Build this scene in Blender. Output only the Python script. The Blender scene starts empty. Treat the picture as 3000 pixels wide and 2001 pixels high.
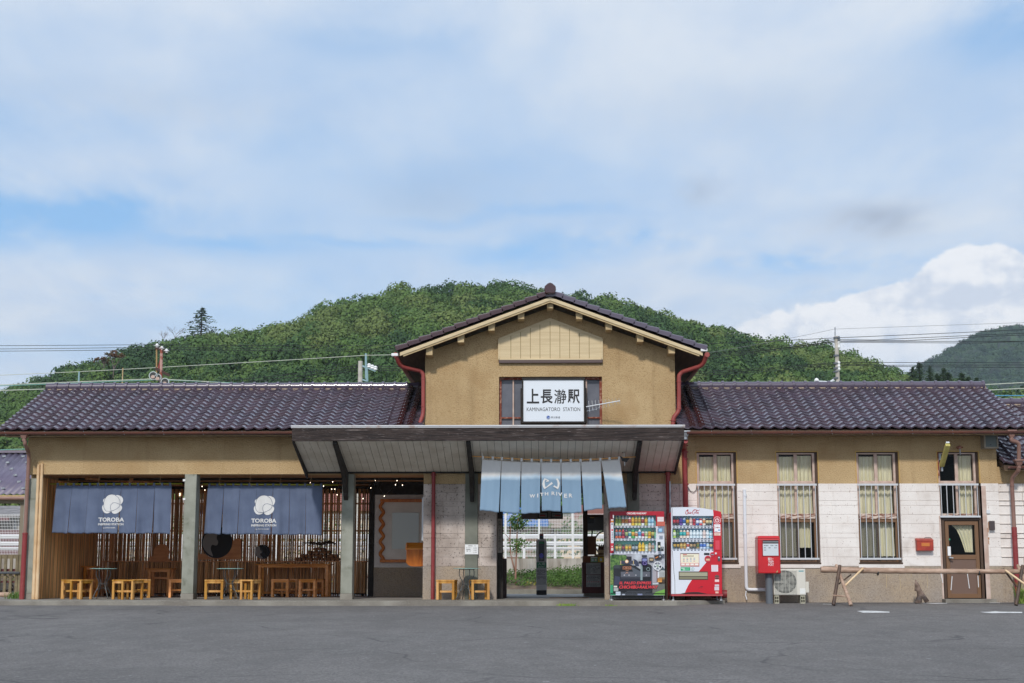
import bpy, bmesh, math, random
import numpy as np
from mathutils import Vector, Matrix, noise
random.seed(7)
R = math.radians
SC = bpy.context.scene
COL = SC.collection
# ---------------------------------------------------------------- camera
F = 4370.0; CAMY = -31.6; CAMZ = 0.55
PITCH = math.atan(677.5/F); YAW = math.atan(77*math.cos(PITCH)/F)
cd = bpy.data.cameras.new("camera"); cam = bpy.data.objects.new("camera", cd); COL.objects.link(cam)
cd.sensor_width = 36; cd.lens = F/3000*36; cd.clip_start = .1; cd.clip_end = 6000
cam.location = (0, CAMY, CAMZ); cam.rotation_euler = (R(90)+PITCH, 0, YAW)
SC.camera = cam
HAZE = .00013
CM = cam.rotation_euler.to_matrix()
# ---------------------------------------------------------------- sky
SUNV = Vector((.15, 1, -.80)).normalized()
w = bpy.data.worlds.new("World"); SC.world = w; w.use_nodes = True
nt = w.node_tree; N = nt.nodes; L = nt.links; N.clear()
def nd(t, **k):
    n = N.new(t)
    for a, b in k.items(): setattr(n, a, b)
    return n
def mth(op, a, b=None, c=None, tree=None):
    NN, LL = (N, L) if tree is None else (tree.nodes, tree.links)
    n = NN.new('ShaderNodeMath'); n.operation = op
    for i, v in enumerate((a, b, c)):
        if v is None: continue
        if isinstance(v, (int, float)): n.inputs[i].default_value = v
        else: LL.new(v, n.inputs[i])
    return n.outputs[0]
out = nd('ShaderNodeOutputWorld'); bg = nd('ShaderNodeBackground'); bg.inputs[1].default_value = .115
sky = nd('ShaderNodeTexSky', sky_type='NISHITA', sun_disc=False)
sky.sun_elevation = math.asin(-SUNV.z); sky.sun_rotation = R(188.5); sky.dust_density = .6; sky.ozone_density = 1.6
tc = nd('ShaderNodeTexCoord'); sp = nd('ShaderNodeSeparateXYZ'); L.new(tc.outputs['Generated'], sp.inputs[0])
X, Y, Z = sp.outputs
az = mth('ARCTAN2', X, Y); el = mth('ARCSINE', Z)
# two cloud layers seen on a flat ceiling
zc = mth('ADD', mth('MAXIMUM', Z, 0.0), .12)
def ceil_coord(sx, sy, off):
    cb = nd('ShaderNodeCombineXYZ')
    L.new(mth('MULTIPLY', mth('DIVIDE', X, zc), sx), cb.inputs[0]); L.new(mth('MULTIPLY', mth('DIVIDE', Y, zc), sy), cb.inputs[1]); cb.inputs[2].default_value = off
    return cb.outputs[0]
def nz(vec, scale, detail, rough, dist=0):
    n = nd('ShaderNodeTexNoise'); L.new(vec, n.inputs['Vector']); n.inputs['Scale'].default_value = scale
    n.inputs['Detail'].default_value = detail; n.inputs['Roughness'].default_value = rough; n.inputs['Distortion'].default_value = dist
    return n.outputs[0]
def ss(v, a, b):
    m = nd('ShaderNodeMapRange', interpolation_type='SMOOTHSTEP'); L.new(v, m.inputs[0]); m.inputs[1].default_value = a; m.inputs[2].default_value = b
    return m.outputs[0]
def dirof(px, py):
    d = CM @ Vector(((px-1500)/F, -(py-1000.5)/F, -1)); d.normalize()
    return math.atan2(d.x, d.y), math.asin(d.z)
def blob(px, py, wx, wy, wob=None, k=.02):
    a, e = dirof(px, py); ax = az if wob is None else mth('ADD', az, mth('MULTIPLY', mth('SUBTRACT', wob, .5), k*3)); ex = el if wob is None else mth('ADD', el, mth('MULTIPLY', mth('SUBTRACT', wob, .5), k))
    p = mth('POWER', mth('DIVIDE', mth('SUBTRACT', ax, a), wx/F), 2); q = mth('POWER', mth('DIVIDE', mth('SUBTRACT', ex, e), wy/F), 2)
    return mth('EXPONENT', mth('MULTIPLY', mth('ADD', p, q), -1))
n1 = nz(ceil_coord(1, .75, 3.1), 1.3, 6, .55, .3)
n2 = nz(ceil_coord(1.0, .5, 9.7), 3.4, 6, .6, .2)
# blue openings between the clouds
blue = None
for b in ((60, 640, 420, 90, 1.25), (480, 720, 350, 28, .8), (1000, 715, 420, 22, .4), (1720, 740, 330, 42, 1.1), (2300, 785, 420, 34, 1.05), (2860, 60, 330, 110, 1.0), (1500, 640, 300, 22, .35), (1060, 120, 700, 50, .25), (2700, 850, 500, 26, .4), (200, 390, 900, 60, .25), (1250, 500, 500, 60, .18), (500, 880, 500, 60, .3)):
    g = mth('MULTIPLY', blob(*b[:4], wob=n2, k=.05), b[4]); blue = g if blue is None else mth('MAXIMUM', blue, g)
bl = mth('MULTIPLY', blue, ss(mth('ADD', n1, mth('MULTIPLY', n2, .5)), .95, .62))
bl2 = mth('ADD', mth('MULTIPLY', bl, .95), mth('MULTIPLY', ss(n1, .6, .33), .38))
cov = mth('SUBTRACT', 1, mth('MINIMUM', bl2, 1))
cl = nd('ShaderNodeMixRGB'); L.new(ss(n2, .28, .72), cl.inputs[0]); cl.inputs[1].default_value = (4.35, 5.35, 6.85, 1); cl.inputs[2].default_value = (5.7, 6.3, 7.1, 1)
# small grey shreds
gr = None
for b in ((2570, 640, 150, 45, 1.0), (2030, 565, 60, 40, .7), (1330, 560, 220, 90, .5), (420, 300, 500, 60, .22), (2350, 300, 500, 100, .18)):
    g = mth('MULTIPLY', mth('MULTIPLY', blob(*b[:4], wob=n2, k=.03), b[4]), ss(n2, .25, .6)); gr = g if gr is None else mth('MAXIMUM', gr, g)
c2 = nd('ShaderNodeMixRGB'); L.new(gr, c2.inputs[0]); L.new(cl.outputs[0], c2.inputs[1]); c2.inputs[2].default_value = (3.2, 3.75, 4.7, 1)
bm_ = nd('ShaderNodeMixRGB'); L.new(cov, bm_.inputs[0]); L.new(c2.outputs[0], bm_.inputs[2])
bc = nd('ShaderNodeMixRGB'); bc.inputs[0].default_value = .55; L.new(sky.outputs[0], bc.inputs[1]); bc.inputs[2].default_value = (2.2, 4.6, 7.9, 1); L.new(bc.outputs[0], bm_.inputs[1])
# white towering cloud low on the right
cv = nd('ShaderNodeCombineXYZ'); L.new(az, cv.inputs[0]); L.new(mth('MULTIPLY', el, 1.25), cv.inputs[1])
n3 = nz(cv.outputs[0], 26, 7, .55, .2); n4 = nz(cv.outputs[0], 60, 6, .6)
cum = None
for b in ((2875, 800, 110, 75), (2800, 860, 170, 80), (2680, 905, 170, 55), (3040, 840, 150, 95), (2850, 980, 620, 110), (2500, 1010, 420, 80)):
    g = blob(*b); cum = g if cum is None else mth('ADD', cum, g)
cumv = mth('ADD', cum, mth('MULTIPLY', mth('SUBTRACT', n3, .5), 1.25)); cm = ss(cumv, .42, .62)
shade = ss(mth('ADD', mth('ADD', n4, mth('MULTIPLY', mth('SUBTRACT', n3, .5), 1.2)), mth('MULTIPLY', blob(2880, 865, 120, 32), -.42)), .2, .62)
cw = nd('ShaderNodeMixRGB'); L.new(shade, cw.inputs[0]); cw.inputs[1].default_value = (5.2, 5.8, 6.8, 1); cw.inputs[2].default_value = (7.2, 7.4, 7.75, 1)
fade = mth('MULTIPLY', cm, mth('MULTIPLY', ss(el, dirof(2800, 1250)[1], dirof(2800, 900)[1]), .97))
fin = nd('ShaderNodeMixRGB'); L.new(fade, fin.inputs[0]); L.new(bm_.outputs[0], fin.inputs[1]); L.new(cw.outputs[0], fin.inputs[2])
L.new(fin.outputs[0], bg.inputs[0]); L.new(bg.outputs[0], out.inputs[0])
sd = bpy.data.lights.new("sun", 'SUN'); sun = bpy.data.objects.new("sun", sd); COL.objects.link(sun)
sd.energy = 2.15; sd.angle = R(5); sd.color = (1, .95, .87); sun.rotation_euler = SUNV.to_track_quat('-Z', 'Y').to_euler()
SC.view_settings.view_transform = 'Standard'; SC.view_settings.look = 'None'; SC.view_settings.exposure = .15; SC.view_settings.gamma = 1
try:
    SC.cycles.max_bounces = 10; SC.cycles.diffuse_bounces = 6; SC.cycles.volume_bounces = 0; SC.cycles.transparent_max_bounces = 12
except Exception: pass

# ---------------------------------------------------------------- helpers
def P(px, py, Y):
    """point of the plane Y=const that the photo shows at a pixel (measured from the 3000 px photograph)"""
    d = CM @ Vector(((px-1500)/F, -(py-1000.5)/F, -1)); t = (Y-CAMY)/d.y
    return (d.x*t, CAMZ+d.z*t)
def PX(px, Y, py=1550): return P(px, py, Y)[0]
def PZ(py, Y, px=1577): return P(px, py, Y)[1]
def RC(a, b, c, d, Y):
    xm = (a+c)/2; ym = (b+d)/2
    return PX(a, Y, ym), PX(c, Y, ym), PZ(d, Y, xm), PZ(b, Y, xm)
OFF = {}
def tag(o, label=None, cat=None, group=None, kind=None):
    if label: o['label'] = label
    if cat: o['category'] = cat
    if group: o['group'] = group
    if kind: o['kind'] = kind
    return o
def empty(name, loc, label=None, cat=None, group=None, kind=None):
    o = bpy.data.objects.new(name, None); COL.objects.link(o); o.location = loc; o.empty_display_size = .2
    OFF[o.name] = Vector(loc); return tag(o, label, cat, group, kind)
class MB:
    def __init__(s): s.v = []; s.f = []; s.mi = []; s.m = 0; s.mats = []
    def mat(s, m):
        if m not in s.mats: s.mats.append(m)
        s.m = s.mats.index(m); return s
    def add(s, vs, fs):
        b = len(s.v); s.v += [tuple(v) for v in vs]
        for f in fs: s.f.append(tuple(i+b for i in f)); s.mi.append(s.m)
        return s
    def box(s, x0, x1, y0, y1, z0, z1):
        if x0 > x1: x0, x1 = x1, x0
        if y0 > y1: y0, y1 = y1, y0
        if z0 > z1: z0, z1 = z1, z0
        return s.add([(x0,y0,z0),(x1,y0,z0),(x1,y1,z0),(x0,y1,z0),(x0,y0,z1),(x1,y0,z1),(x1,y1,z1),(x0,y1,z1)],
                     [(0,3,2,1),(4,5,6,7),(0,1,5,4),(1,2,6,5),(2,3,7,6),(3,0,4,7)])
    def bar(s, a, b, w, h, up=(0,0,1)):
        a = Vector(a); b = Vector(b); d = (b-a).normalized(); u = Vector(up)
        r = d.cross(u)
        if r.length < 1e-4: r = d.cross(Vector((0,1,0)))
        r.normalize(); u = r.cross(d)
        vs = [p+r*(i*w/2)+u*(j*h/2) for p in (a, b) for i, j in ((-1,-1),(1,-1),(1,1),(-1,1))]
        return s.add(vs, [(0,3,2,1),(4,5,6,7),(0,1,5,4),(1,2,6,5),(2,3,7,6),(3,0,4,7)])
    def tube(s, pts, r, n=8, caps=True):
        pts = [Vector(p) for p in pts]; k = len(pts); rr = r if isinstance(r, (list, tuple)) else [r]*k
        vs = []; pu = None
        for i, p in enumerate(pts):
            d = (pts[min(i+1, k-1)]-pts[max(i-1, 0)]).normalized()
            if pu is None:
                pu = d.cross(Vector((0, 1, 0)) if abs(d.y) < .9 else Vector((1, 0, 0))).normalized()
            else:
                pu = (pu-d*pu.dot(d)).normalized()
            q = d.cross(pu)
            for j in range(n):
                a = 2*math.pi*j/n; vs.append(p+(pu*math.cos(a)+q*math.sin(a))*rr[i])
        fs = [(i*n+j, i*n+(j+1) % n, (i+1)*n+(j+1) % n, (i+1)*n+j) for i in range(k-1) for j in range(n)]
        if caps: fs += [tuple(range(n))[::-1], tuple((k-1)*n+j for j in range(n))]
        return s.add(vs, fs)
    def lathe(s, c, prof, n=12):
        c = Vector(c); vs = []; k = len(prof)
        for r, z in prof:
            for j in range(n):
                a = 2*math.pi*j/n; vs.append((c.x+r*math.cos(a), c.y+r*math.sin(a), c.z+z))
        fs = [(i*n+j, i*n+(j+1) % n, (i+1)*n+(j+1) % n, (i+1)*n+j) for i in range(k-1) for j in range(n)]
        fs += [tuple(range(n))[::-1], tuple((k-1)*n+j for j in range(n))]
        return s.add(vs, fs)
    def prism(s, pts, y0, y1):
        """outline in x,z given counter-clockwise seen from the front; y0 front, y1 back"""
        A = sum(pts[i][0]*pts[(i+1) % len(pts)][1]-pts[(i+1) % len(pts)][0]*pts[i][1] for i in range(len(pts)))
        if A < 0: pts = pts[::-1]
        n = len(pts)
        vs = [(x, y0, z) for x, z in pts]+[(x, y1, z) for x, z in pts]
        fs = [tuple(range(n)), tuple(range(2*n-1, n-1, -1))]+[(i, i+n, (i+1) % n+n, (i+1) % n) for i in range(n)]
        return s.add(vs, fs)
    def disc(s, cx, cz, rx, rz, y0, y1, n=24, a0=0, a1=360):
        k = n if a1-a0 >= 360 else n+1
        return s.prism([(cx+rx*math.cos(R(a0+(a1-a0)*i/n)), cz+rz*math.sin(R(a0+(a1-a0)*i/n))) for i in range(k)], y0, y1)
    def ring(s, cx, cz, r, t, y0, y1, n=28, a0=0, a1=360):
        o = [(cx+r*math.cos(R(a0+(a1-a0)*i/n)), cz+r*math.sin(R(a0+(a1-a0)*i/n))) for i in range(n+1)]
        q = [(cx+(r-t)*math.cos(R(a0+(a1-a0)*i/n)), cz+(r-t)*math.sin(R(a0+(a1-a0)*i/n))) for i in range(n+1)]
        for i in range(n): s.prism([o[i], o[i+1], q[i+1], q[i]], y0, y1)
        return s
    def quad(s, *p): return s.add(p, [tuple(range(len(p)))])
    def build(s, name, mat=None, parent=None, smooth=False, bevel=0, loc=None, **t):
        me = bpy.data.meshes.new(name); off = Vector((0,0,0))
        if parent is not None: off = OFF[parent.name]
        if loc is not None: off = Vector(loc)
        me.from_pydata([tuple(Vector(v)-off) for v in s.v], [], s.f)
        mats = s.mats if s.mats else [mat]
        for m in mats: me.materials.append(m)
        if len(mats) > 1: me.polygons.foreach_set('material_index', s.mi)
        me.update()
        if smooth:
            me.shade_smooth()
            if smooth is not True: me.set_sharp_from_angle(angle=R(smooth))
        o = bpy.data.objects.new(name, me); COL.objects.link(o)
        if parent is not None: o.parent = parent
        else: o.location = off
        OFF[o.name] = off
        if bevel:
            b = o.modifiers.new('bevel', 'BEVEL'); b.width = bevel; b.segments = 2; b.limit_method = 'ANGLE'; b.angle_limit = R(40)
        return tag(o, **t)
def kids(o): return [c for c in bpy.data.objects if c.parent is o]
def copy_tree(o, parent=None):
    c = o.copy(); COL.objects.link(c); c.parent = parent
    OFF[c.name] = OFF.get(o.name, Vector())
    for ch in kids(o): copy_tree(ch, c)
    return c
# ---------------------------------------------------------------- materials
def srgb(r, g, b): return tuple(((c/255+.055)/1.055)**2.4 if c > 10 else c/255/12.92 for c in (r, g, b))
def mat(name, col, rough=.7, metal=0, col2=None, nscale=5, bump=0, bscale=40, spec=.5, coat=0, trans=0, alpha=1, emis=0, detail=4, stretch=(1,1,1), contrast=(.35,.65), world=False, fine=None, sub=0):
    m = bpy.data.materials.new(name); m.use_nodes = True; t = m.node_tree; p = t.nodes['Principled BSDF']
    def si(k, v):
        if k in p.inputs: p.inputs[k].default_value = v
    si('Base Color', (*col, 1)); si('Roughness', rough); si('Metallic', metal); si('Specular IOR Level', spec); si('Coat Weight', coat); si('Coat Roughness', .08)
    si('Transmission Weight', trans); si('Alpha', alpha)
    if emis: si('Emission Color', (*col, 1)); si('Emission Strength', emis)
    if col2 or bump or fine:
        c = t.nodes.new('ShaderNodeTexCoord'); mp = t.nodes.new('ShaderNodeMapping'); mp.inputs['Scale'].default_value = stretch
        t.links.new(c.outputs['Object'], mp.inputs[0])
        src = mp.outputs[0]
    cur = None
    if col2:
        n = t.nodes.new('ShaderNodeTexNoise'); n.inputs['Scale'].default_value = nscale; n.inputs['Detail'].default_value = detail; t.links.new(src, n.inputs['Vector'])
        mr = t.nodes.new('ShaderNodeMapRange'); mr.inputs[1].default_value = contrast[0]; mr.inputs[2].default_value = contrast[1]; t.links.new(n.outputs[0], mr.inputs[0])
        mx = t.nodes.new('ShaderNodeMixRGB'); mx.inputs[1].default_value = (*col, 1); mx.inputs[2].default_value = (*col2, 1); t.links.new(mr.outputs[0], mx.inputs[0]); cur = mx.outputs[0]
    if fine:   # (scale, colour, amount lo, hi) speckle
        for (fs, fc, lo, hi) in fine:
            n = t.nodes.new('ShaderNodeTexNoise'); n.inputs['Scale'].default_value = fs; n.inputs['Detail'].default_value = 3; t.links.new(src, n.inputs['Vector'])
            mr = t.nodes.new('ShaderNodeMapRange'); mr.inputs[1].default_value = lo; mr.inputs[2].default_value = hi; t.links.new(n.outputs[0], mr.inputs[0])
            mx = t.nodes.new('ShaderNodeMixRGB'); mx.inputs[2].default_value = (*fc, 1); t.links.new(mr.outputs[0], mx.inputs[0])
            if cur is None: mx.inputs[1].default_value = (*col, 1)
            else: t.links.new(cur, mx.inputs[1])
            cur = mx.outputs[0]
    if cur is not None: t.links.new(cur, p.inputs['Base Color'])
    if bump:
        n = t.nodes.new('ShaderNodeTexNoise'); n.inputs['Scale'].default_value = bscale; n.inputs['Detail'].default_value = 5; t.links.new(src, n.inputs['Vector'])
        b = t.nodes.new('ShaderNodeBump'); b.inputs['Strength'].default_value = 1; b.inputs['Distance'].default_value = bump; t.links.new(n.outputs[0], b.inputs['Height']); t.links.new(b.outputs[0], p.inputs['Normal'])
    return m
M = {}
S = srgb
M['asphalt'] = mat('asphalt', (.098,.096,.105), .9, col2=(.135,.134,.146), nscale=.5, bump=.012, bscale=45, fine=[(38, (.26,.26,.27), .60, .72), (26, (.05,.05,.055), .56, .70), (7, (.085,.083,.09), .55, .8)])
M['slab'] = mat('slab concrete', (.30,.28,.24), .9, col2=(.19,.17,.145), nscale=1.6, bump=.004, bscale=60, fine=[(90, (.42,.40,.36), .55, .8)])
M['floor'] = mat('floor concrete', (.38,.36,.335), .7, col2=(.27,.255,.235), nscale=1.5)
M['paint'] = mat('road paint', (.75,.75,.74), .7, col2=(.4,.4,.4), nscale=9, contrast=(.45,.75))
M['stucco'] = mat('ochre stucco', S(196,169,128), .95, col2=S(182,154,114), nscale=1.3, bump=.02, bscale=38, fine=[(50, S(160,130,88), .52, .72), (1.1, S(172,140,98), .55, .75)])
M['block'] = mat('painted block', S(238,232,227), .8, col2=S(226,218,212), nscale=1.7, bump=.004, bscale=60, fine=[(34, S(165,148,140), .64, .74), (2.4, S(206,196,188), .60, .78)])
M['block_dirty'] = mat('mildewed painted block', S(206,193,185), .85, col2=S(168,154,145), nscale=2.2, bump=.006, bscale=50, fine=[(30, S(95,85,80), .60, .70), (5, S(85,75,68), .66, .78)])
M['pebble'] = mat('pebble dash', S(158,148,140), .95, col2=S(176,156,132), nscale=.9, bump=.01, bscale=70, fine=[(50, S(126,114,104), .5, .72), (75, S(205,196,186), .58, .7)])
M['pillar'] = mat('grey green concrete', S(160,161,150), .85, col2=S(134,136,124), nscale=2.5, bump=.004, bscale=30, fine=[(6, S(112,114,100), .58, .8)])
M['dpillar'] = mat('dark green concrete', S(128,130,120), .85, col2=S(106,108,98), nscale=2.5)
def glaze():
    m = mat('glazed tile', (.080,.048,.066), .3, col2=(.064,.050,.078), nscale=2.2, spec=1, coat=.6, contrast=(.3,.7))
    t = m.node_tree; p = t.nodes['Principled BSDF']; l = p.inputs['Base Color'].links[0]; g = t.nodes.new('ShaderNodeNewGeometry'); hs = t.nodes.new('ShaderNodeHueSaturation')
    t.links.new(mth('MULTIPLY_ADD', g.outputs['Random Per Island'], .7, .65, tree=t), hs.inputs['Value']); t.links.new(l.from_socket, hs.inputs['Color']); t.links.new(hs.outputs[0], p.inputs['Base Color'])
    t.links.new(mth('MULTIPLY_ADD', mth('FRACT', mth('MULTIPLY', g.outputs['Random Per Island'], 37.3, tree=t), tree=t), .14, .27, tree=t), p.inputs['Roughness'])
    return m
M['tile'] = glaze()
M['tile_ridge'] = mat('ridge tile', (.085,.062,.095), .28, spec=.7, coat=.6)
M['tile_dark'] = mat('dark red tile', (.05,.012,.014), .2, spec=.7, coat=.5)
M['cream'] = mat('cream paint', S(218,198,160), .6, col2=S(205,184,146), nscale=4, bump=.001, bscale=80, stretch=(.3,1,6))
M['mortar'] = mat('cream mortar', S(205,185,160), .9, col2=S(170,150,130), nscale=8)
M['trim'] = mat('tan trim wood', S(205,182,140), .6, col2=S(176,150,108), nscale=6)
M['soffit'] = mat('brown soffit', S(92,72,56), .8, col2=S(70,54,42), nscale=4, stretch=(6,.5,1))
M['weathered'] = mat('weathered timber', S(70,58,54), .85, col2=S(38,31,30), nscale=5, stretch=(.5,3,14), bump=.02, bscale=9, contrast=(.38,.62), fine=[(11, S(170,160,158), .66, .74)])
M['darkwood'] = mat('dark timber', S(52,46,42), .8, col2=S(34,30,28), nscale=10)
M['canopy'] = mat('canopy boards', S(222,217,206), .75, col2=S(206,199,186), nscale=2.5, fine=[(14, S(160,146,128), .66, .8)])
M['flash'] = mat('white metal flashing', S(205,205,208), .5, col2=S(170,130,110), nscale=6, contrast=(.55,.85), metal=.2)
M['red'] = mat('faded red pipe', S(158,76,70), .55, col2=S(140,58,54), nscale=4)
M['redpipe'] = mat('dark red pipe', S(138,50,52), .5, col2=S(150,74,70), nscale=7, contrast=(.5,.8))
M['brownpipe'] = mat('brown pipe', S(150,116,104), .5, col2=S(130,96,86), nscale=3)
M['gutter'] = mat('brown gutter', S(120,74,62), .45, col2=S(98,66,60), nscale=2)
M['galv'] = mat('galvanised metal', S(180,184,188), .4, metal=.6, col2=S(140,144,150), nscale=12)
M['white'] = mat('white paint', S(235,235,236), .45)
M['pvc'] = mat('white pvc', S(226,230,236), .35)
M['black'] = mat('black plastic', (.02,.02,.022), .5)
M['dark'] = mat('dark interior', (.03,.028,.026), .9)
M['winframe'] = mat('faded pink window wood', S(205,184,172), .7, col2=S(186,158,144), nscale=6)
M['peel'] = mat('peeling window wood', S(214,196,182), .8, col2=S(128,84,66), nscale=16, contrast=(.42,.55), stretch=(.5,1,2))
M['rust'] = mat('rusty frame', S(132,66,48), .8, col2=S(190,150,130), nscale=11, contrast=(.5,.7))
M['brownal'] = mat('bronze frame', S(124,92,66), .45, metal=.2)
M['browndark'] = mat('dark bronze frame', S(78,58,44), .5)
M['curtain'] = mat('cream curtain', S(242,238,212), .9, col2=S(228,224,194), nscale=2)
M['bamboo'] = mat('bamboo', S(230,178,114), .5, col2=S(204,146,86), nscale=3, stretch=(4,4,.6))
M['bamboo_pale'] = mat('pale bamboo', S(226,198,160), .5, col2=S(206,170,126), nscale=3)
M['bamboo_old'] = mat('aged bamboo', S(222,168,114), .6, col2=S(178,126,80), nscale=9, stretch=(8,8,.4))
M['bamboo_grey'] = mat('weathered bamboo', S(190,162,142), .55, col2=S(150,120,100), nscale=5, stretch=(1,3,3))
M['bamboo_dark'] = mat('dark bamboo', S(98,76,62), .6, col2=S(70,54,46), nscale=6)
M['node'] = mat('bamboo node', S(84,62,44), .7)
M['green_bamboo'] = mat('green bamboo pole', S(152,158,40), .5)
M['pine'] = mat('yellow pine', S(214,168,106), .6, col2=S(184,132,76), nscale=3, stretch=(4,4,.6))
M['pine_dark'] = mat('orange wood', S(244,174,114), .5, col2=S(222,148,90), nscale=3, stretch=(.6,4,4))
M['ply'] = mat('plywood', S(232,166,114), .7, col2=S(210,140,92), nscale=3, stretch=(1,1,5))
M['streak'] = None
M['ceilwood'] = mat('ceiling boards', S(222,170,124), .7, col2=S(186,132,88), nscale=4, stretch=(.3,5,1))
M['orange'] = mat('orange lacquered wood', S(222,132,44), .4, col2=S(196,104,30), nscale=5, stretch=(5,5,.5))
M['indigo'] = mat('indigo cloth', S(100,112,138), .9, col2=S(86,98,124), nscale=2.5)
M['cloth_white'] = mat('white print', S(222,222,222), .9)
M['letter'] = mat('black lettering', (.015,.015,.018), .6)
M['glass'] = mat('window glass', (.02,.025,.025), .03, alpha=.16, spec=.6)
M['tableglass'] = mat('green table glass', (.35,.62,.58), .05, alpha=.75, spec=.6)
M['iron'] = mat('wrought iron', S(92,96,98), .5, metal=.5)
M['vred'] = mat('vending red', S(200,18,40), .3, coat=.3)
M['vred2'] = mat('dull red', S(186,76,82), .5)
M['vwhite'] = mat('vending white', S(222,226,236), .3, coat=.3)
M['post'] = mat('post box red', S(205,30,38), .35, col2=S(190,24,34), nscale=3, coat=.2)
M['grey'] = mat('grey steel post', S(98,104,112), .5)
M['hazeleaf'] = None
def leafmat(name, cols, rough=.7, bigscale=.09, trans=.25, tone=False):
    m = bpy.data.materials.new(name); m.use_nodes = True; t = m.node_tree; p = t.nodes['Principled BSDF']; p.inputs['Roughness'].default_value = rough; p.inputs['Specular IOR Level'].default_value = .25
    g = t.nodes.new('ShaderNodeNewGeometry'); n = t.nodes.new('ShaderNodeTexNoise'); n.inputs['Scale'].default_value = bigscale; n.inputs['Detail'].default_value = 3; t.links.new(g.outputs['Position'], n.inputs['Vector'])
    cr = t.nodes.new('ShaderNodeValToRGB'); e = cr.color_ramp.elements
    e[0].position = .36; e[0].color = (*cols[0], 1); e[1].position = .64; e[1].color = (*cols[-1], 1)
    if len(cols) > 2:
        for k, c in enumerate(cols[1:-1]):
            q = e.new(.36+.28*(k+1)/(len(cols)-1)); q.color = (*c, 1)
    if tone:
        at = t.nodes.new('ShaderNodeAttribute'); at.attribute_name = 'species'
        t.links.new(mth('ADD', mth('MULTIPLY', n.outputs[0], .35, tree=t), mth('MULTIPLY_ADD', at.outputs['Fac'], .40, .13, tree=t), tree=t), cr.inputs[0])
    else: t.links.new(n.outputs[0], cr.inputs[0])
    hs = t.nodes.new('ShaderNodeHueSaturation'); t.links.new(cr.outputs[0], hs.inputs['Color'])
    mr = t.nodes.new('ShaderNodeMapRange'); mr.inputs[3].default_value = .78; mr.inputs[4].default_value = 1.2; t.links.new(g.outputs['Random Per Island'], mr.inputs[0]); t.links.new(mr.outputs[0], hs.inputs['Value'])
    t.links.new(hs.outputs[0], p.inputs['Base Color'])
    if trans:
        tr = t.nodes.new('ShaderNodeBsdfTranslucent'); t.links.new(hs.outputs[0], tr.inputs[0]); mx = t.nodes.new('ShaderNodeMixShader'); mx.inputs[0].default_value = trans
        t.links.new(p.outputs[0], mx.inputs[1]); t.links.new(tr.outputs[0], mx.inputs[2]); t.links.new(mx.outputs[0], t.nodes['Material Output'].inputs[0])
    return m
M['leaf_hill'] = leafmat('hill foliage', [(.042,.090,.032), (.066,.130,.036), (.096,.168,.040), (.122,.192,.050), (.158,.212,.062)], bigscale=.05, trans=.12, tone=True)
M['leaf_hazed'] = leafmat('haze tinted foliage', [(.016,.042,.034), (.028,.066,.042), (.045,.09,.048), (.06,.11,.052)], bigscale=.012, trans=0, tone=True)  # bluish haze of the distance mixed into the leaf colours
M['leaf_near'] = leafmat('shrub foliage', [(.07,.14,.03), (.12,.21,.05)], bigscale=3)
M['conifer'] = leafmat('conifer needles', [(.03,.055,.022), (.05,.09,.03)], bigscale=.5, trans=.1)
M['brownleaf'] = leafmat('withered leaves', [(.16,.07,.03), (.11,.09,.035)], bigscale=.5, trans=.1)
M['bark'] = mat('bark', S(96,80,66), .9, col2=S(70,58,48), nscale=6)
M['soil'] = mat('bare soil', S(120,100,84), .95, col2=S(84,70,58), nscale=3, fine=[(9, S(90,110,50), .6, .7)])
M['grass'] = mat('rough grass', S(88,104,52), .95, col2=S(110,104,66), nscale=.4)
M['conc'] = mat('stained concrete', S(196,190,182), .9, col2=S(150,142,132), nscale=1.6, stretch=(3,1,.5), fine=[(3, S(110,104,96), .6, .78)])
def streaks(m, col, sc=(5,5,.35), lo=.56, hi=.8, amt=.5):
    t = m.node_tree; p = t.nodes['Principled BSDF']; l = p.inputs['Base Color'].links[0].from_socket; c = t.nodes.new('ShaderNodeTexCoord'); mp = t.nodes.new('ShaderNodeMapping'); mp.inputs['Scale'].default_value = sc; t.links.new(c.outputs['Object'], mp.inputs[0])
    n = t.nodes.new('ShaderNodeTexNoise'); n.inputs['Scale'].default_value = 1; n.inputs['Detail'].default_value = 6; t.links.new(mp.outputs[0], n.inputs['Vector']); mr = t.nodes.new('ShaderNodeMapRange'); mr.inputs[1].default_value = lo; mr.inputs[2].default_value = hi; mr.inputs[4].default_value = amt; t.links.new(n.outputs[0], mr.inputs[0])
    x = t.nodes.new('ShaderNodeMixRGB'); t.links.new(mr.outputs[0], x.inputs[0]); t.links.new(l, x.inputs[1]); x.inputs[2].default_value = (*col, 1); t.links.new(x.outputs[0], p.inputs['Base Color'])
streaks(M['stucco'], S(140,112,76)); streaks(M['stucco'], S(214,190,150), (.8,.8,.5), .6, .8, .45); streaks(M['block'], S(186,176,168), (7,7,.6), .58, .8, .5); streaks(M['pebble'], S(120,104,90), (2,2,1), .55, .8, .4); streaks(M['slab'], S(96,88,76), (1.5,5,1), .5, .75, .6); streaks(M['pine'], S(150,98,48), (9,9,1.2), .55, .75, .6); streaks(M['weathered'], S(150,138,134), (1.5,8,26), .60, .74, .6)
def islands(m, amt=.6):
    t = m.node_tree; p = t.nodes['Principled BSDF']; l = p.inputs['Base Color'].links[0].from_socket; g = t.nodes.new('ShaderNodeNewGeometry'); hs = t.nodes.new('ShaderNodeHueSaturation')
    t.links.new(mth('MULTIPLY_ADD', g.outputs['Random Per Island'], amt, 1-amt*.5, tree=t), hs.inputs['Value']); t.links.new(l, hs.inputs['Color']); t.links.new(hs.outputs[0], p.inputs['Base Color'])
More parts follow.
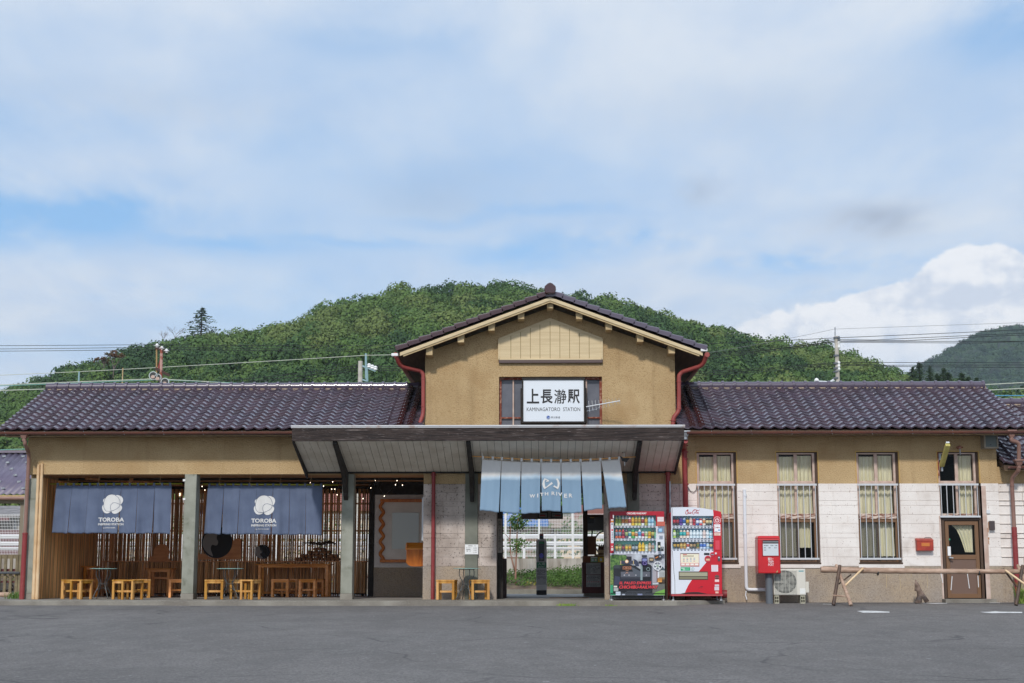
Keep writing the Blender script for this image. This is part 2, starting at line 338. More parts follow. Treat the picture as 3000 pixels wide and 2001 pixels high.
islands(M['bamboo'], .75); islands(M['bamboo_old'], .9); islands(M['bark'], .6)
for k_ in ('pine', 'pine_dark'):
    m_ = M[k_]; t_ = m_.node_tree; p_ = t_.nodes['Principled BSDF']; l_ = p_.inputs['Base Color'].links[0].from_socket; oi = t_.nodes.new('ShaderNodeObjectInfo'); h_ = t_.nodes.new('ShaderNodeHueSaturation')
    t_.links.new(mth('MULTIPLY_ADD', oi.outputs['Random'], .45, .72, tree=t_), h_.inputs['Value']); t_.links.new(mth('MULTIPLY_ADD', oi.outputs['Random'], -.2, 1.2, tree=t_), h_.inputs['Saturation']); t_.links.new(l_, h_.inputs['Color']); t_.links.new(h_.outputs[0], p_.inputs['Base Color'])
M['bars'] = mat('silver bars', S(206,208,212), .4, metal=.15)
M['dimglass'] = mat('dim insect screen glass', (.10,.10,.09), .12, alpha=.52, spec=.5)
def const(name, r, g, b, rough=.5, **k):
    if name not in M: M[name] = mat(name, S(r, g, b), rough, **k)
    return M[name]
# ---------------------------------------------------------------- lettering
def text(s, x0, x1, z0, z1, Y, mt, parent, name='lettering', shear=0, bold=0, thick=.003, warp=None, fit=True):
    c = bpy.data.curves.new(name, 'FONT'); c.body = s; c.size = 1; c.shear = shear; c.offset = bold; c.resolution_u = 3; c.extrude = 0
    o = bpy.data.objects.new(name, c); COL.objects.link(o); bpy.context.view_layer.update()
    me = bpy.data.meshes.new_from_object(o.evaluated_get(bpy.context.evaluated_depsgraph_get())); COL.objects.unlink(o); bpy.data.objects.remove(o)
    if not me.vertices: return None
    xs = [v.co.x for v in me.vertices]; ys = [v.co.y for v in me.vertices]; a, b, d, e = min(xs), max(xs), min(ys), max(ys)
    mb = MB(); vs = []
    for v in me.vertices:
        x = x0+(v.co.x-a)/(b-a)*(x1-x0); z = z0+(v.co.y-d)/max(e-d, 1e-6)*(z1-z0)
        if warp: p = warp(x, z); vs.append(p)
        else: vs.append((x, Y, z))
    mb.add(vs, [tuple(p.vertices) for p in me.polygons]); bpy.data.meshes.remove(me)
    if parent is None: return mb
    ob = mb.build(name, mt, parent)
    return ob
def textrows(mb, x0, x1, z0, z1, Y, n, seed=1, cov=.85, t=.0015, fill=.45):
    """fine print too small to read: broken thin bars"""
    r = random.Random(seed); dz = (z1-z0)/n
    for i in range(n):
        z = z1-dz*(i+.5); x = x0
        while x < x1-(x1-x0)*.03:
            l = (x1-x0)*r.uniform(.03, .16); e = min(x+l, x1)
            if r.random() < cov: mb.box(x, e, Y-t, Y, z-dz*fill/2, z+dz*fill/2)
            x = e+(x1-x0)*.02
            if r.random() < .05: break
# ---------------------------------------------------------------- ground
def profile_sheet(name, prof, x0, x1, nx, mt, **t):
    mb = MB(); vs = []; k = len(prof)
    for i in range(nx+1):
        x = x0+(x1-x0)*i/nx
        for (y, z) in prof: vs.append((x, y, z))
    fs = [(i*k+j, (i+1)*k+j, (i+1)*k+j+1, i*k+j+1) for i in range(nx) for j in range(k-1)]
    return mb.add(vs, fs).build(name, mt, None, **t)
profile_sheet('ground', [(-400,-1.6),(-34,-.9),(-1.4,-.2),(7.8,-.2),(7.9,-1.0),(14.4,-1.0),(14.5,-.25),(17.9,-.25),(18.4,.9),(60,1.0),(140,2),(700,4),(5000,20)], -3000, 3000, 4, M['grass'], kind='structure')
def asph(x, y): return -.058+(y+0.0)*.0245 if y > -31 else -.058-31*.0245
mb = MB(); vs = []; NX, NY = 90, 80
for i in range(NX+1):
    for j in range(NY+1):
        x = -45+90*i/NX; y = -44+(44.35)*j/NY
        vs.append((x, y, asph(x, y)+.012*noise.noise((x*.35, y*.3, 2))*(0 if y > -2.5 else min(1, (-2.5-y)/3))))
mb.add(vs, [(i*(NY+1)+j, (i+1)*(NY+1)+j, (i+1)*(NY+1)+j+1, i*(NY+1)+j+1) for i in range(NX) for j in range(NY)])
def asphalt_mat():
    m = bpy.data.materials.new('worn asphalt'); m.use_nodes = True; t = m.node_tree; p = t.nodes['Principled BSDF']; p.inputs['Roughness'].default_value = .88
    NN = t.nodes; LL = t.links; tc_ = NN.new('ShaderNodeTexCoord'); o = tc_.outputs['Object']
    def ns(scale, det=3, ro=.5, st=None, dist=0):
        n = NN.new('ShaderNodeTexNoise'); n.inputs['Scale'].default_value = scale; n.inputs['Detail'].default_value = det; n.inputs['Roughness'].default_value = ro; n.inputs['Distortion'].default_value = dist
        if st:
            mp = NN.new('ShaderNodeMapping'); mp.inputs['Scale'].default_value = st; LL.new(o, mp.inputs[0]); LL.new(mp.outputs[0], n.inputs['Vector'])
        else: LL.new(o, n.inputs['Vector'])
        return n.outputs[0]
    def mr(v, a, b, c=0, d=1):
        n = NN.new('ShaderNodeMapRange'); LL.new(v, n.inputs[0])
        for k, q in zip((1, 2, 3, 4), (a, b, c, d)): n.inputs[k].default_value = q
        return n.outputs[0]
    def mix(f, a, b):
        n = NN.new('ShaderNodeMixRGB')
        LL.new(f, n.inputs[0])
        for k, q in ((1, a), (2, b)):
            if isinstance(q, tuple): n.inputs[k].default_value = (*q, 1)
            else: LL.new(q, n.inputs[k])
        return n.outputs[0]
    c = mix(mr(ns(.35, 4, .6), .35, .65), (.180,.167,.160), (.246,.230,.220))
    c = mix(mr(ns(1.1, 5, .6, (1, .35, 1)), .52, .75, 0, .6), c, (.098,.093,.092))
    c = mix(mr(ns(60, 2), .56, .70, 0, .8), c, (.30,.30,.30))
    c = mix(mr(ns(45, 2, .5, (1, .6, 1.1)), .55, .68, 0, .75), c, (.075,.073,.08))
    c = mix(mr(ns(9, 2, .5, (1, .5, 1)), .72, .75), c, (.36,.36,.36)); c = mix(mr(ns(.16, 5, .6, (1, .6, 1), 1.5), .5, .66, 0, .55), c, (.19,.183,.178)); c = mix(mr(ns(.7, 4, .7, (.5, 1.2, 1), 2), .63, .72, 0, .6), c, (.07,.067,.066))
    c = mix(mr(ns(30, 3, .65), .42, .62, 0, .6), c, (.095,.090,.087)); c = mix(mr(ns(22, 3, .65), .52, .66, 0, .5), c, (.30,.285,.275)); c = mix(mr(ns(2.2, 4, .65, (1, .5, 1), 1), .42, .7, 0, .5), c, (.12,.112,.107))
    # crack lines
    v = NN.new('ShaderNodeTexVoronoi'); v.feature = 'DISTANCE_TO_EDGE'; v.inputs['Scale'].default_value = .24
    dn = NN.new('ShaderNodeTexNoise'); dn.inputs['Scale'].default_value = .9; dn.inputs['Detail'].default_value = 5; LL.new(o, dn.inputs['Vector'])
    vm = NN.new('ShaderNodeMixRGB'); vm.blend_type = 'ADD'; vm.inputs[0].default_value = 1.6; LL.new(o, vm.inputs[1]); LL.new(dn.outputs['Color'], vm.inputs[2]); LL.new(vm.outputs[0], v.inputs['Vector'])
    c = mix(mth('MULTIPLY', mr(v.outputs[0], .003, .010, .6, 0), mr(ns(.6), .45, .6), tree=t), c, (.055,.052,.055))
    LL.new(c, p.inputs['Base Color'])
    b = NN.new('ShaderNodeBump'); b.inputs['Distance'].default_value = .035; LL.new(ns(24, 6, .7), b.inputs['Height']); LL.new(b.outputs[0], p.inputs['Normal'])
    return m
mb.build('parking_lot', asphalt_mat(), None, kind='structure')
XL = PX(0, 0)-6; XS = PX(2130, -1.0, 1755)
# concrete apron in front of and under the station
mb = MB(); vs = []; xs = [XL+(XS-XL)*i/60 for i in range(61)]
for x in xs:
    f = -1.62+.05*noise.noise((x*1.3, 0, 0)); 
    if x > XS-1.2: f = -1.62+(x-XS+1.2)/1.2*1.0
    if x < PX(560, 0): f += .12
    vs += [(x, f, -.2), (x, f, -.012), (x, f+.03, 0), (x, .35, 0)]
mb.add(vs, [(i*4+j, (i+1)*4+j, (i+1)*4+j+1, i*4+j+1) for i in range(60) for j in range(3)])
mb.build('pavement', M['slab'], None, kind='structure')
mb = MB(); mb.quad((XL, .34, .003), (PX(1770, 2), .34, .003), (PX(1770, 2), 7.8, .003), (XL, 7.8, .003)); mb.quad((XL, 7.8, .003), (PX(1770, 2)+14, 7.8, .003), (PX(1770, 2)+14, 7.8, -1.0), (XL, 7.8, -1.0)); mb.quad((PX(1770, 2), 4.6, .003), (PX(1770, 2)+14, 4.6, .003), (PX(1770, 2)+14, 7.8, .003), (PX(1770, 2), 7.8, .003))
mb.build('platform_floor', M['floor'], None, kind='structure')
# parking marks
def ap(px, py):
    d = CM @ Vector(((px-1500)/F, -(py-1000.5)/F, -1)); t = (asph(0, 0)+.01-CAMZ)/(d.z-d.y*.0245)*1.0
    # solve z = -.058+.0245*y
    t = (-.058+.0245*CAMY-CAMZ)/(d.z-.0245*d.y); q = Vector((0, CAMY, CAMZ))+d*t; return q
mb = MB()
def mark(pts):
    q = [ap(*p) for p in pts]; mb.add([(v.x, v.y, v.z+.006) for v in q], [tuple(range(len(q)))])
mark([(2510,1791),(2530,1790),(2560,1790.5),(2606,1793),(2606,1795.5),(2560,1796),(2528,1796)]); mark([(2870,1793.5),(2900,1793),(2916,1791.5),(2930,1793),(2995,1793.5),(2995,1797),(2930,1797),(2905,1797.5),(2885,1796)])
mark([(2372,1761.2),(2440,1761.8),(2440,1763.2),(2380,1762.6)]); mark([(2672,1766.5),(2725,1767.5),(2775,1767),(2775,1769),(2740,1770),(2690,1768)]); mark([(2380+30,1770),(2436,1770.6),(2436,1771.6),(2412,1771)])
mark([(2895,1766),(2930,1766.5),(2930,1768),(2900,1767.6)])
mb.build('road_marking', M['paint'], None, kind='structure')
# ---------------------------------------------------------------- station building
ST = empty('station_building', (0, 2, 0), 'long low country railway station with ochre stucco walls and purple brown tiled roofs', 'station building')
def wallgrid(mb, x0, x1, z0, z1, y0, y1, holes=()):
    xs = sorted({x0, x1, *[max(x0, min(x1, v)) for h in holes for v in h[:2]]}); zs = sorted({z0, z1, *[max(z0, min(z1, v)) for h in holes for v in h[2:]]})
    nx, nz_ = len(xs)-1, len(zs)-1
    def solid(i, j):
        if not (0 <= i < nx and 0 <= j < nz_): return False
        cx = (xs[i]+xs[i+1])/2; cz = (zs[j]+zs[j+1])/2
        return not any(h[0] < cx < h[1] and h[2] < cz < h[3] for h in holes)
    for i in range(nx):
        for j in range(nz_):
            if not solid(i, j): continue
            a, b, c, d = xs[i], xs[i+1], zs[j], zs[j+1]
            mb.quad((a,y0,c),(b,y0,c),(b,y0,d),(a,y0,d)); mb.quad((b,y1,c),(a,y1,c),(a,y1,d),(b,y1,d))
            if not solid(i-1, j): mb.quad((a,y1,c),(a,y0,c),(a,y0,d),(a,y1,d))
            if not solid(i+1, j): mb.quad((b,y0,c),(b,y1,c),(b,y1,d),(b,y0,d))
            if not solid(i, j-1): mb.quad((a,y1,c),(b,y1,c),(b,y0,c),(a,y0,c))
            if not solid(i, j+1): mb.quad((a,y0,d),(b,y0,d),(b,y1,d),(a,y1,d))
ZB = PZ(1659, 0)      # top of pebble base
ZW = PZ(1417.5, 0)    # top of white block work
ZO = PZ(1388, 0)      # head of the openings on the left
ZE = PZ(1268, 0)+.25  # soffit
HX0, HX1 = PX(1245, 0, 1150), PX(1978, 0, 1150)     # hall gable wall
XD0, XD1 = PX(1455, 0), PX(1770, 0)                 # passage
XW0, XW1 = PX(1240, 0), PX(1455, 0)
XLw = PX(80, 0, 1350); XR = PX(2925, 0, 1450)
# windows of the right wing: x0,x1 measured around y=1480
WX = [(PX(2043, 0, 1480), PX(2160, 0, 1480)), (PX(2278, 0, 1480), PX(2399, 0, 1480)), (PX(2513, 0, 1480), PX(2637, 0, 1480)), (PX(2752, 0, 1480), PX(2873, 0, 1480))]
ZT = PZ(1325, 0); ZS = PZ(1648, 0)
DX0, DX1 = PX(2757, 0, 1560), PX(2880, 0, 1560); ZDT = PZ(1517, 0)
holes = [(a, b, ZS, ZT) for a, b in WX[:3]]+[(WX[3][0], WX[3][1], -.1, ZT)]
XG = PX(2000, 0, 1500)
mb = MB(); wallgrid(mb, PX(2000, 0, 1380), XR, ZW, ZE, 0, .22, holes); mb.build('stucco_wall', M['stucco'], ST)
mb = MB(); wallgrid(mb, XLw, HX0+.02, ZO, ZE, 0, .3); mb.build('stucco_wall', M['stucco'], ST)
mb = MB(); wallgrid(mb, XW0, PX(2000, 0, 1380), ZW, 3.5, .002, .22, [(XD0, XD1, 0, 2.62)]); mb.build('stucco_wall', M['stucco'], ST)
# gable wall with window opening
GA = P(1611.5, 871, -.5); GL = P(1164, 1036, -.5); GR = P(2066, 1031, -.5)
slope = (GA[1]-GL[1])/(GA[0]-GL[0])
gx0, gx1, gz0, gz1 = RC(1462, 1104, 1764, 1245, 0)
zg_ = GA[1]-(GA[0]-HX0)*slope-.12; zap = GA[1]-.14; gc = (HX0+HX1)/2
mb = MB(); wallgrid(mb, HX0, HX1, 3.0, zg_, -.03, .2, [(gx0, gx1, gz0, gz1)])
mb.prism([(HX0, zg_), (HX1, zg_), (gc, zap)], -.03, .2)
mb.box(HX0, HX0+.2, .2, 5, 3, zg_); mb.box(HX1-.2, HX1, .2, 5, 3, zg_)
mb.build('gable_wall', M['stucco'], ST)
# ---- painted blocks (courses read off the photo)
cz = [PZ(1200+v/2.613, 0) for v in (568, 632, 700, 737, 807, 877, 948, 985, 1057, 1130, 1199)]
def blocks(mb, x0, x1, holes, seed, yf=-.022, zt=None, vj=(.45, .62)):
    r = random.Random(seed); segs = []
    for k in range(len(cz)-1):
        zt_, zb_ = cz[k], cz[k+1]; x = x0; xs = [x0]
        while x < x1-.2: x += r.uniform(*vj); xs.append(min(x, x1))
        if xs[-1] < x1: xs.append(x1)
        if len(xs) > 2 and xs[-1]-xs[-2] < .12: xs.pop(-2)
        for a, b in zip(xs, xs[1:]):
            parts = [(a, b)]
            for h in holes:
                if h[2] < (zt_+zb_)/2 < h[3]:
                    q = []
                    for c, d in parts:
                        if h[1] <= c or h[0] >= d: q.append((c, d)); continue
                        if c < h[0]: q.append((c, h[0]))
                        if h[1] < d: q.append((h[1], d))
                    parts = q
            for c, d in parts:
                if d-c < .02: continue
                g = .0035; gx = .0022
                y = yf+r.uniform(-.002, .002); c += gx; d -= gx; e = .004
                mb.add([(c,y+e,zb_+g),(d,y+e,zb_+g),(d,y+e,zt_-g),(c,y+e,zt_-g),(c+e,y,zb_+g+e),(d-e,y,zb_+g+e),(d-e,y,zt_-g-e),(c+e,y,zt_-g-e),(c,.02,zb_+g),(d,.02,zb_+g),(d,.02,zt_-g),(c,.02,zt_-g)],
                       [(4,5,6,7),(0,1,5,4),(1,2,6,5),(2,3,7,6),(3,0,4,7),(8,9,1,0),(9,10,2,1),(10,11,3,2),(11,8,0,3)])
hb = [(a-.0, b, ZS-.06, ZT) for a, b in WX[:3]]+[(DX0, DX1, -.2, 9)]
mb = MB(); blocks(mb, XG-.05, XR, hb, 3); wallgrid(mb, XG, XR, ZB-.01, ZW-.003, -.012, .22, hb); mb.build('block_wall', M['block'], ST)
E0, E1 = PX(1838, 0), PX(1873, 0); D0, D1 = PX(1363, 0), PX(1400, 0)
mb = MB(); blocks(mb, XW0, XW1, [(D0, D1, -1, 9)], 5, vj=(.3, .5)); wallgrid(mb, XW0, XW1, ZB-.01, ZW-.003, -.012, .22); mb.build('block_wall', M['block_dirty'], ST)
mb = MB(); blocks(mb, XD1, XG-.05, [(E0, E1, -1, 9)], 6, vj=(.3, .5)); wallgrid(mb, XD1, XG-.05, ZB-.01, ZW-.003, -.012, .22); mb.build('block_wall', M['block_dirty'], ST)
mb = MB(); wallgrid(mb, XD1, XR, -.15, ZB, -.026, .22, [(DX0, DX1, -.2, 9)]); wallgrid(mb, XW0, XW1, -.05, ZB, -.026, .22); mb.build('base_course', M['pebble'], ST)
# pilasters
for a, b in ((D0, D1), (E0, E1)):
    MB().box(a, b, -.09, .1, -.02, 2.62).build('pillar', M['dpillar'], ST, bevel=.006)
# free pillars on the left: left end, two between the bays
for (a, b, c, nm) in ((66, 104, 1400, 0), (536, 571, 1388, 1), (1000, 1034, 1388, 1)):
    x0 = PX(a, -.05, 1560); x1 = PX(b, -.05, 1560); zt = PZ(c, -.05)
    p = MB().box(x0, x1, -.05, .3, .12, zt).build('pillar', M['pillar'], ST, bevel=.01)
    MB().box(x0-.006, x1+.006, -.056, .306, -.02, .12).build('plinth', M['slab'], p, bevel=.006)
for py in (1407, 1462):
    x0, x1, z0, z1 = RC(536, py-3, 543, py+3, -.055); MB().box(x0, x1, -.062, -.051, z0, z1).build('sticker', M['white'], ST)
# left end wall above the end pillar and its return
mb = MB(); mb.box(XLw, XLw+.25, .3, 4.5, -.1, ZE-.003); mb.build('side_wall', M['stucco'], ST)
# ---- interior of the waiting room, shaded
XI0 = PX(1090, 3.6, 1600); YB = 4.5
mb = MB(); mb.box(XLw+.25, XI0, .3, YB+.3, 2.62, 2.66); mb.box(XI0, XW1, .3, 3.6, 2.621, 2.66); mb.build('ceiling', M['ceilwood'], ST)
mb = MB()
for k in range(30):   # batten lines of the ceiling
    y = .42+k*.14
    mb.box(XLw+.25, XI0, y, y+.008, 2.618, 2.62)
mb.box(XLw+.3, XW0, 1.2, 1.26, 2.56, 2.612); mb.box(XLw+.3, XW0, 2.6, 2.66, 2.56, 2.612)
mb.build('ceiling_batten', M['darkwood'], ST)
mb = MB(); zz = 2.615
mb.bar((PX(250, 1), .9, 2.585), (PX(480, 2), 3.4, 2.585), .07, .05); mb.bar((PX(380, 1), 1.0, 2.58), (PX(330, 2), 3.0, 2.58), .07, .05)
mb.build('ceiling_brace', M['ceilwood'], ST)
# room wall carrying the wavy notice board
zb2 = PZ(1662, 3.6); zw2 = PZ(1449, 3.6)
mb = MB(); mb.box(XI0+.05, XW1, 3.6, 3.8, zb2, zw2); 
mb.build('block_wall', M['block'], ST)
mb = MB()
cz2 = [zw2-i*(zw2-zb2)/8 for i in range(9)]
for k in range(8):
    x = XI0+.07
    rr = random.Random(k)
    while x < XW0+.1:
        e = x+rr.uniform(.35, .6); mb.box(x, min(e, XW0+.2), 3.592, 3.6, cz2[k+1]+.003, cz2[k]-.003); x = e+.006
mb.build('block_facing', M['block'], ST)
mb = MB(); mb.box(XI0+.04, XW1, 3.585, 3.8, 0, zb2-.002); mb.build('base_course', M['pebble'], ST)
mb = MB(); mb.box(XI0-.02, XW1, 3.58, 3.8, zw2+.002, 2.62); mb.box(XI0-.08, XI0+.045, 3.56, 4.8, 0, 2.6); mb.build('dark_beam', M['darkwood'], ST)
mb = MB(); mb.box(XW0-.003, XW0+.2, .22, 3.58, 0, 2.62); mb.box(XW1-.12, XW1-.02, .22, 4.6, 0, 2.62); mb.build('partition_wall', M['block_dirty'], ST)
# passage: ceiling, side walls, right rooms behind
mb = MB(); mb.box(XW1-.1, XG, .22, 4.7, 2.62, 2.68); mb.build('ceiling', M['ceilwood'], ST)
XK = PX(1835, 2)
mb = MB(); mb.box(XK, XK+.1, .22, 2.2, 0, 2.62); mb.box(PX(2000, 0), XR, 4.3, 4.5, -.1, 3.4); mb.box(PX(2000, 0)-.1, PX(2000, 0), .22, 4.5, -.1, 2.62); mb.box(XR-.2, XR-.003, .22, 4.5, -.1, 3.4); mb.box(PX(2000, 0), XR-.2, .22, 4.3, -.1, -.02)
mb.box(PX(2000, 0), XR-.2, .22, 4.3, 3.0, 3.02); mb.build('partition_wall', const('unlit inner wall', 52, 47, 42, .9), ST)  # wall colour made dark to stand for the unlit rooms
# platform side frame of the passage
mb = MB(); mb.box(XLw+.2, XR, 4.5, 4.72, 2.45, 2.62)
mb.box(PX(1455, 4.6), PX(1470, 4.6), 4.5, 4.7, 0, 2.5)
mb.build('platform_beam', M['darkwood'], ST)
# ---------------------------------------------------------------- tiled roofs
def tiles(mb, O, U, V, Wd, Ln, cw, rl, ph=.034, seed=0, lim=None, flip=False):
    O = Vector(O); U = Vector(U).normalized(); V = Vector(V).normalized(); Nn = U.cross(V).normalized()
    if Nn.z < 0: Nn = -Nn
    r = random.Random(seed); nc = max(1, round(Wd/cw)); cw = Wd/nc; nr = max(1, round(Ln/rl)); rl = Ln/nr; K = 9
    def wave(t):
        if flip: t = 1-t
        return -.021*math.sin(2*math.pi*t)-.006*math.sin(4*math.pi*t+.6)
    for j in range(nr):
        for i in range(nc):
            jj = r.uniform(-.003, .003); tw = r.uniform(-.002, .002); vs = []
            a = j*rl-.012; b = (j+1)*rl+.004
            if lim and not lim(i*cw+cw/2, j*rl): continue
            for k in range(K+1):
                t = k/K; u = (i+t)*cw; h = wave(t); hx = jj+tw*(t-.5)
                vs += [O+U*u+V*a+Nn*(h+ph-.034+hx), O+U*u+V*a+Nn*(h+ph+hx), O+U*u+V*b+Nn*(h+.002+hx*.3)]
            fs = []
            for k in range(K):
                fs += [(k*3, (k+1)*3, (k+1)*3+1, k*3+1), (k*3+1, (k+1)*3+1, (k+1)*3+2, k*3+2)]
            mb.add(vs, fs)
YE = -.55; YRg = 2.45
ZEv = PZ(1256, YE, 800); ZRg = PZ(1138, YRg, 600)
zl = math.hypot(YRg-YE, ZRg-ZEv)
def wing(xe0, xe1, seed, YE=YE, ZEv=ZEv, YRg=YRg, ZRg=ZRg, flip=False, back=True):
    rows = 14; ln = math.hypot(YRg-YE, ZRg-ZEv)
    mb = MB(); tiles(mb, (xe0, YE, ZEv), (1,0,0), (0, YRg-YE, ZRg-ZEv), xe1-xe0, ln, .245, ln/rows, seed=seed, flip=flip)
    if back: tiles(mb, (xe0, 2*YRg-YE, ZEv), (1,0,0), (0, -(YRg-YE), ZRg-ZEv), xe1-xe0, ln, .245, ln/7, seed=seed+1)
    rf = mb.build('roof', M['tile'], ST, smooth=55)
    mb = MB()   # decking under the tiles
    d = .045
    mb.add([(x, y, z) for x in (xe0+.02, xe1-.02) for y, z in ((YE+.03, ZEv-d), (YRg, ZRg-d), (2*YRg-YE-.03, ZEv-d), (2*YRg-YE-.03, ZEv-.14), (YRg, ZRg-.14), (YE+.03, ZEv-.14))], [(0,1,7,6),(1,2,8,7),(2,3,9,8),(3,4,10,9),(4,5,11,10),(5,0,6,11),(0,5,4,1),(1,4,3,2),(6,7,10,11),(7,8,9,10)])
    mb.build('roof_deck', M['soffit'], rf)
    # ridge
    mb = MB(); mb.box(xe0+.05, xe1, YRg-.075, YRg+.075, ZRg-.03, ZRg+.0); mb.build('ridge_mortar', M['mortar'], rf)
    mb = MB(); x = xe0-.02
    while x < xe1-.05:
        e = min(x+.27, xe1+.02)
        mb.tube([(x+.02, YRg, ZRg+.035), (e, YRg, ZRg+.035)], .092, 12); mb.tube([(e-.045, YRg, ZRg+.04), (e+.012, YRg, ZRg+.04)], .108, 12); x = e
    mb.build('ridge', M['tile_ridge'], rf, smooth=50)
    # eave fascia and soffit boards
    MB().box(xe0+.05, xe1, YE+.04, YE+.075, ZEv-.15, ZEv-.045).build('fascia', M['trim'], rf)
    mb = MB(); mb.box(xe0+.05, xe1, YE+.07, .0, ZEv-.125, ZEv-.105)
    mb.build('soffit', M['soffit'], rf)
    return rf
xa = PX(137, YRg, 1135); RL = wing(xa, HX0+.0, 1)
xb = PX(2886, YRg, 1135); RR = wing(HX1, xb, 2, flip=True)
# raised sleeve tiles where the wing roofs meet the hall
for rf, xs_, xt in ((RL, (-.28, -.50), 0), (RR, (.30, .50), 1)):
    hx = HX0 if xt == 0 else HX1; mb = MB(); n = 14
    for q in xs_:
        for j in range(n):
            t0 = j/n; t1 = (j+1)/n
            p0 = Vector((hx+q, YE+(YRg-YE)*t0-.01, ZEv+(ZRg-ZEv)*t0+.055)); p1 = Vector((hx+q, YE+(YRg-YE)*t1, ZEv+(ZRg-ZEv)*t1+.035))
            mb.tube([p0, p1], [.065, .058], 10)
    mb.build('sleeve_tile', M['tile_dark'], rf, smooth=50)
# annex roof on the far right
YA = -.3; zae = PZ(1357, YA, 2980); zar = PZ(1183, 3.1, 2980); xan = PX(2938, YA, 1350)
RA = wing(xan, xan+6, 9, YE=YA, ZEv=zae, YRg=3.1, ZRg=zar, flip=True)
# hall roof, ridge running back
zE_L = GL[1]-.02
for sgn in (-1, 1):
    xt = GL[0] if sgn < 0 else GR[0]; L_ = abs(GA[0]-xt); Hh = L_*slope; ln = math.hypot(L_, Hh)
    mb = MB(); ox, oy = xt, -.47; V = Vector((-sgn*L_, 0, Hh))
    O = Vector((ox, oy, GA[1]-Hh+.075)); tiles(mb, O, (0, 1, 0), V, 6.8, ln-.06, .245, (ln-.06)/13, seed=11+sgn, flip=(sgn > 0))
    # verge pieces lapping down the front edge
    n = 13; Vn = V.normalized(); Nn = Vector((sgn*slope, 0, 1)).normalized()
    vb = MB()
    for j in range(n):
        a = O+Vn*(j*ln/n-.02)+Nn*.055; b = O+Vn*((j+1)*ln/n)+Nn*.025
        a.y = b.y = -.55; vb.bar(a, b, .12, .02); 
        a2 = a-Nn*.045; b2 = b-Nn*.03; a2.y = b2.y = -.612; vb.bar(a2, b2, .022, .06)
        vb.tube([(a.x, -.55, a.z+.015), (b.x, -.55, b.z+.012)], [.034, .028], 8)
    rf = mb.build('hall_roof', M['tile'], ST, smooth=55)
    vb.build('verge_tile', M['tile_dark'] if sgn < 0 else M['tile_ridge'], rf, smooth=40)
    # deck, barge board
    A = Vector((GA[0], 0, GA[1]+.02)); B = Vector((xt, 0, GA[1]-Hh+.02)); T = .09
    mb = MB(); mb.add([(p.x, y, p.z-dz) for y in (-.51, 6.0) for p, dz in ((A, 0), (B, 0), (B, T), (A, T))], [(0,1,2,3),(7,6,5,4),(0,4,5,1),(1,5,6,2),(2,6,7,3),(3,7,4,0)]); mb.build('roof_deck', M['soffit'], rf)
    b0 = B+Vector((-sgn*.06, 0, -.03+.06*slope)); a0 = A+Vector((0, 0, -.03))
    mb = MB(); hgt = .075
    mb.add([(p.x, y, p.z-dz) for y in (-.58, -.525) for p, dz in ((a0, 0), (b0, 0), (b0, hgt), (a0, hgt))], [(0,1,2,3),(7,6,5,4),(0,4,5,1),(1,5,6,2),(2,6,7,3),(3,7,4,0)])
    mb.build('barge_board', M['cream'], rf, bevel=.006)
    mb = MB(); b1 = b0+Vector((-sgn*.07, 0, -hgt+.07*slope)); a1 = a0+Vector((0, 0, -hgt))
    mb.add([(p.x, y, p.z-dz) for y in (-.56, -.52) for p, dz in ((a1, 0), (b1, 0), (b1, .035), (a1, .035))], [(0,1,2,3),(7,6,5,4),(0,4,5,1),(1,5,6,2),(2,6,7,3),(3,7,4,0)]); mb.build('barge_trim', M['trim'], rf)
    # eave gutter running back
    mb = MB(); mb.tube([(B.x+sgn*.03, -.60, B.z-.06), (B.x+sgn*.03, 5.9, B.z-.08)], .055, 10); mb.build('gutter', M['red'], rf, smooth=50)
    HR = rf
mb = MB(); y = -.67
while y < 5.9:
    mb.tube([(GA[0], y, GA[1]+.13), (GA[0], y+.27, GA[1]+.13)], .10, 12); mb.tube([(GA[0], y+.22, GA[1]+.135), (GA[0], y+.28, GA[1]+.135)], .115, 12); y += .27
mb.box(GA[0]-.09, GA[0]+.09, -.61, 5.9, GA[1]+.0, GA[1]+.1)
mb.build('ridge', M['tile_ridge'], HR, smooth=50)
mb = MB(); c = (GA[0], GA[1]+.15); o = [(c[0]+rx, c[1]+rz) for rx, rz in ((-.10,-.10),(.10,-.10),(.125,-.02),(.115,.05),(.05,.11),(0,.13),(-.05,.11),(-.115,.05),(-.125,-.02))]
mb.prism(o, -.72, -.66); mb.build('ridge_end_tile', M['tile_dark'], HR, bevel=.015)
# purlin ends
for qx, qy in ((1132,168),(932,243),(728,322),(517,403),(300,491),(1333,243),(1537,316),(1753,399),(1970,479)):
    px, pz = P(1130+qx/2.351, 820+qy/2.351, -.46)
    mb = MB(); s = 0 if qx == 1132 else (1 if qx > 1132 else -1)
    a = .068; t = -slope*s
    mb.prism([(px-a, pz-.085-a*t*0), (px+a, pz-.085), (px+a, pz+.085+a*t), (px, pz+.085+(a if s == 0 else 0)*slope*.9), (px-a, pz+.085-a*t)], -.46, .0)
    mb.build('purlin_end', M['trim'], ST, bevel=.005)
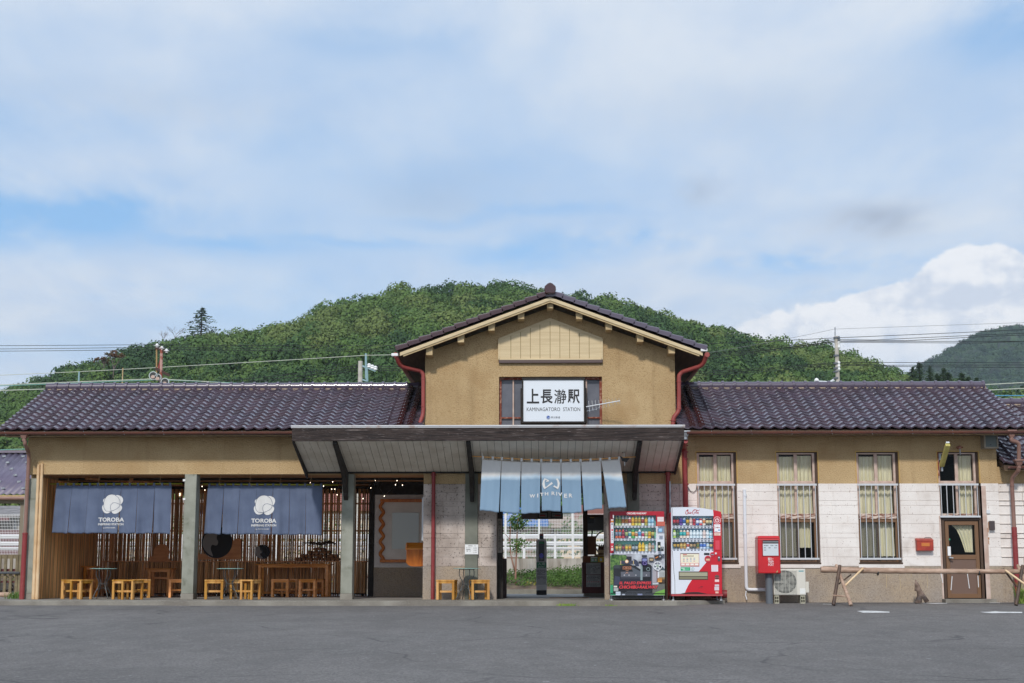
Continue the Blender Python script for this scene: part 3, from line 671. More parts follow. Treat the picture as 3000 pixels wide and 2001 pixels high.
# cream panel in the gable
def q7(x, y, Y=-.08): return P(1130+x/2.351, 820+y/2.351, Y)
o = [q7(780,548), q7(1490,548), q7(1490,405), q7(1132,268), q7(780,408)]
pn = MB().prism(o, -.065, -.03).build('gable_panel', M['cream'], ST)
mb = MB(); 
def band(a, b, wd, y0, y1):
    mb.bar((a[0], (y0+y1)/2, a[1]), (b[0], (y0+y1)/2, b[1]), y1-y0, wd) if False else mb.bar((a[0], (y0+y1)/2, a[1]), (b[0], (y0+y1)/2, b[1]), abs(y1-y0), wd, up=(0, 0, 1))
for a, b in ((o[1], o[2]), (o[2], o[3]), (o[3], o[4]), (o[4], o[0]), (o[0], o[1])):
    band(a, b, .035, -.085, -.06)
mb.build('panel_trim', M['cream'], pn)
mb = MB()
for qx, qy in ((862,372),(929,345),(996,318),(1062,293),(1132,270),(1199,297),(1266,322),(1334,349),(1401,375)):
    x, z1 = q7(qx, qy+14); _, z0 = q7(qx, 540)
    mb.box(x-.006, x+.006, -.0665, -.064, z0, z1)
mb.build('panel_joint', const('joint', 150, 128, 92, .9), pn)
x0, x1, z0, z1 = *[q7(779, 560)[0], q7(1494, 560)[0]], q7(1132, 572)[1], q7(1132, 551)[1]
MB().box(x0, x1, -.10, -.03, z0, z1).build('panel_sill', const('grey brown', 92, 76, 74, .6), pn, bevel=.005)
# gable window behind the sign
gw = MB(); gw.box(gx0, gx1, .08, .14, gz1-.05, gz1); gw.box(gx0, gx0+.05, .08, .14, gz0, gz1-.05); gw.box(gx1-.05, gx1, .08, .14, gz0, gz1-.05)
zt = q7(0, 946)[1]; gw.box(gx0+.05, gx1-.05, .09, .13, zt-.015, zt+.015)
gwo = gw.build('window', M['rust'], ST)
mb = MB(); 
for qx in (878, 1385): x = q7(qx, 850)[0]; mb.box(x-.015, x+.015, .085, .125, gz0, gz1-.05)
mb.build('mullion', M['winframe'], gwo)
MB().box(gx0+.05, gx1-.05, .14, .15, gz0, gz1-.05).build('pane', mat('dusty glass', S(112,114,124), .25, col2=S(96,98,108), nscale=3, spec=.5), gwo)
# ---------------------------------------------------------------- canopy
CY = -2.0
cx0, cx1, cz0, cz1 = RC(856, 1250, 2004, 1291, CY); zwall = PZ(1384, -.03)
CAN = empty('canopy', (0, 0, 3)); CAN.parent = ST; CAN.location = Vector((0, 0, 3))-Vector((0, 2, 0)); OFF[CAN.name] = Vector((0, 0, 3))
MB().box(cx0, cx1, CY-.02, CY+.04, cz0, cz1).build('fascia', M['weathered'], CAN)
mb = MB(); mb.box(cx0-.02, cx1+.02, CY-.045, CY+.06, cz1+.004, cz1+.03); mb.box(cx0-.02, cx1+.02, CY-.03, CY-.02, cz1-.02, cz1+.004); mb.build('flashing', M['flash'], CAN)
mb = MB(); mb.box(cx0, cx1, CY+.04, CY+.06, cz0+.0, cz1)
ztw = zwall+.42
for (a, b, c, d) in ((cx0+.01, cx1-.01, cz1, ztw),):
    mb.add([(a, CY+.04, c-.03), (b, CY+.04, c-.03), (b, -.03, d), (a, -.03, d), (a, CY+.04, c), (b, CY+.04, c), (b, -.03, d+.03), (a, -.03, d+.03)], [(0,3,2,1),(4,5,6,7),(0,1,5,4),(1,2,6,5),(2,3,7,6),(3,0,4,7)])
mb.build('canopy_roof', M['darkwood'], CAN)
mb = MB(); x = cx0+.03; r = random.Random(3)
zc0 = cz0+.02
while x < cx1-.03:
    e = min(x+.148, cx1-.03); g = .0035; dz = r.uniform(-.002, .002)
    mb.add([(xx, yy, zz+dz) for xx in (x+g, e-g) for yy, zz in ((CY+.045, zc0), (-.03, zwall), (-.03, zwall+.02), (CY+.045, zc0+.02))], [(0,1,5,4),(0,3,2,1),(4,5,6,7),(3,7,6,2)])
    x = e
mb.build('soffit', M['canopy'], CAN)
mb = MB(); mb.add([(xx, yy, zz) for xx in (cx0+.03, cx1-.03) for yy, zz in ((CY+.045, zc0+.022), (-.03, zwall+.022), (-.03, zwall+.04), (CY+.045, zc0+.04))], [(0,1,5,4),(0,3,2,1),(4,5,6,7),(3,7,6,2)]); mb.build('soffit_backing', M['darkwood'], CAN)
MB().box(cx0+.02, cx1-.02, -.09, -.031, zwall-.02, zwall+.06).build('wall_plate', M['darkwood'], CAN)
# side boards, running from the front down to the wall, tip hanging a little lower
for x in (cx0, cx1):
    s = -1 if x == cx0 else 1
    mb = MB(); mb.add([(xx, yy, zz) for xx in (x-.0+s*.002, x-s*.035) for yy, zz in ((CY+.04, cz0-.03), (-.05, zwall-(.13 if s < 0 else .05)), (-.05, ztw), (CY+.04, cz1))], [(0,1,2,3),(7,6,5,4),(0,4,5,1),(1,5,6,2),(2,6,7,3),(3,7,4,0)]); mb.build('side_board', M['darkwood'], CAN)
# curved brackets
for (pf, pb, pyb) in ((973, 1022, 1452), (1366, 1389, 1470), (1876, 1857, 1466)):
    xf = PX(pf, CY+.15, 1300); xw = PX(pb, -.1, 1450); xm = (xf+xw)/2; zb = PZ(pyb, -.1)
    x = xf*.5+xw*.5; mb = MB(); top = []; bot = []
    for i in range(13):
        t = i/12; y = CY+.08+(1.9)*t; zs = zc0+(zwall-zc0)*(y-CY-.045)/(2-.075)-.004
        top.append((y, zs)); bot.append((y, zs-.07-.19*t-max(0, t-.72)*1.25))
    hw = .045; vs = []; k = 13
    for (y, z), (y2, z2) in zip(top, bot): vs += [(x-hw, y, z), (x+hw, y, z), (x+hw, y2, z2), (x-hw, y2, z2)]
    fs = [(0,3,2,1), tuple(4*12+i for i in (0,1,2,3))]
    for i in range(12):
        for j in range(4): fs.append((i*4+j, i*4+(j+1) % 4, i*4+4+(j+1) % 4, i*4+4+j))
    mb.add(vs, fs); mb.box(x-.04, x+.04, -.19, -.092, zb, zwall-.2)
    mb.build('bracket', M['darkwood'], CAN, bevel=.008)
# lamp under the canopy
lx, lz = P(1614, 1339, -.9); L_ = empty('ceiling_lamp', (lx, -.9, lz), 'small dark strip lamp under the canopy above the middle curtain', 'lamp')
MB().box(lx-.175, lx+.175, -.97, -.83, lz+.0, lz+.055).build('housing', M['black'], L_, bevel=.01)
MB().box(lx-.165, lx+.165, -.95, -.85, lz-.055, lz).build('diffuser', const('frosted', 170, 168, 160, .5), L_, bevel=.015)
# ---------------------------------------------------------------- gutters and pipes
def gutter(x0, x1, y, z, mt, rf, r=.052, n=0):
    mb = MB(); vs = []; K = 8
    for x in (x0, x1):
        for j in range(K+1):
            a = math.pi+math.pi*j/K; vs.append((x, y+r*math.cos(a), z+r*math.sin(a)))
        for j in range(K+1):
            a = 2*math.pi-math.pi*j/K; vs.append((x, y+(r-.006)*math.cos(a), z+(r-.006)*math.sin(a)))
    q = 2*(K+1); mb.add(vs, [(j, (j+1) % q, q+(j+1) % q, q+j) for j in range(q)])
    g = mb.build('gutter', mt, rf, smooth=40)
    mb = MB(); k = int((x1-x0)/.83)
    for i in range(k):
        x = x0+.5+i*.83; mb.bar((x, y-r-.004, z+.015), (x+.02, y-.02, z-r-.006), .012, .006); mb.bar((x+.02, y-.02, z-r-.008), (x+.02, y+.06, z-.01), .012, .006)
    mb.build('gutter_clip', M['galv'], g)
    return g
GY = YE-.075
gutter(xa-.3, PX(860, GY, 1265), GY, PZ(1265.5, GY, 500), M['gutter'], RL)
gutter(PX(2012, GY, 1262), xb+.15, GY, PZ(1264, GY, 2500), M['gutter'], RR)
gutter(xan+.1, xan+6, YA-.07, zae-.07, M['gutter'], RA)
def pipe(name, pts, r, m, parent=ST, rings=()):
    mb = MB(); mb.tube(pts, r, 12); o = mb.build(name, m, parent, smooth=50)
    mb = MB()
    for (p, rr) in rings: mb.tube([(p[0], p[1], p[2]-.012), (p[0], p[1], p[2]+.012)], rr, 12)
    if rings: mb.build('pipe_clamp', m, o, smooth=50)
    return o
def pp(px, py, Y): a = P(px, py, Y); return (a[0], Y, a[1])
def arc(pts, r=.08, n=4):
    out = [Vector(pts[0])]
    for a, b, c in zip(pts, pts[1:], pts[2:]):
        a, b, c = Vector(a), Vector(b), Vector(c); u = (a-b); v = (c-b); k = min(r, u.length*.45, v.length*.45); p = b+u.normalized()*k; q = b+v.normalized()*k
        for i in range(n+1): t = i/n; out.append(p.lerp(b, t).lerp(b.lerp(q, t), t))
    return out+[Vector(pts[-1])]
def hopper(px, py, Y, h=.17, w=.17, m='brownpipe'):
    x, z = P(px, py, Y); mb = MB(); mb.add([(x+a*w/2*s, Y+b*w/2*s, zz) for zz, s in ((z-h, .55), (z, 1)) for a, b in ((-1,-1),(1,-1),(1,1),(-1,1))], [(0,3,2,1),(4,5,6,7),(0,1,5,4),(1,2,6,5),(2,3,7,6),(3,0,4,7)])
    mb.box(x-w/2-.01, x+w/2+.01, Y-w/2-.01, Y+w/2+.01, z-.03, z+.005); mb.tube([(x, Y, z-h-.06), (x, Y, z-h+.01)], .045, 12)
    return mb.build('rain_head', M[m], ST, bevel=.006)
hopper(72, 1268, -.56, h=.12); q = pp(73, 1290, -.56)
xl = PX(77, -.12, 1500)
pipe('downpipe', arc([pp(73, 1292, -.56), pp(73, 1300, -.56), (xl, -.13, PZ(1330, -.13, 80)), (xl, -.13, PZ(1565, -.13))], .12), .040, M['brownpipe'], rings=[((xl, -.13, PZ(1405, -.13)), .047), ((xl, -.13, PZ(1432, -.13)), .047)])
pipe('downpipe', [(xl, -.13, PZ(1560, -.13)), (xl, -.13, -.02)], .052, M['redpipe'], rings=[((xl, -.13, PZ(1563, -.13)), .06), ((xl, -.13, PZ(1717, -.13)), .058)])
hopper(2008, 1263, -.56, h=.12, m='galv')
xr = PX(2009, -.14, 1400)
pipe('downpipe', arc([pp(2008, 1292, -.56), pp(2003, 1302, -.4), (xr-.02, -.14, PZ(1312, -.14)), (xr, -.14, 0)], .1), .055, M['redpipe'], rings=[((xr, -.14, PZ(z_, -.14)), .064) for z_ in (1306, 1325, 1345, 1419)])
x1_ = PX(1269, -.12, 1560)
pipe('downpipe', [(x1_, -.12, zwall), (x1_, -.12, -.02)], .040, M['redpipe'], rings=[((x1_, -.12, PZ(z_, -.12)), .046) for z_ in (1445, 1575, 1718)]+[((x1_, -.12, zwall-.06), .06)])
x2_ = PX(1957.5, -.12, 1450)
pipe('downpipe', [(x2_, -.12, zwall), (x2_, -.12, 0)], .045, M['redpipe'], rings=[((x2_, -.12, zwall-.05), .065)])
pipe('conduit', [(x2_+.035, -.19, PZ(1410, -.19)), (x2_+.02, -.19, .1)], .018, M['galv'])
pipe('floor_pipe', [pp(2085, 1740, -.25), pp(2129, 1740, -.25)], .085, M['redpipe'])
hopper(2962, 1261, -.56, h=.14, m='brownpipe'); hopper(2984, 1347, -.42, h=.12, m='brownpipe')
pipe('downpipe', arc([pp(2962, 1285, -.56), pp(2964, 1291, -.56), pp(2985, 1296, -.5), pp(2985, 1345, -.42)], .1), .042, M['brownpipe'])
xq = PX(2971, -.13, 1550)
pipe('downpipe', arc([pp(2984, 1366, -.42), pp(2984, 1378, -.4), (xq, -.14, PZ(1402, -.14, 2970)), (xq, -.14, PZ(1548, -.14))], .1), .042, M['brownpipe'], rings=[((xq, -.14, PZ(1425, -.14)), .05)])
pipe('downpipe', [(xq, -.14, PZ(1545, -.14)), (xq, -.14, -.06)], .055, M['redpipe'], rings=[((xq, -.14, PZ(1570, -.14)), .062)])
# red pipes of the hall gutters
pipe('downpipe', arc([pp(1161, 1046, -.55), pp(1172, 1074, -.4), pp(1232, 1087, -.10), pp(1240, 1096, -.10), pp(1240, 1214, -.10), pp(1230, 1240, -.2)], .13), .042, M['red'], rings=[(pp(1240, 1110, -.1), .05), (pp(1240, 1190, -.1), .05)])
pipe('downpipe', arc([pp(2069, 1043, -.55), pp(2060, 1070, -.4), pp(1998, 1090, -.10), pp(1989, 1100, -.10), pp(1989, 1205, -.10), pp(1972, 1224, -.14), pp(1972, 1247, -.14)], .13), .045, M['red'], rings=[(pp(1989, 1118, -.1), .053), (pp(1989, 1198, -.1), .053), (pp(1972, 1232, -.14), .06)])
# ---------------------------------------------------------------- right wing windows
mk = MB
def pleat(mb, x0, x1, z0, z1, y, n, seed, amp=.018):
    r = random.Random(seed); K = n*8; vs = []; ph = [r.uniform(0, 6) for _ in range(4)]
    for i in range(K+1):
        u = i/K; x = x0+(x1-x0)*u; d = amp*math.sin(2*math.pi*n*u+ph[0]+.8*math.sin(5*u+ph[1]))+amp*.5*math.sin(2*math.pi*n*2.3*u+ph[2])
        vs += [(x, y+d*.6-.03, z1), (x+.004*math.sin(9*u+ph[3]), y+d, (z0+z1)/2), (x+.008*math.sin(7*u+ph[3]), y+d*1.25, z0+.004*math.sin(20*u))]
    mb.add(vs, [(i*3+j, (i+1)*3+j, (i+1)*3+j+1, i*3+j+1) for i in range(K) for j in (0, 1)])
Z1a = PZ(1417, 0); Z1b = PZ(1508, 0); Z1c = PZ(1520, 0)
for k, (a, b) in enumerate(WX):
    door = k == 3
    W_ = empty('window', ((a+b)/2, .08, ZS)); W_.parent = ST; W_.location = Vector(((a+b)/2, .08, ZS))-Vector((0, 2, 0)); OFF[W_.name] = Vector(((a+b)/2, .08, ZS))
    b_ = b; b = b-.055; t = .045; mid = (a+b)/2; mb = mk(); mb.box(b+.002, b_-.002, .06, .14, ZS if not door else Z1b-.03, ZT-.002); mb.box(a+.002, b, .05, .06, ZT-.022, ZT-.002); mb.build('reveal_shade', M['browndark'], W_); mb = mk()  # dark brown reveal strips, shadow of the recess put into their colour
    mb.box(a, a+t, .06, .15, ZT-(ZT-Z1b), ZT); mb.box(b-t, b, .06, .15, Z1b, ZT); mb.box(a+t, b-t, .06, .15, ZT-t, ZT); mb.box(a+t, b-t, .05, .15, Z1a-.03, Z1a+.03)
    mb.box(mid-.025, mid+.025, .08, .13, Z1a+.03, ZT-t); mb.box(mid-.025, mid+.025, .08, .13, Z1b, Z1a-.03)
    for (c, d) in ((a+t, mid-.025), (mid+.025, b-t)):
        mb.box(c, c+.02, .09, .12, Z1a+.03, ZT-t); mb.box(c, d, .088, .122, Z1a+.03, Z1a+.055)
    mb.build('frame', M['winframe'], W_, bevel=.004)
    mb = mk(); mb.box(a+.02, b-.02, .03, .14, Z1c if not door else Z1b-.03, Z1b+.02); mb.build('middle_rail', M['peel'], W_)
    g = mk(); g.quad((a+t, .105, Z1b+.02), (b-t, .105, Z1b+.02), (b-t, .105, ZT-t), (a+t, .105, ZT-t))
    if not door:
        mb = mk(); zt_ = Z1c-.003
        mb.box(a+.01, b-.01, .05, .14, zt_-.07, zt_); mb.box(a+.01, a+.045, .05, .14, ZS+.03, zt_-.07); mb.box(b-.045, b-.01, .05, .14, ZS+.03, zt_-.07); mb.box(a, b, .04, .14, ZS, ZS+.03)
        mb.build('lower_frame', M['brownal'], W_, bevel=.004)
        mb = mk(); mb.box(mid-.03+(.03 if k == 1 else 0), mid+.02+(.03 if k == 1 else 0), .09, .13, ZS+.03, zt_-.07); mb.box(a+.045, b-.045, .09, .13, ZS+.03, ZS+.07)
        mb.build('sash', M['browndark'], W_)
        g.quad((a+.045, .108, ZS+.07), (b-.045, .108, ZS+.07), (b-.045, .108, zt_-.07), (a+.045, .108, zt_-.07))
        # sill
        mb = mk(); mb.box(a-.02, b+.06, -.05, .05, ZS-.035, ZS-.003); mb.build('sill', M['browndark'], W_, bevel=.004)
        mb = mk(); mb.box(a-.03, b+.09, -.045, .0, ZS-.115, ZS-.038); mb.build('sill_ledge', M['block'], W_, bevel=.004)
    g.build('pane', M['glass'], W_)
    if not door:
        g = mk(); g.quad((a+.05, .086, ZS+.07), (mid-.005, .086, ZS+.07), (mid-.005, .086, Z1c-.075), (a+.05, .086, Z1c-.075))
        if k == 0: g.quad((mid+.005, .086, ZS+.07), (b-.05, .086, ZS+.07), (b-.05, .086, Z1c-.075), (mid+.005, .086, Z1c-.075))
        g.build('insect_screen', M['dimglass'], W_)
    mb = mk()
    zl_ = ZS+.09 if not door else Z1b+.02
    for (c, d, sd_) in ((a+.05, mid, 1), (mid+.01, b-.05, 2)):
        if door and sd_ == 1: continue
        cc = c+.04 if door else c
        pleat(mb, cc, d, Z1a-.0, ZT-.07-(.02 if sd_ == 1 else 0), .20, 4, k*10+sd_)
        pleat(mb, cc+(.02 if door else 0), d, Z1b-.05, Z1a+.02, .205, 4, k*10+sd_+3)
        if not door:
            lo = ZS+.13
            if k == 1 and sd_ == 2: c2, d2 = c+.04, d+.0; pleat(mb, c2, d2-.04, lo+.18, Z1b-.04, .22, 4, 77); continue
            pleat(mb, c+(.015), d, lo, Z1b-.04, .21, 4, k*10+sd_+6)
    mb.build('curtain', M['curtain'], W_)
    # bars
    mb = mk(); z0b = PZ(1637, -.06) if not door else PZ(1514, -.06)
    z1b = PZ(1421, -.06); n = 7; x0b = a+.02; x1b = b-.01
    mb.box(a-.01, b+.01, -.075, -.055, z1b-.018, z1b+.022); mb.box(a-.01, b+.02, -.075, -.055, z0b-.02, z0b+.018)
    for i in range(n):
        x = x0b+(x1b-x0b)*i/(n-1)
        if i in (0, n-1): x += .01 if i == 0 else -.01
        mb.tube([(x, -.065, z0b), (x, -.065, z1b)], .0085, 8)
    mb.build('window_bars', M['bars'], W_)
    # reveal edge strip of ochre
    b = b_; mb = mk(); mb.box(a-.018, a, -.008, .0, ZW+.01, ZT+.018); mb.box(b, b+.018, -.008, 0, ZW+.01, ZT+.018); mb.box(a, b, -.008, 0, ZT, ZT+.018); mb.build('reveal_edge', const('ochre edge', 196, 160, 92, .9), W_)
# darkness backing of the rooms handled by inner walls; door
D_ = empty('door', (DX0, .05, 0)); D_.parent = ST; D_.location = Vector((DX0, .05, 0))-Vector((0, 2, 0)); OFF[D_.name] = Vector((DX0, .05, 0))
mb = mk(); zt_ = PZ(1519, 0); x0, x1 = DX0+.02, DX1-.02
mb.box(x0, x0+.055, .0, .1, .02, zt_); mb.box(x1-.055, x1, .0, .1, .02, zt_); mb.box(x0+.055, x1-.055, .0, .1, zt_-.05, zt_)
mb.build('frame', M['browndark'], D_, bevel=.004)
zm = PZ(1632, 0); a, b = x0+.07, x1-.07
mb = mk(); mb.box(a, a+.075, .02, .07, .03, zt_-.06); mb.box(b-.075, b, .02, .07, .03, zt_-.06); mb.box(a+.075, b-.075, .02, .07, zt_-.14, zt_-.06); mb.box(a+.075, b-.075, .02, .07, zm-.05, zm+.045); mb.box(a+.075, b-.075, .02, .07, .03, .12)
mb.build('leaf', M['brownal'], D_, bevel=.003)
mk().box(a+.075, b-.075, .035, .06, .12, zm-.05).build('panel', const('brown panel', 112, 88, 76, .5), D_)
g = mk(); g.quad((a+.075, .045, zm+.045), (b-.075, .045, zm+.045), (b-.075, .045, zt_-.14), (a+.075, .045, zt_-.14)); g.build('pane', M['glass'], D_)
mb = mk(); vs = []; K = 24; zz0, zz1 = zm+.1, zt_-.14
for i in range(K+1):
    u = i/K; xt_ = b-.52+(.44)*u; xb_ = b-.26+.17*u
    for j in range(7):
        t = j/6; s_ = t**.55; x = xt_*(1-s_)+xb_*s_; vs.append((x, .14+.02*math.sin(u*26), zz1+(zz0-zz1)*t))
mb.add(vs, [(i*7+j, (i+1)*7+j, (i+1)*7+j+1, i*7+j+1) for i in range(K) for j in range(6)]); mb.build('curtain', M['curtain'], D_)
mb = mk(); hx, hz = P(2782, 1634, 0); mb.tube([(hx, .02, hz), (hx, -.05, hz)], .025, 10); mb.tube([(hx-.02, -.05, hz), (hx+.06, -.055, hz-.01)], .016, 8); mb.build('handle', M['galv'], D_)
mb = mk(); x0_, x1_2, z0_, z1_ = RC(2777, 1601, 2786, 1628, 0); mb.box(x0_, x1_2, .012, .02, z0_, z1_); mb.build('notice_sticker', M['white'], D_)
mk().box(PX(2775, 0), PX(2784, 0), .038, .044, PZ(1583, 0), PZ(1578, 0)).build('green_sticker', const('green', 40, 140, 110), D_)
mk().box(DX0-.05, DX1+.12, -.32, .05, -.08, .015).build('door_step', M['slab'], D_, bevel=.01)
# jamb strips beside the door
mb = mk(); mb.box(DX1, DX1+.09, -.03, .1, -.03, PZ(1425, 0)); mb.box(DX0-.035, DX0, -.03, .1, -.03, zt_+.05); mb.build('door_jamb', M['winframe'], D_)
mk().box(WX[3][0], DX0+.02, .0, .1, PZ(1395, 0)-.0, ZT-.01).build('red_jamb', M['rust'], D_)
# annex wall to the right
mb = mk(); mb.box(XR, XR+5, .06, .3, ZW, zae-.05); mb.build('stucco_wall', M['stucco'], ST)
mb = mk(); cz_keep = cz; 
blocks(mb, XR+.002, XR+5, [], 12, yf=.036); wallgrid(mb, XR+.002, XR+5, ZB-.01, ZW-.003, .045, .3); mb.build('block_wall', M['block'], ST)
mb = mk(); mb.box(XR+.002, XR+5, .032, .3, -.15, ZB); mb.build('base_course', M['pebble'], ST)
for px, py in ((1157, 1040), (2062, 1026)):
    x, z = P(px, py, -.56); MB().box(x-.07, x+.07, -.62, -.5, z-.03, z+.03).build('gutter_end', M['white'], HR, bevel=.01)
# ---------------------------------------------------------------- signs on the front
def VW(ox, oy, sc):
    return lambda x, y, Y: P(ox+x/sc, oy+y/sc, Y)
def RW(ox, oy, sc):
    def f(a, b, c, d, Y): return RC(ox+a/sc, oy+b/sc, ox+c/sc, oy+d/sc, Y)
    return f
r7 = RW(1130, 820, 2.351); r6 = RW(1400, 820, 3.5633)
YS = -.20
x0, x1, z0, z1 = r7(948, 688, 1364, 975, YS)
SG = empty('station_sign', ((x0+x1)/2, YS, z0), 'white station name board in a dark timber frame under the gable', 'sign')
MB().box(x0, x1, YS, YS+.05, z0, z1).build('board', const('sign white', 226, 232, 240, .4), SG)
mb = MB(); a, b, c, d = r7(938, 674, 1375, 988, YS)
mb.box(a, b, YS-.03, YS+.12, z1, d); mb.box(a, b, YS-.03, YS+.12, c, z0); mb.box(a, x0, YS-.03, YS+.12, z0, z1); mb.box(x1, b, YS-.03, YS+.12, z0, z1)
mb.build('frame', M['darkwood'], SG, bevel=.006)
mb = MB(); 
for s, e in ((929, 938), (1376, 1385)):
    q0, q1, zz0, zz1 = r7(s, 748, e, 985, -.1); mb.box(q0, q1, -.16, .1, zz0, zz1)
mb.build('side_bracket', M['darkwood'], SG)
TY = YS-.003
for ch, (a, b, c, d) in zip('上長瀞駅', ((511, 1137, 640, 1290), (657, 1143, 782, 1292), (797, 1143, 925, 1292), (938, 1143, 1064, 1292))):
    q = r6(a, b, c, d, TY); text(ch, *q, TY, M['letter'], SG, 'station_name', bold=.008 if ch == '瀞' else .022)
q = r6(510, 1331, 858, 1370, TY); text('KAMINAGATORO', *q, TY, M['letter'], SG, 'roman_name')
q = r6(890, 1331, 1068, 1370, TY); text('STATION', *q, TY, M['letter'], SG, 'roman_name')
q = r6(763, 1424, 858, 1446, TY); text('秩父鉄道', *q, TY, const('slate', 60, 70, 84), SG, 'railway_name')
cx, cz_ = r6(735, 1435, 736, 1436, TY)[0], r6(735, 1435, 736, 1436, TY)[2]
mb = MB(); mb.mat(const('logo pale', 150, 160, 190)); mb.ring(cx, cz_, .042, .012, TY-.001, TY); mb.mat(const('logo blue', 24, 84, 170)); mb.disc(cx+.002, cz_+.002, .027, .027, TY-.002, TY-.0011); mb.mat(const('sign white', 0, 0, 0)); mb.disc(cx+.014, cz_-.008, .010, .010, TY-.003, TY-.0021)
mb.build('emblem', None, SG)
# TV aerial
AN = empty('tv_aerial', P(1715, 1194, -.3)[:1]+(-.3,)+P(1715, 1194, -.3)[1:], 'white television aerial sticking out right of the station name board', 'aerial')
def p3(q, Y): return (q[0], Y, q[1])
v6 = VW(1400, 820, 3.5633)
mb = MB(); A = Vector(p3(v6(1132, 1325, -.3), -.3)); B = Vector(p3(v6(1484, 1262, -.55), -.55)); mb.tube([A, B], .011, 8)
mb.tube([p3(v6(1138, 1370, -.2), -.2), p3(v6(1240, 1350, -.25), -.27), p3(v6(1268, 1330, -.3), -.36), p3(v6(1270, 1302, -.3), -.4)], .008, 8)
ab = mb.build('boom', M['pvc'], AN)
mb = MB()
for i in range(10):
    c = A.lerp(B, .08+i*.1); L2 = .12-.006*i; mb.tube([c+Vector((-.006, .05, L2)), c+Vector((.012, -.05, -L2))], .0035, 6)
mb.build('elements', M['galv'], AN)
# ---------------------------------------------------------------- shop curtains
def noren(nm, label, Y, panels, m, pole_pts, polem, ydisp, tabs, tabm, group=None):
    xs = [p[0] for p in panels]; root = empty(nm, ((panels[0][0]+panels[-1][1])/2, Y, panels[0][2]), label, 'shop curtain', group)
    mb = MB()
    for pi, (a, b, zt, c, d, zb0, zb1, ztr) in enumerate(panels):
        NX, NZ = 26, 30; vs = []
        for i in range(NX+1):
            for j in range(NZ+1):
                u, v = i/NX, j/NZ; sl = v**.9
                top = zt+(ztr-zt)*u; x = (a+(b-a)*u)*(1-sl)+(c+(d-c)*u)*sl; z = top+((zb0+(zb1-zb0)*u+.007*math.sin(u*5+pi*2.1)+.004*math.sin(u*13+pi))-top)*v
                vs.append((x, ydisp(x, z)+(.006*(pi % 2)-.003)*v, z))
        mb.add(vs, [(i*(NZ+1)+j+1, (i+1)*(NZ+1)+j+1, (i+1)*(NZ+1)+j, i*(NZ+1)+j) for i in range(NX) for j in range(NZ)])
    o = mb.build('cloth', m, root, smooth=True); s = o.modifiers.new('thick', 'SOLIDIFY'); s.thickness = .002
    mb = MB()
    for (x, z) in tabs:
        mb.box(x-.022, x+.022, Y-.02, Y-.017, z-.045, z+.018); mb.box(x-.022, x+.022, Y+.017, Y+.02, z-.045, z+.018); mb.box(x-.022, x+.022, Y-.02, Y+.02, z+.018, z+.021)
    mb.build('tabs', tabm, o)
    MB().tube(pole_pts, .013, 10).build('pole', polem, root, smooth=True)
    return root
v7 = VW(140, 1400, 5.878); v5 = VW(560, 1380, 3.92); v1 = VW(1300, 1300, 3.918)
YN = .36
def disp_blue(seed):
    def f(x, z):
        k = max(0, min(1, (PZ(1422, YN)-z)/.95)); return YN+(.006+.030*k)*(math.sin(x*13.5+seed+k*.9)+.6*math.sin(x*29+seed*2.3-k*1.3))*.6+.012*k*math.sin(x*3+seed)
    return f
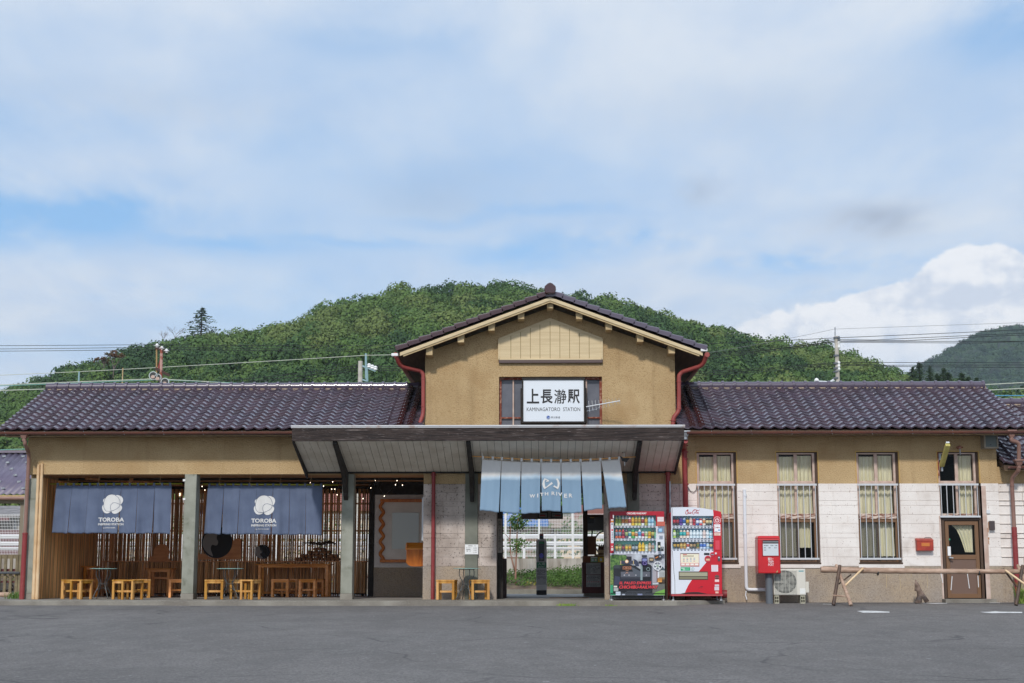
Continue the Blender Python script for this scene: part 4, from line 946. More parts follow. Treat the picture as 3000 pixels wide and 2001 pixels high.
def blue_noren(vf, tops, bots, ty, byl, byr, pl, label, seed, emb, sc, txt):
    pans = []
    for i in range(7):
        a = vf(tops[i], ty, YN); b = vf(tops[i+1], ty, YN); c = vf(bots[i][0], byl+(byr-byl)*i/7, YN); d = vf(bots[i][1], byl+(byr-byl)*(i+1)/7, YN)
        pans.append((a[0], b[0], a[1], c[0], d[0], c[1], d[1], b[1]))
    f = disp_blue(seed); ph = vf(*pl[0], YN), vf(*pl[1], YN); zP = (ph[0][1]+ph[1][1])/2
    tabs = [(pans[0][0]+.03+(pans[-1][1]-pans[0][0]-.06)*i/14, zP) for i in range(15)]
    root = noren('noren', label, YN, pans, M['indigo'], [(ph[0][0], YN, ph[0][1]), (ph[1][0], YN, ph[1][1])], M['green_bamboo'], f, tabs, M['indigo'], 'indigo curtains of the waiting room')
    mb = MB()
    for k in range(4): x = pans[0][0]+.25+k*(pans[-1][1]-pans[0][0]-.5)/3; mb.tube([(x-.02, YN, zP-.015), (x+.01, YN+.02, 2.62)], .004, 5); mb.tube([(x+.03, YN, zP-.05), (x+.012, YN-.02, zP+.03)], .004, 5)
    mb.build('rope', M['trim'], root)
    # emblem: soft rounded blobs printed on the cloth
    ex, ez = vf(*emb, YN); k = sc
    def blob_(mb, cx, cz, rx, rz, off, ph=0, wob=.06, rot=0):
        n, m_ = 36, 6; vs = [(ex+cx*k, f(ex+cx*k, ez+cz*k)-off, ez+cz*k)]
        for j in range(1, m_+1):
            for i in range(n):
                a = 2*math.pi*i/n; rr = j/m_*(1+wob*math.sin(3*a+ph)); x = ex+(cx+rx*rr*math.cos(a))*k; z = ez+(cz+rz*rr*math.sin(a))*k; vs.append((x, f(x, z)-off, z))
        fs = [(0, 1+(i+1) % n, 1+i)[::-1] for i in range(n)]
        for j in range(m_-1): fs += [(1+j*n+i, 1+j*n+(i+1) % n, 1+(j+1)*n+(i+1) % n, 1+(j+1)*n+i) for i in range(n)]
        mb.add(vs, fs)
    mb = MB()
    blob_(mb, -112, 52, 52, 52, .005); blob_(mb, 98, 62, 80, 95, .0052, 1); blob_(mb, -82, -72, 98, 84, .0054, .5); blob_(mb, 66, -68, 98, 96, .0056, 1); blob_(mb, -8, 22, 150, 145, .0062, 2.2, .04)
    e = mb.build('emblem', M['cloth_white'], root)
    mb = MB()
    def line(pts): mb.tube([(ex+x*k, f(ex+x*k, ez+z*k)-.008, ez+z*k) for x, z in pts], .0042, 5)
    line([(-5+150*math.cos(R(a))*(1+.04*math.sin(3*R(a)+2.2)), 20+145*math.sin(R(a))*(1+.04*math.sin(3*R(a)+2.2))) for a in range(75, 195, 8)])
    line([(50, 150), (100, 115), (130, 60), (135, 0), (120, -50), (80, -85), (30, -110), (-40, -125), (-100, -120), (-135, -85), (-150, -40), (-150, 0)])
    line([(-10, -155), (-15, -110), (-30, -60), (-22, -10), (10, 20), (50, 25), (100, 10), (135, -8), (155, -25)])
    mb.build('emblem_line', M['indigo'], e)
    wp = lambda x, z: (x, f(x, z)-.007, z)
    for s_, (a, b, c, d), bd, nm in txt:
        p0 = vf(a, d, YN); p1 = vf(c, b, YN); text(s_, p0[0], p1[0], p0[1], p1[1], YN, M['cloth_white'], root, nm, bold=bd, warp=wp)
    return root
blue_noren(v7, (150,418,707,992,1270,1555,1843,2133), ((65,345),(352,636),(640,928),(932,1198),(1222,1508),(1516,1790),(1815,2105)), 132, 950, 962, ((30,106),(2318,100)), 'indigo cloth shop curtain in the bay nearest the end pillar, white emblem', 1.3, (1112, 452), 1/5.878/137.5*1.0,
    (('TOROBA', (872, 683, 1312, 756), .03, 'lettering'), ('INSPIRING STATION', (868, 780, 1300, 818), .03, 'lettering'), ('by WITH RIVER', (950, 850, 1170, 878), .015, 'lettering')))
blue_noren(v5, (195,377,566,755,942,1135,1322,1510), ((145,335),(350,530),(536,735),(738,912),(925,1118),(1123,1306),(1310,1500)), 168, 722, 735, ((130,150),(1690,160)), 'indigo cloth shop curtain in the second bay, above the long wooden table', 4.1, (842, 392), 1/3.92/137.5*.675,
    (('TOROBA', (692, 546, 982, 595), .03, 'lettering'), ('INSPIRING STATION', (692, 612, 980, 637), .03, 'lettering'), ('by WITH RIVER', (745, 661, 895, 676), .015, 'lettering')))
YC = -1.25
def f3(x, z):
    k = max(0, min(1, (PZ(1345, YC)-z)/1.05)); return YC-.02*k+(.003+.014*k)*(math.sin(x*17+1)+.7*math.sin(x*37+k*2))*.6+.05*k*math.sin(x*1.1+1)
tops = (440,663,890,1115,1345,1572,1805,2020); bots = ((415,633,768,785),(648,868,785,802),(887,1103,800,800),(1127,1342,772,775),(1362,1582,796,790),(1612,1820,768,746),(1895,2097,745,725))
tz = (178,196,208,214,215,208,196,180); pans = []
for i in range(7):
    a = v1(tops[i], tz[i], YC); b = v1(tops[i+1], tz[i+1], YC); c = v1(bots[i][0], bots[i][2], YC); d = v1(bots[i][1], bots[i][3], YC); pans.append((a[0]+.004, b[0]-.004, a[1], c[0], d[0], c[1], d[1], b[1]))
def dye():
    m = bpy.data.materials.new('dip dyed cloth'); m.use_nodes = True; t = m.node_tree; p = t.nodes['Principled BSDF']; p.inputs['Roughness'].default_value = .9
    g = t.nodes.new('ShaderNodeNewGeometry'); s = t.nodes.new('ShaderNodeSeparateXYZ'); t.links.new(g.outputs['Position'], s.inputs[0])
    n = t.nodes.new('ShaderNodeTexNoise'); n.inputs['Scale'].default_value = 2.2; t.links.new(g.outputs['Position'], n.inputs['Vector'])
    h = mth('ADD', s.outputs[2], mth('MULTIPLY', mth('SUBTRACT', n.outputs[0], .5, tree=t), .16, tree=t), tree=t)
    mr = t.nodes.new('ShaderNodeMapRange'); mr.inputs[1].default_value = v1(0, 425, YC)[1]; mr.inputs[2].default_value = v1(0, 345, YC)[1]; t.links.new(h, mr.inputs[0])
    cr = t.nodes.new('ShaderNodeValToRGB'); e = cr.color_ramp.elements; e[0].position = 0; e[0].color = (*S(128,156,182), 1); e[1].position = 1; e[1].color = (*S(226,224,222), 1); q = e.new(.45); q.color = (*S(186,208,226), 1)
    t.links.new(mr.outputs[0], cr.inputs[0])
    n2_ = t.nodes.new('ShaderNodeTexNoise'); n2_.inputs['Scale'].default_value = 1.4; n2_.inputs['Detail'].default_value = 4; t.links.new(g.outputs['Position'], n2_.inputs['Vector'])
    mr2 = t.nodes.new('ShaderNodeMapRange'); mr2.inputs[1].default_value = .4; mr2.inputs[2].default_value = .7; mr2.inputs[3].default_value = 0; mr2.inputs[4].default_value = .3; t.links.new(n2_.outputs[0], mr2.inputs[0])
    mx = t.nodes.new('ShaderNodeMixRGB'); mx.inputs[2].default_value = (*S(152,178,200), 1); t.links.new(mr2.outputs[0], mx.inputs[0]); t.links.new(cr.outputs[0], mx.inputs[1])
    mx2 = t.nodes.new('ShaderNodeMixRGB'); t.links.new(mr.outputs[0], mx2.inputs[0]); t.links.new(mx.outputs[0], mx2.inputs[1]); t.links.new(cr.outputs[0], mx2.inputs[2]); t.links.new(mx2.outputs[0], p.inputs['Base Color'])
    return m
M['dye'] = dye()
pole = [p3(v1(a, b, YC), YC) for a, b in ((300,142),(440,150),(700,166),(900,178),(1120,187),(1340,189),(1560,186),(1800,174),(2020,160),(2220,149))]
def poley(x):
    for a, b in zip(pole, pole[1:]):
        if a[0] <= x <= b[0]: return a[2]+(b[2]-a[2])*(x-a[0])/(b[0]-a[0])
    return pole[0][2]
tabs = [(x_, poley(x_)) for x_ in [v1(t_, 170, YC)[0] for t_ in (450,563,668,785,893,1010,1120,1232,1345,1458,1570,1685,1797,1903,2012)]]
NC = noren('noren', 'pale blue dip dyed shop curtain of seven strips under the canopy', YC, pans, M['dye'], pole, M['bamboo'], f3, tabs, M['cloth_white'])
mb = MB()
for (a, b, c, d) in ((437, 70, 442, 145), (2068, 80, 2078, 252)): mb.tube([p3(v1(a, b, YC), YC), p3(v1(c, d, YC), YC)], .008, 6)
mb.build('rope', M['cloth_white'], NC)
mb = MB()
for (a, b) in ((440, 80), (2068, 85)):
    x, z = v1(a, b, YC)
    for q in range(7): t = q*.9; mb.tube([(x-.04*math.cos(t), YC-.01, z-.03*math.sin(t)), (x+.04*math.cos(t), YC+.02, z+.035*math.sin(t*1.3))], .006, 5)
x, z = v1(2080, 170, YC); mb.add([(x-.11, YC-.02, z+.06), (x-.03, YC-.03, z+.01), (x+.10, YC-.02, z+.01), (x+.03, YC-.03, z-.08), (x-.06, YC-.02, z-.05)], [(0, 4, 3, 2, 1)])
mb.build('knot', M['black'], NC)
wp = lambda x, z: (x, f3(x, z)-.010, z)
mb = MB(); k3 = []
def poly(pts):
    vs = [wp(*v1(a, b, YC)) for a, b in pts]; mb.add(vs, [tuple(range(len(pts)))])
# interlocking ring-shaped emblem
for P4 in ([(1158,395),(1140,425),(1158,432),(1172,408)], [(1158,395),(1208,420),(1200,432),(1172,415)], [(1208,420),(1208,432),(1172,440),(1178,428)], [(1140,425),(1131,460),(1160,462),(1158,432)], [(1131,460),(1140,498),(1164,486),(1160,462)], [(1140,498),(1157,522),(1172,500),(1164,486)], [(1157,522),(1200,492),(1196,478),(1172,500)], [(1196,478),(1200,492),(1254,458),(1238,438)],
           [(1302,395),(1288,405),(1300,425),(1318,415)], [(1318,415),(1300,425),(1308,455),(1333,452)], [(1333,452),(1308,455),(1305,490),(1327,488)], [(1327,488),(1305,490),(1296,500),(1312,523)], [(1312,523),(1296,500),(1270,478),(1255,490)], [(1270,478),(1286,488),(1300,495),(1296,505)]): poly(P4)
mb.build('emblem', M['cloth_white'], NC)
for ch, a, b, yt, yb in (('W',985,1050,580,620),('I',1073,1085,572,616),('T',1105,1147,563,600),('H',1160,1200,556,594),('R',1238,1278,549,590),('I',1292,1301,552,594),('V',1312,1362,560,602),('E',1382,1417,574,620),('R',1437,1478,572,616)):
    p0 = v1(a, yb, YC); p1 = v1(b, yt, YC); text(ch, p0[0], p1[0], p0[1], p1[1], YC, M['cloth_white'], NC, 'lettering', bold=.03, warp=wp)
# ---------------------------------------------------------------- stools and tables
FL = .003
def stool(label, mt, seed=0):
    r = random.Random(seed); root = empty('wooden_stool', (0, 0, 0), label, 'stool', 'small square wooden stools')
    W, D, H = .39, .30, .405
    mb = MB(); mb.box(-W/2, W/2, -D/2, D/2, H-.03, H); mb.build('seat', mt, root, bevel=.005)
    for sx in (-1, 1):
        for sy in (-1, 1): MB().box(sx*(W/2-.055), sx*(W/2-.005), sy*(D/2-.05), sy*(D/2-.01), 0, H-.03).build('leg', mt, root, bevel=.003)
    for sy in (-1, 1): MB().box(-W/2+.055, W/2-.055, sy*(D/2-.02)-.012, sy*(D/2-.02)+.012, H-.075, H-.031).build('apron', mt, root)
    mb = MB(); mb.box(-W/2+.055, W/2-.055, -.018, .018, .145, .185); mb.build('stretcher', mt, root)
    for sx in (-1, 1): MB().box(sx*(W/2-.045), sx*(W/2-.02), -D/2+.05, D/2-.05, .15, .19).build('cross_rail', mt, root)
    return root
pr = stool('pale pine stool at the near right of the table by the pilaster', M['pine'])
pd = stool('orange brown stool at the middle of the long table', M['pine_dark'])
def floorY(py): return CAMY+(CAMZ-FL)*F/(py-1678)
def put(root, px, py, rz, label, z=FL, first=False):
    o = root if first else copy_tree(root); Y = floorY(py); o.location = (PX(px, Y, py-30), Y, z); o.rotation_euler = (0, 0, R(rz)); o['label'] = label; return o
put(pr, 1404, 1754.6, 14, 'pine stool on the mailbox side of the glass table before the block wall', first=True)
put(pr, 1309, 1754.8, -10, 'pine stool beside the dark red downpipe, before the block wall')
put(pr, 208, 1752.8, 12, 'pine stool nearest the bamboo lined end wall')
put(pr, 238, 1754, 68, 'pine stool turned sideways, just left of the first glass table')
put(pr, 362, 1754, -14, 'pine stool just right of the first glass table, its long side showing')
put(pr, 388, 1754.6, 70, 'pine stool turned end on, second right of the first glass table')
put(pr, 413, 1750, 20, 'pine stool half hidden behind the stools right of the first glass table')
put(pr, 627, 1754, 10, 'pine stool between the second pillar and the second glass table')
put(pr, 705, 1753, -12, 'pine stool just right of the second glass table, its long side showing')
put(pr, 734, 1754.5, 72, 'pine stool turned end on, in front of the left end of the long table')
put(pd, 821, 1748, 4, 'orange brown stool in front of the long table, nearer its left end', first=True)
put(pd, 848, 1746.2, 8, 'orange brown stool close behind the left stool of the long table')
put(pd, 902, 1748, 0, 'orange brown stool in front of the long table, nearer its right end')
put(pd, 929, 1746, -6, 'orange brown stool close behind the right stool of the long table')
put(pd, 521, 1749, 10, 'orange brown stool partly hidden by the first free standing pillar')
put(pd, 258, 1747, 30, 'orange brown stool in the dark by the tall side table')
def bistro(label, first=None):
    root = empty('round_table', (0, 0, 0), label, 'table', 'small round glass tables with iron legs')
    MB().lathe((0, 0, 0), [(.275, .626), (.285, .630), (.285, .636), (.275, .640)], 32).build('table_top', M['tableglass'], root, smooth=40)
    for k in range(4):
        a = R(90*k+25); c, s = math.cos(a), math.sin(a)
        prof = [(.155, .622), (.165, .56), (.165, .50), (.125, .42), (.085, .35), (.088, .29), (.125, .22), (.18, .12), (.215, .04), (.235, .008)]
        MB().tube([(r_*c, r_*s, z) for r_, z in prof], .0085, 8).build('leg', M['iron'], root, smooth=True)
    mb = MB(); mb.tube([(.10*math.cos(R(t)), .10*math.sin(R(t)), .315) for t in range(0, 361, 15)], .006, 6, caps=False)
    mb.tube([(.16*math.cos(R(t)), .16*math.sin(R(t)), .617) for t in range(0, 361, 15)], .006, 6, caps=False)
    for k in range(4):
        a = R(90*k+25); pts = [(.155, .16), (.10, .215), (0, .235)]; mb.tube([(r_*math.cos(a), r_*math.sin(a), z) for r_, z in pts], .006, 6)
    mb.build('ring', M['iron'], root, smooth=True)
    return root
bt = bistro('round glass table between two pine stools before the block wall')
put(bt, 1367, 1755, 0, 'round glass table between two pine stools before the block wall', first=True)
put(bt, 301, 1753.5, 20, 'first round glass table, in the bay nearest the bamboo wall')
put(bt, 672, 1753.5, 40, 'second round glass table, left of the long wooden table')
def wtable(px0, px1, pyt, pyb, label, D=.5, rail=None, cat='table'):
    Y = floorY(pyb); x0, x1 = PX(px0, Y), PX(px1, Y); zt = PZ(pyt, Y); root = empty('wooden_table', ((x0+x1)/2, Y, FL), label, cat)
    MB().box(x0, x1, Y-.03, Y+D+.03, zt-.025, zt).build('table_top', M['pine_dark'], root, bevel=.004)
    i = .06
    for a in (x0+i, x1-i-.06):
        for b in (Y, Y+D-.06): MB().box(a, a+.06, b, b+.06, FL, zt-.025).build('leg', M['pine_dark'], root, bevel=.003)
    MB().box(x0+i+.06, x1-i-.06, Y+.01, Y+.05, zt-.085, zt-.026).build('apron', M['pine_dark'], root)
    zr = FL+.06 if rail is None else PZ(rail, Y); MB().box(x0+i+.06, x1-i-.06, Y+D-.05, Y+D-.02, zr, zr+.05).build('rail', M['pine_dark'], root)
    return root
wtable(752, 971, 1652, 1746.5, 'long orange brown wooden table in the second bay')
wtable(431, 509, 1665, 1746, 'small wooden table just left of the first free standing pillar', D=.4, rail=1697)
wtable(243, 286, 1658, 1747, 'narrow tall wooden table in the dark corner of the waiting room', D=.35)
# ---------------------------------------------------------------- bamboo lining
def culm(mb, x, y, z0, z1, r_, rnd, n=7):
    pts = []; rr = []; z = z0; k = rnd.uniform(.22, .34); ph = rnd.uniform(0, k); zs = [z0]
    q = z0+ph
    while q < z1: zs += [q-.006, q, q+.006]; q += k*rnd.uniform(.85, 1.15)
    zs = sorted(set([min(max(v, z0), z1) for v in zs]+[z1]))
    dx = rnd.uniform(-.006, .006)
    for i, v in enumerate(zs): pts.append((x+dx*(v-z0), y, v)); rr.append(r_)
    for i in range(1, len(zs)-1):
        if i % 3 == 2: rr[i] = r_*1.10
    mb.tube(pts, rr, n)
rnd = random.Random(5)
YBk = 4.5
mb = MB(); y = .12
while y < YBk: rr = rnd.uniform(.019, .026); culm(mb, PX(107, .1, 1500)+.03+rnd.uniform(0, .008), y, .003, PZ(1392, .1)-.03, rr, rnd); y += 2*rr+rnd.uniform(.0, .002)
mb.build('bamboo_screen', M['bamboo'], None, loc=(PX(107, .1, 1500)+.03, 2, 0), label='wall lining of upright golden bamboo canes along the end wall of the waiting room', cat='bamboo screen')
mb = MB(); xq0, xq1 = XLw+.3, XI0-.06; x = xq0; zt_ = 2.55
while x < xq1:
    rr = rnd.uniform(.018, .024); culm(mb, x, YBk, .003, zt_, rr, rnd); 
    pxx = 1577+x*F/(YBk-CAMY)/.99
    g = rnd.uniform(.008, .020) if pxx > 860 else (rnd.choice([.001, .002, .004, .010, .018]) if pxx > 640 else (rnd.choice([.0, .0, .0, .001, .004, .010]) if pxx > 330 else 0))
    if 330 < pxx < 540 and rnd.random() < .25: g = .014
    x += 2*rr+g
for z in (.45, 1.55, 2.2): mb.tube([(xq0, YBk+.045, z), (xq1, YBk+.045, z)], .02, 6)
mb.build('bamboo_screen', M['bamboo_old'], None, loc=((xq0+xq1)/2, YBk, 0), label='tall see-through screen of dark bamboo canes across the back of the waiting room', cat='bamboo screen')
# ledge with half height bamboo front
xl0, xl1 = PX(306, 4.1, 1650), PX(1073, 4.1, 1650); zl = PZ(1643, 4.1)
CT = empty('bamboo_counter', ((xl0+xl1)/2, 4.2, 0), 'long waist high ledge faced with dark bamboo, in front of the back screen', 'counter')
mb = MB(); x = xl0
while x < xl1: rr = rnd.uniform(.018, .026); culm(mb, x, 4.12, .07, zl-.03, rr, rnd); x += 2*rr+(rnd.uniform(.0, .004) if rnd.random() < .88 else rnd.uniform(.015, .04))
mb.build('bamboo_front', M['bamboo_old'], CT)
MB().box(xl0-.03, xl1+.02, 4.06, 4.42, zl-.025, zl).build('ledge', M['ply'], CT, bevel=.004)
mb = MB()
for k in range(14): x = xl0+.1+k*(xl1-xl0-.2)/13; mb.box(x, x+.04, 4.16, 4.2, .003, zl-.026)
mb.box(xl0, xl1, 4.15, 4.16, .04, .09); mb.build('post', M['darkwood'], CT)
# two tall pale canes at the front corner
for k, (px, pyt) in enumerate(((113, 1361), (123.5, 1358))):
    mb = MB(); q = P(px, pyt, -.02); qb = P(px-14, 1752, -.02); n = 12; pts = []; rr = []
    for i in range(n*3+1):
        t = i/(n*3); pts.append((qb[0]+(q[0]-qb[0])*t+.02*(1-t)*0, -.02-.03*(1-t), .0+q[1]*t)); rr.append((.038-.006*t)*(1.09 if i % 3 == 1 else 1))
    mb.tube(pts, rr, 12); mb.build('bamboo_cane', M['bamboo_pale'], None, smooth=50, loc=(qb[0], -.02, 0), label=('thick pale bamboo cane leaning at the corner, the one next to the end pillar' if k == 0 else 'thick pale bamboo cane leaning at the corner, the one next to the golden canes'), cat='bamboo cane', group='tall pale bamboo canes at the corner')
# ---------------------------------------------------------------- decoration boards on the ledge
v8 = VW(560, 1500, 7.842)
def pts8(L_, Y): return [v8(a, b, Y) for a, b in L_]
o = pts8([(140,950),(300,965),(450,1040),(540,1060),(640,1040),(760,960),(850,820),(930,690),(1020,615),(1085,600),(1130,605),(1147,640),(1145,1090),(140,1095)], 4.28)
mb = MB().prism([(x, z-.0) for x, z in o], 4.28, 4.30); mb.build('wavy_board', M['ply'], None, loc=(o[-1][0]+.6, 4.29, zl), label='orange plywood board cut in a wave, standing on the ledge behind the curtain', cat='cut-out board')
def disc_board(cx, cy, rx, ry, Y, crescent, label):
    c = v8(cx, cy, Y); e = v8(cx+rx, cy+ry, Y); root = empty('painted_disc', (c[0], Y, e[1]), label, 'painted board')
    mb = MB(); mb.disc(c[0], c[1], abs(e[0]-c[0]), abs(e[1]-c[1]), Y, Y+.02, 48); mb.build('disc', const('chalk black', 48, 50, 54, .8), root)
    mb = MB(); mb.prism(pts8(crescent, Y), Y-.003, Y-.0005); mb.build('crescent', const('chalk grey', 150, 148, 148, .8), root)
def smooth(L_, it=2):
    for _ in range(it):
        L_ = [q for a, b in zip(L_, L_[1:]+L_[:1]) for q in ((a[0]*.75+b[0]*.25, a[1]*.75+b[1]*.25), (a[0]*.25+b[0]*.75, a[1]*.25+b[1]*.75))]
    return L_
disc_board(590, 700, 342, 360, 4.25, smooth([(330,500),(620,500),(575,600),(630,680),(600,770),(540,770),(480,740),(445,830),(470,920),(520,1045),(400,970),(300,860),(252,730),(285,600)]), 'large black painted disc with a grey crescent, standing on the ledge behind the curtain')
disc_board(1640, 915, 170, 165, 4.25, smooth([(1475,850),(1510,785),(1570,790),(1590,840),(1590,885),(1635,900),(1625,945),(1585,945),(1595,1000),(1665,1062),(1570,1075),(1500,1010),(1470,930)]), 'small black painted disc with a grey crescent, midway along the ledge')
x, z = P(473, 1617, 4.25); MB().disc(x, z, .19, .19, 4.25, 4.28, 36).build('wood_disc', M['ply'], None, loc=(x, 4.25, zl), label='round brown wooden disc standing on the ledge left of the first free pillar', cat='wooden disc')
x0, x1, z0, z1 = RC(436, 1627, 497, 1642, 4.2); c = (x0+x1)/2; MB().prism([(x0, zl+.001), (x1, zl+.001), (x1-.02, z1-.04), (x1-.12, z1), (c+.1, z1-.03), (c-.1, z1-.02), (x0+.12, z1), (x0+.02, z1-.05)], 4.18, 4.2).build('wooden_stand', M['ply'], None, loc=(c, 4.19, zl), label='low wavy wooden cut-out in front of the round wooden disc', cat='wooden cut-out')
# firewood
logc = []; r = random.Random(9); base = []
xa_, xb_ = v5(1195, 1000, 4.2)[0], v5(1700, 1000, 4.2)[0]
z = zl+.045
for row in range(5):
    off = row*.16; x = xa_+off+r.uniform(0, .05); xe = xb_-.02-(.15*max(0, row-1))
    while x < xe:
        rr = r.uniform(.036, .052); logc.append((x, z+r.uniform(-.004, .004), rr)); x += rr*2.05
    z += .078
mend = mat('cut log end', S(170,120,80), .85, col2=S(130,88,58), nscale=20)
for k, (x, z, rr) in enumerate(logc):
    mb = MB(); mb.mat(M['bark']); n = 9; a0 = r.uniform(0, 6); y0 = 4.10+r.uniform(0, .05); vs = []
    for y in (y0, y0+.28):
        for j in range(n): a = a0+2*math.pi*j/n; q = rr*r.uniform(.88, 1.03) if y == y0 else rr*.95; vs.append((x+q*math.cos(a), y, z+q*math.sin(a)))
    mb.add(vs, [(j, j+n, (j+1) % n+n, (j+1) % n) for j in range(n)]); mb.mat(mend); mb.add(vs, [tuple(range(n)), tuple(range(2*n-1, n-1, -1))])
    mb.build('firewood_log', None, None, loc=(x, y0+.14, z), label='cut firewood log stacked on the ledge behind the long table', cat='log', group='firewood logs stacked on the ledge')
mb = MB()
for k in range(16):
    x = v5(1330+k*18, 900, 4.2)[0]; mb.tube([(x-.12, 4.25, zl+.36+r.uniform(0, .06)), (x, 4.22, zl+.42+r.uniform(-.03, .07)), (x+.14, 4.25, zl+.38+r.uniform(0, .07))], r.uniform(.006, .014), 6)
mb.build('twigs', M['bark'], None, loc=(v5(1460, 900, 4.2)[0], 4.22, zl+.38), label='bundle of thin dark twigs lying on top of the firewood', cat='twigs', kind='stuff')
# ---------------------------------------------------------------- fairy lights and bulb
SL = empty('string_lights', (PX(950, 2), 2.0, 2.55), 'thin string of tiny warm lights hung under the waiting room ceiling', 'string lights')
glow = bpy.data.materials.new('lamp glow'); glow.use_nodes = True; p_ = glow.node_tree.nodes['Principled BSDF']; p_.inputs['Emission Color'].default_value = (1, .86, .66, 1); p_.inputs['Emission Strength'].default_value = 6; p_.inputs['Base Color'].default_value = (.8, .7, .6, 1)
bul = []
for (a, b) in ((117,726),(135,750),(542,727),(827,702),(973,696),(914,724),(967,744),(988,744),(1003,781),(1173,806),(1224,736),(1254,682),(1312,790),(1386,715),(1396,688),(1431,718)):
    py = 1100+b/2.24; px = 540+a/2.24
    Y = 1.0+(py-1400)/48*2.6; x, z = P(px, py, min(Y, 3.4)); Y = min(Y, 3.4); bul.append((x, Y, min(z, 2.57)))
for x, Y, z in bul: MB().lathe((x, Y, z-.018), [(.002, 0), (.006, .006), (.0065, .012), (.004, .022)], 8).build('bulb', glow, SL)
mb = MB()
for a, b in zip(bul, bul[1:]): a = Vector(a)+Vector((0, 0, .016)); b = Vector(b)+Vector((0, 0, .016)); m_ = (a+b)/2; m_.z -= .03; mb.tube([a, m_, b], .0028, 5)
mb.build('wire', M['black'], SL)
x, z = P(527, 1449, .9); PB = empty('pendant_bulb', (x, .9, 2.6), 'glowing clear filament bulb hanging beside the first free standing pillar', 'lamp')
MB().lathe((x, .9, z-.05), [(.012, 0), (.034, .02), (.042, .045), (.036, .07), (.018, .095), (.015, .12)], 16).build('bulb', mat('amber bulb', (.9,.6,.35), .1, alpha=.35), PB, smooth=True)
MB().tube([(x, .9, z-.025), (x, .9, z+.03)], .007, 6).build('filament', glow, PB)
MB().tube([(x, .9, z+.06), (x, .9, z+.10), (x, .9, 2.6)], [.014, .006, .004], 6).build('cord', M['black'], PB)
# small far string lights left bay
# ---------------------------------------------------------------- wavy notice board and basket
v9 = VW(960, 1340, 3.565); YWv = 3.5
NB = empty('notice_board', (v9(800, 1090, YWv)[0], YWv, v9(800, 1090, YWv)[1]), 'large notice board with a wavy orange wooden edge on the shaded block wall', 'notice board')
pts = []
for i in range(121):
    t = i/120; y = 452+(1080-452)*t; pts.append(p3(v9(565-17*math.cos(t*math.pi*10.2+math.pi), y, YWv), YWv))
MB().tube(pts, .038, 10).build('wavy_edge', M['orange'], NB, smooth=True)
a = v9(550, 452, YWv); b = v9(1010, 452, YWv); c = v9(545, 1082, YWv); d = v9(1010, 1082, YWv); xe = XW0-.0
mb = MB(); mb.box(a[0], xe, YWv-.04, YWv+.04, a[1]-.035, a[1]+.035); mb.box(c[0], xe, YWv-.04, YWv+.04, c[1]-.035, c[1]+.035); mb.build('rail', M['orange'], NB, bevel=.008)
mb = MB(); mb.prism([(q[0], q[2]) for q in pts[::3]]+[(xe, c[1]), (xe, a[1])], YWv+.03, YWv+.06); mb.build('board', mat('pale board', S(240,233,225), .7, col2=S(226,218,210), nscale=3), NB)
q = RW(960, 1340, 3.565)(672, 578, 952, 955, YWv+.01); mb = MB(); mb.box(q[0], q[1], YWv+.015, YWv+.022, q[2], q[3]); mb.build('glass_sheet', mat('greenish acrylic', S(176,180,170), .08, spec=.8), NB)
YB2 = .9; q = RW(960, 1340, 3.565)(817, 890, 1005, 1140, YB2); BK = empty('leaflet_box', ((q[0]+XW0)/2, YB2, q[2]), 'orange slatted wooden box fixed to the partition beside the notice board', 'box')
x0, x1, z0, z1 = q; x1 = XW0-.002; zm = v9(900, 965, YB2)[1]
mb = MB(); n = 22
for i in range(n):
    u0, u1 = i/n, (i+1)/n; a = x0+(x1-x0)*u0; b = x0+(x1-x0)*u1-.003; e = .035 if i in (0,) else 0
    yo = .16*(1-math.sin(math.pi*(.12+.76*(u0+u1)/2))); mb.box(a, b, YB2+yo, YB2+.3, z0+.07*(abs(2*u0-1)**4), zm)
mb.build('body', M['orange'], BK, bevel=.003)
MB().box(x0-.008, x1, YB2-.01, YB2+.31, zm+.002, zm+.03).build('rim', M['pine_dark'], BK, bevel=.004)
mb = MB()
for i in range(9): a = x0+.01+(x1-x0-.04)*i/8; mb.bar((a, YB2+.02, zm+.03), (a+.004, YB2+.25, z1), .014, .05, up=(1, 0, 0))
mb.build('fins', M['pine_dark'], BK)
MB().box(x0-.005, x0+.015, YB2+.0, YB2+.30, zm+.03, z1-.02).build('end_board', M['pine_dark'], BK)
mb = MB(); q = RW(960, 1340, 3.565)(985, 425, 1008, 870, .6); mb.box(XW0-.06, XW0-.004, .35, .9, q[2], q[3]); mb.build('display_case', M['pvc'], None, loc=(XW0-.03, .6, q[2]), label='narrow white display case on the partition above the leaflet box', cat='display case')
# fare notice on the pilaster
q = RC(1362, 1595, 1401, 1624, -.1); FN = empty('fare_notice', (q[0]+.1, -.1, q[2]), 'small white fare notice on the green pilaster above the glass table', 'notice')
MB().box(q[0], q[1], -.108, -.092, q[2], q[3]).build('plate', M['white'], FN)
mb = MB(); g = const('grey ink', 90, 90, 92); mb.mat(g); textrows(mb, q[0]+.03, q[1]-.03, q[3]-.045, q[3]-.015, -.108, 1, 2); textrows(mb, q[0]+.03, q[0]+.13, q[2]+.02, q[3]-.055, -.108, 4, 4, cov=.7); mb.build('print', None, FN)
for s_, k in (('630', 0), ('1,060', 1), ('2,120', 2)):
    z = q[3]-.075-k*.045; text(s_, q[1]-.10, q[1]-.03, z-.012, z+.012, -.110, g, FN, 'lettering')
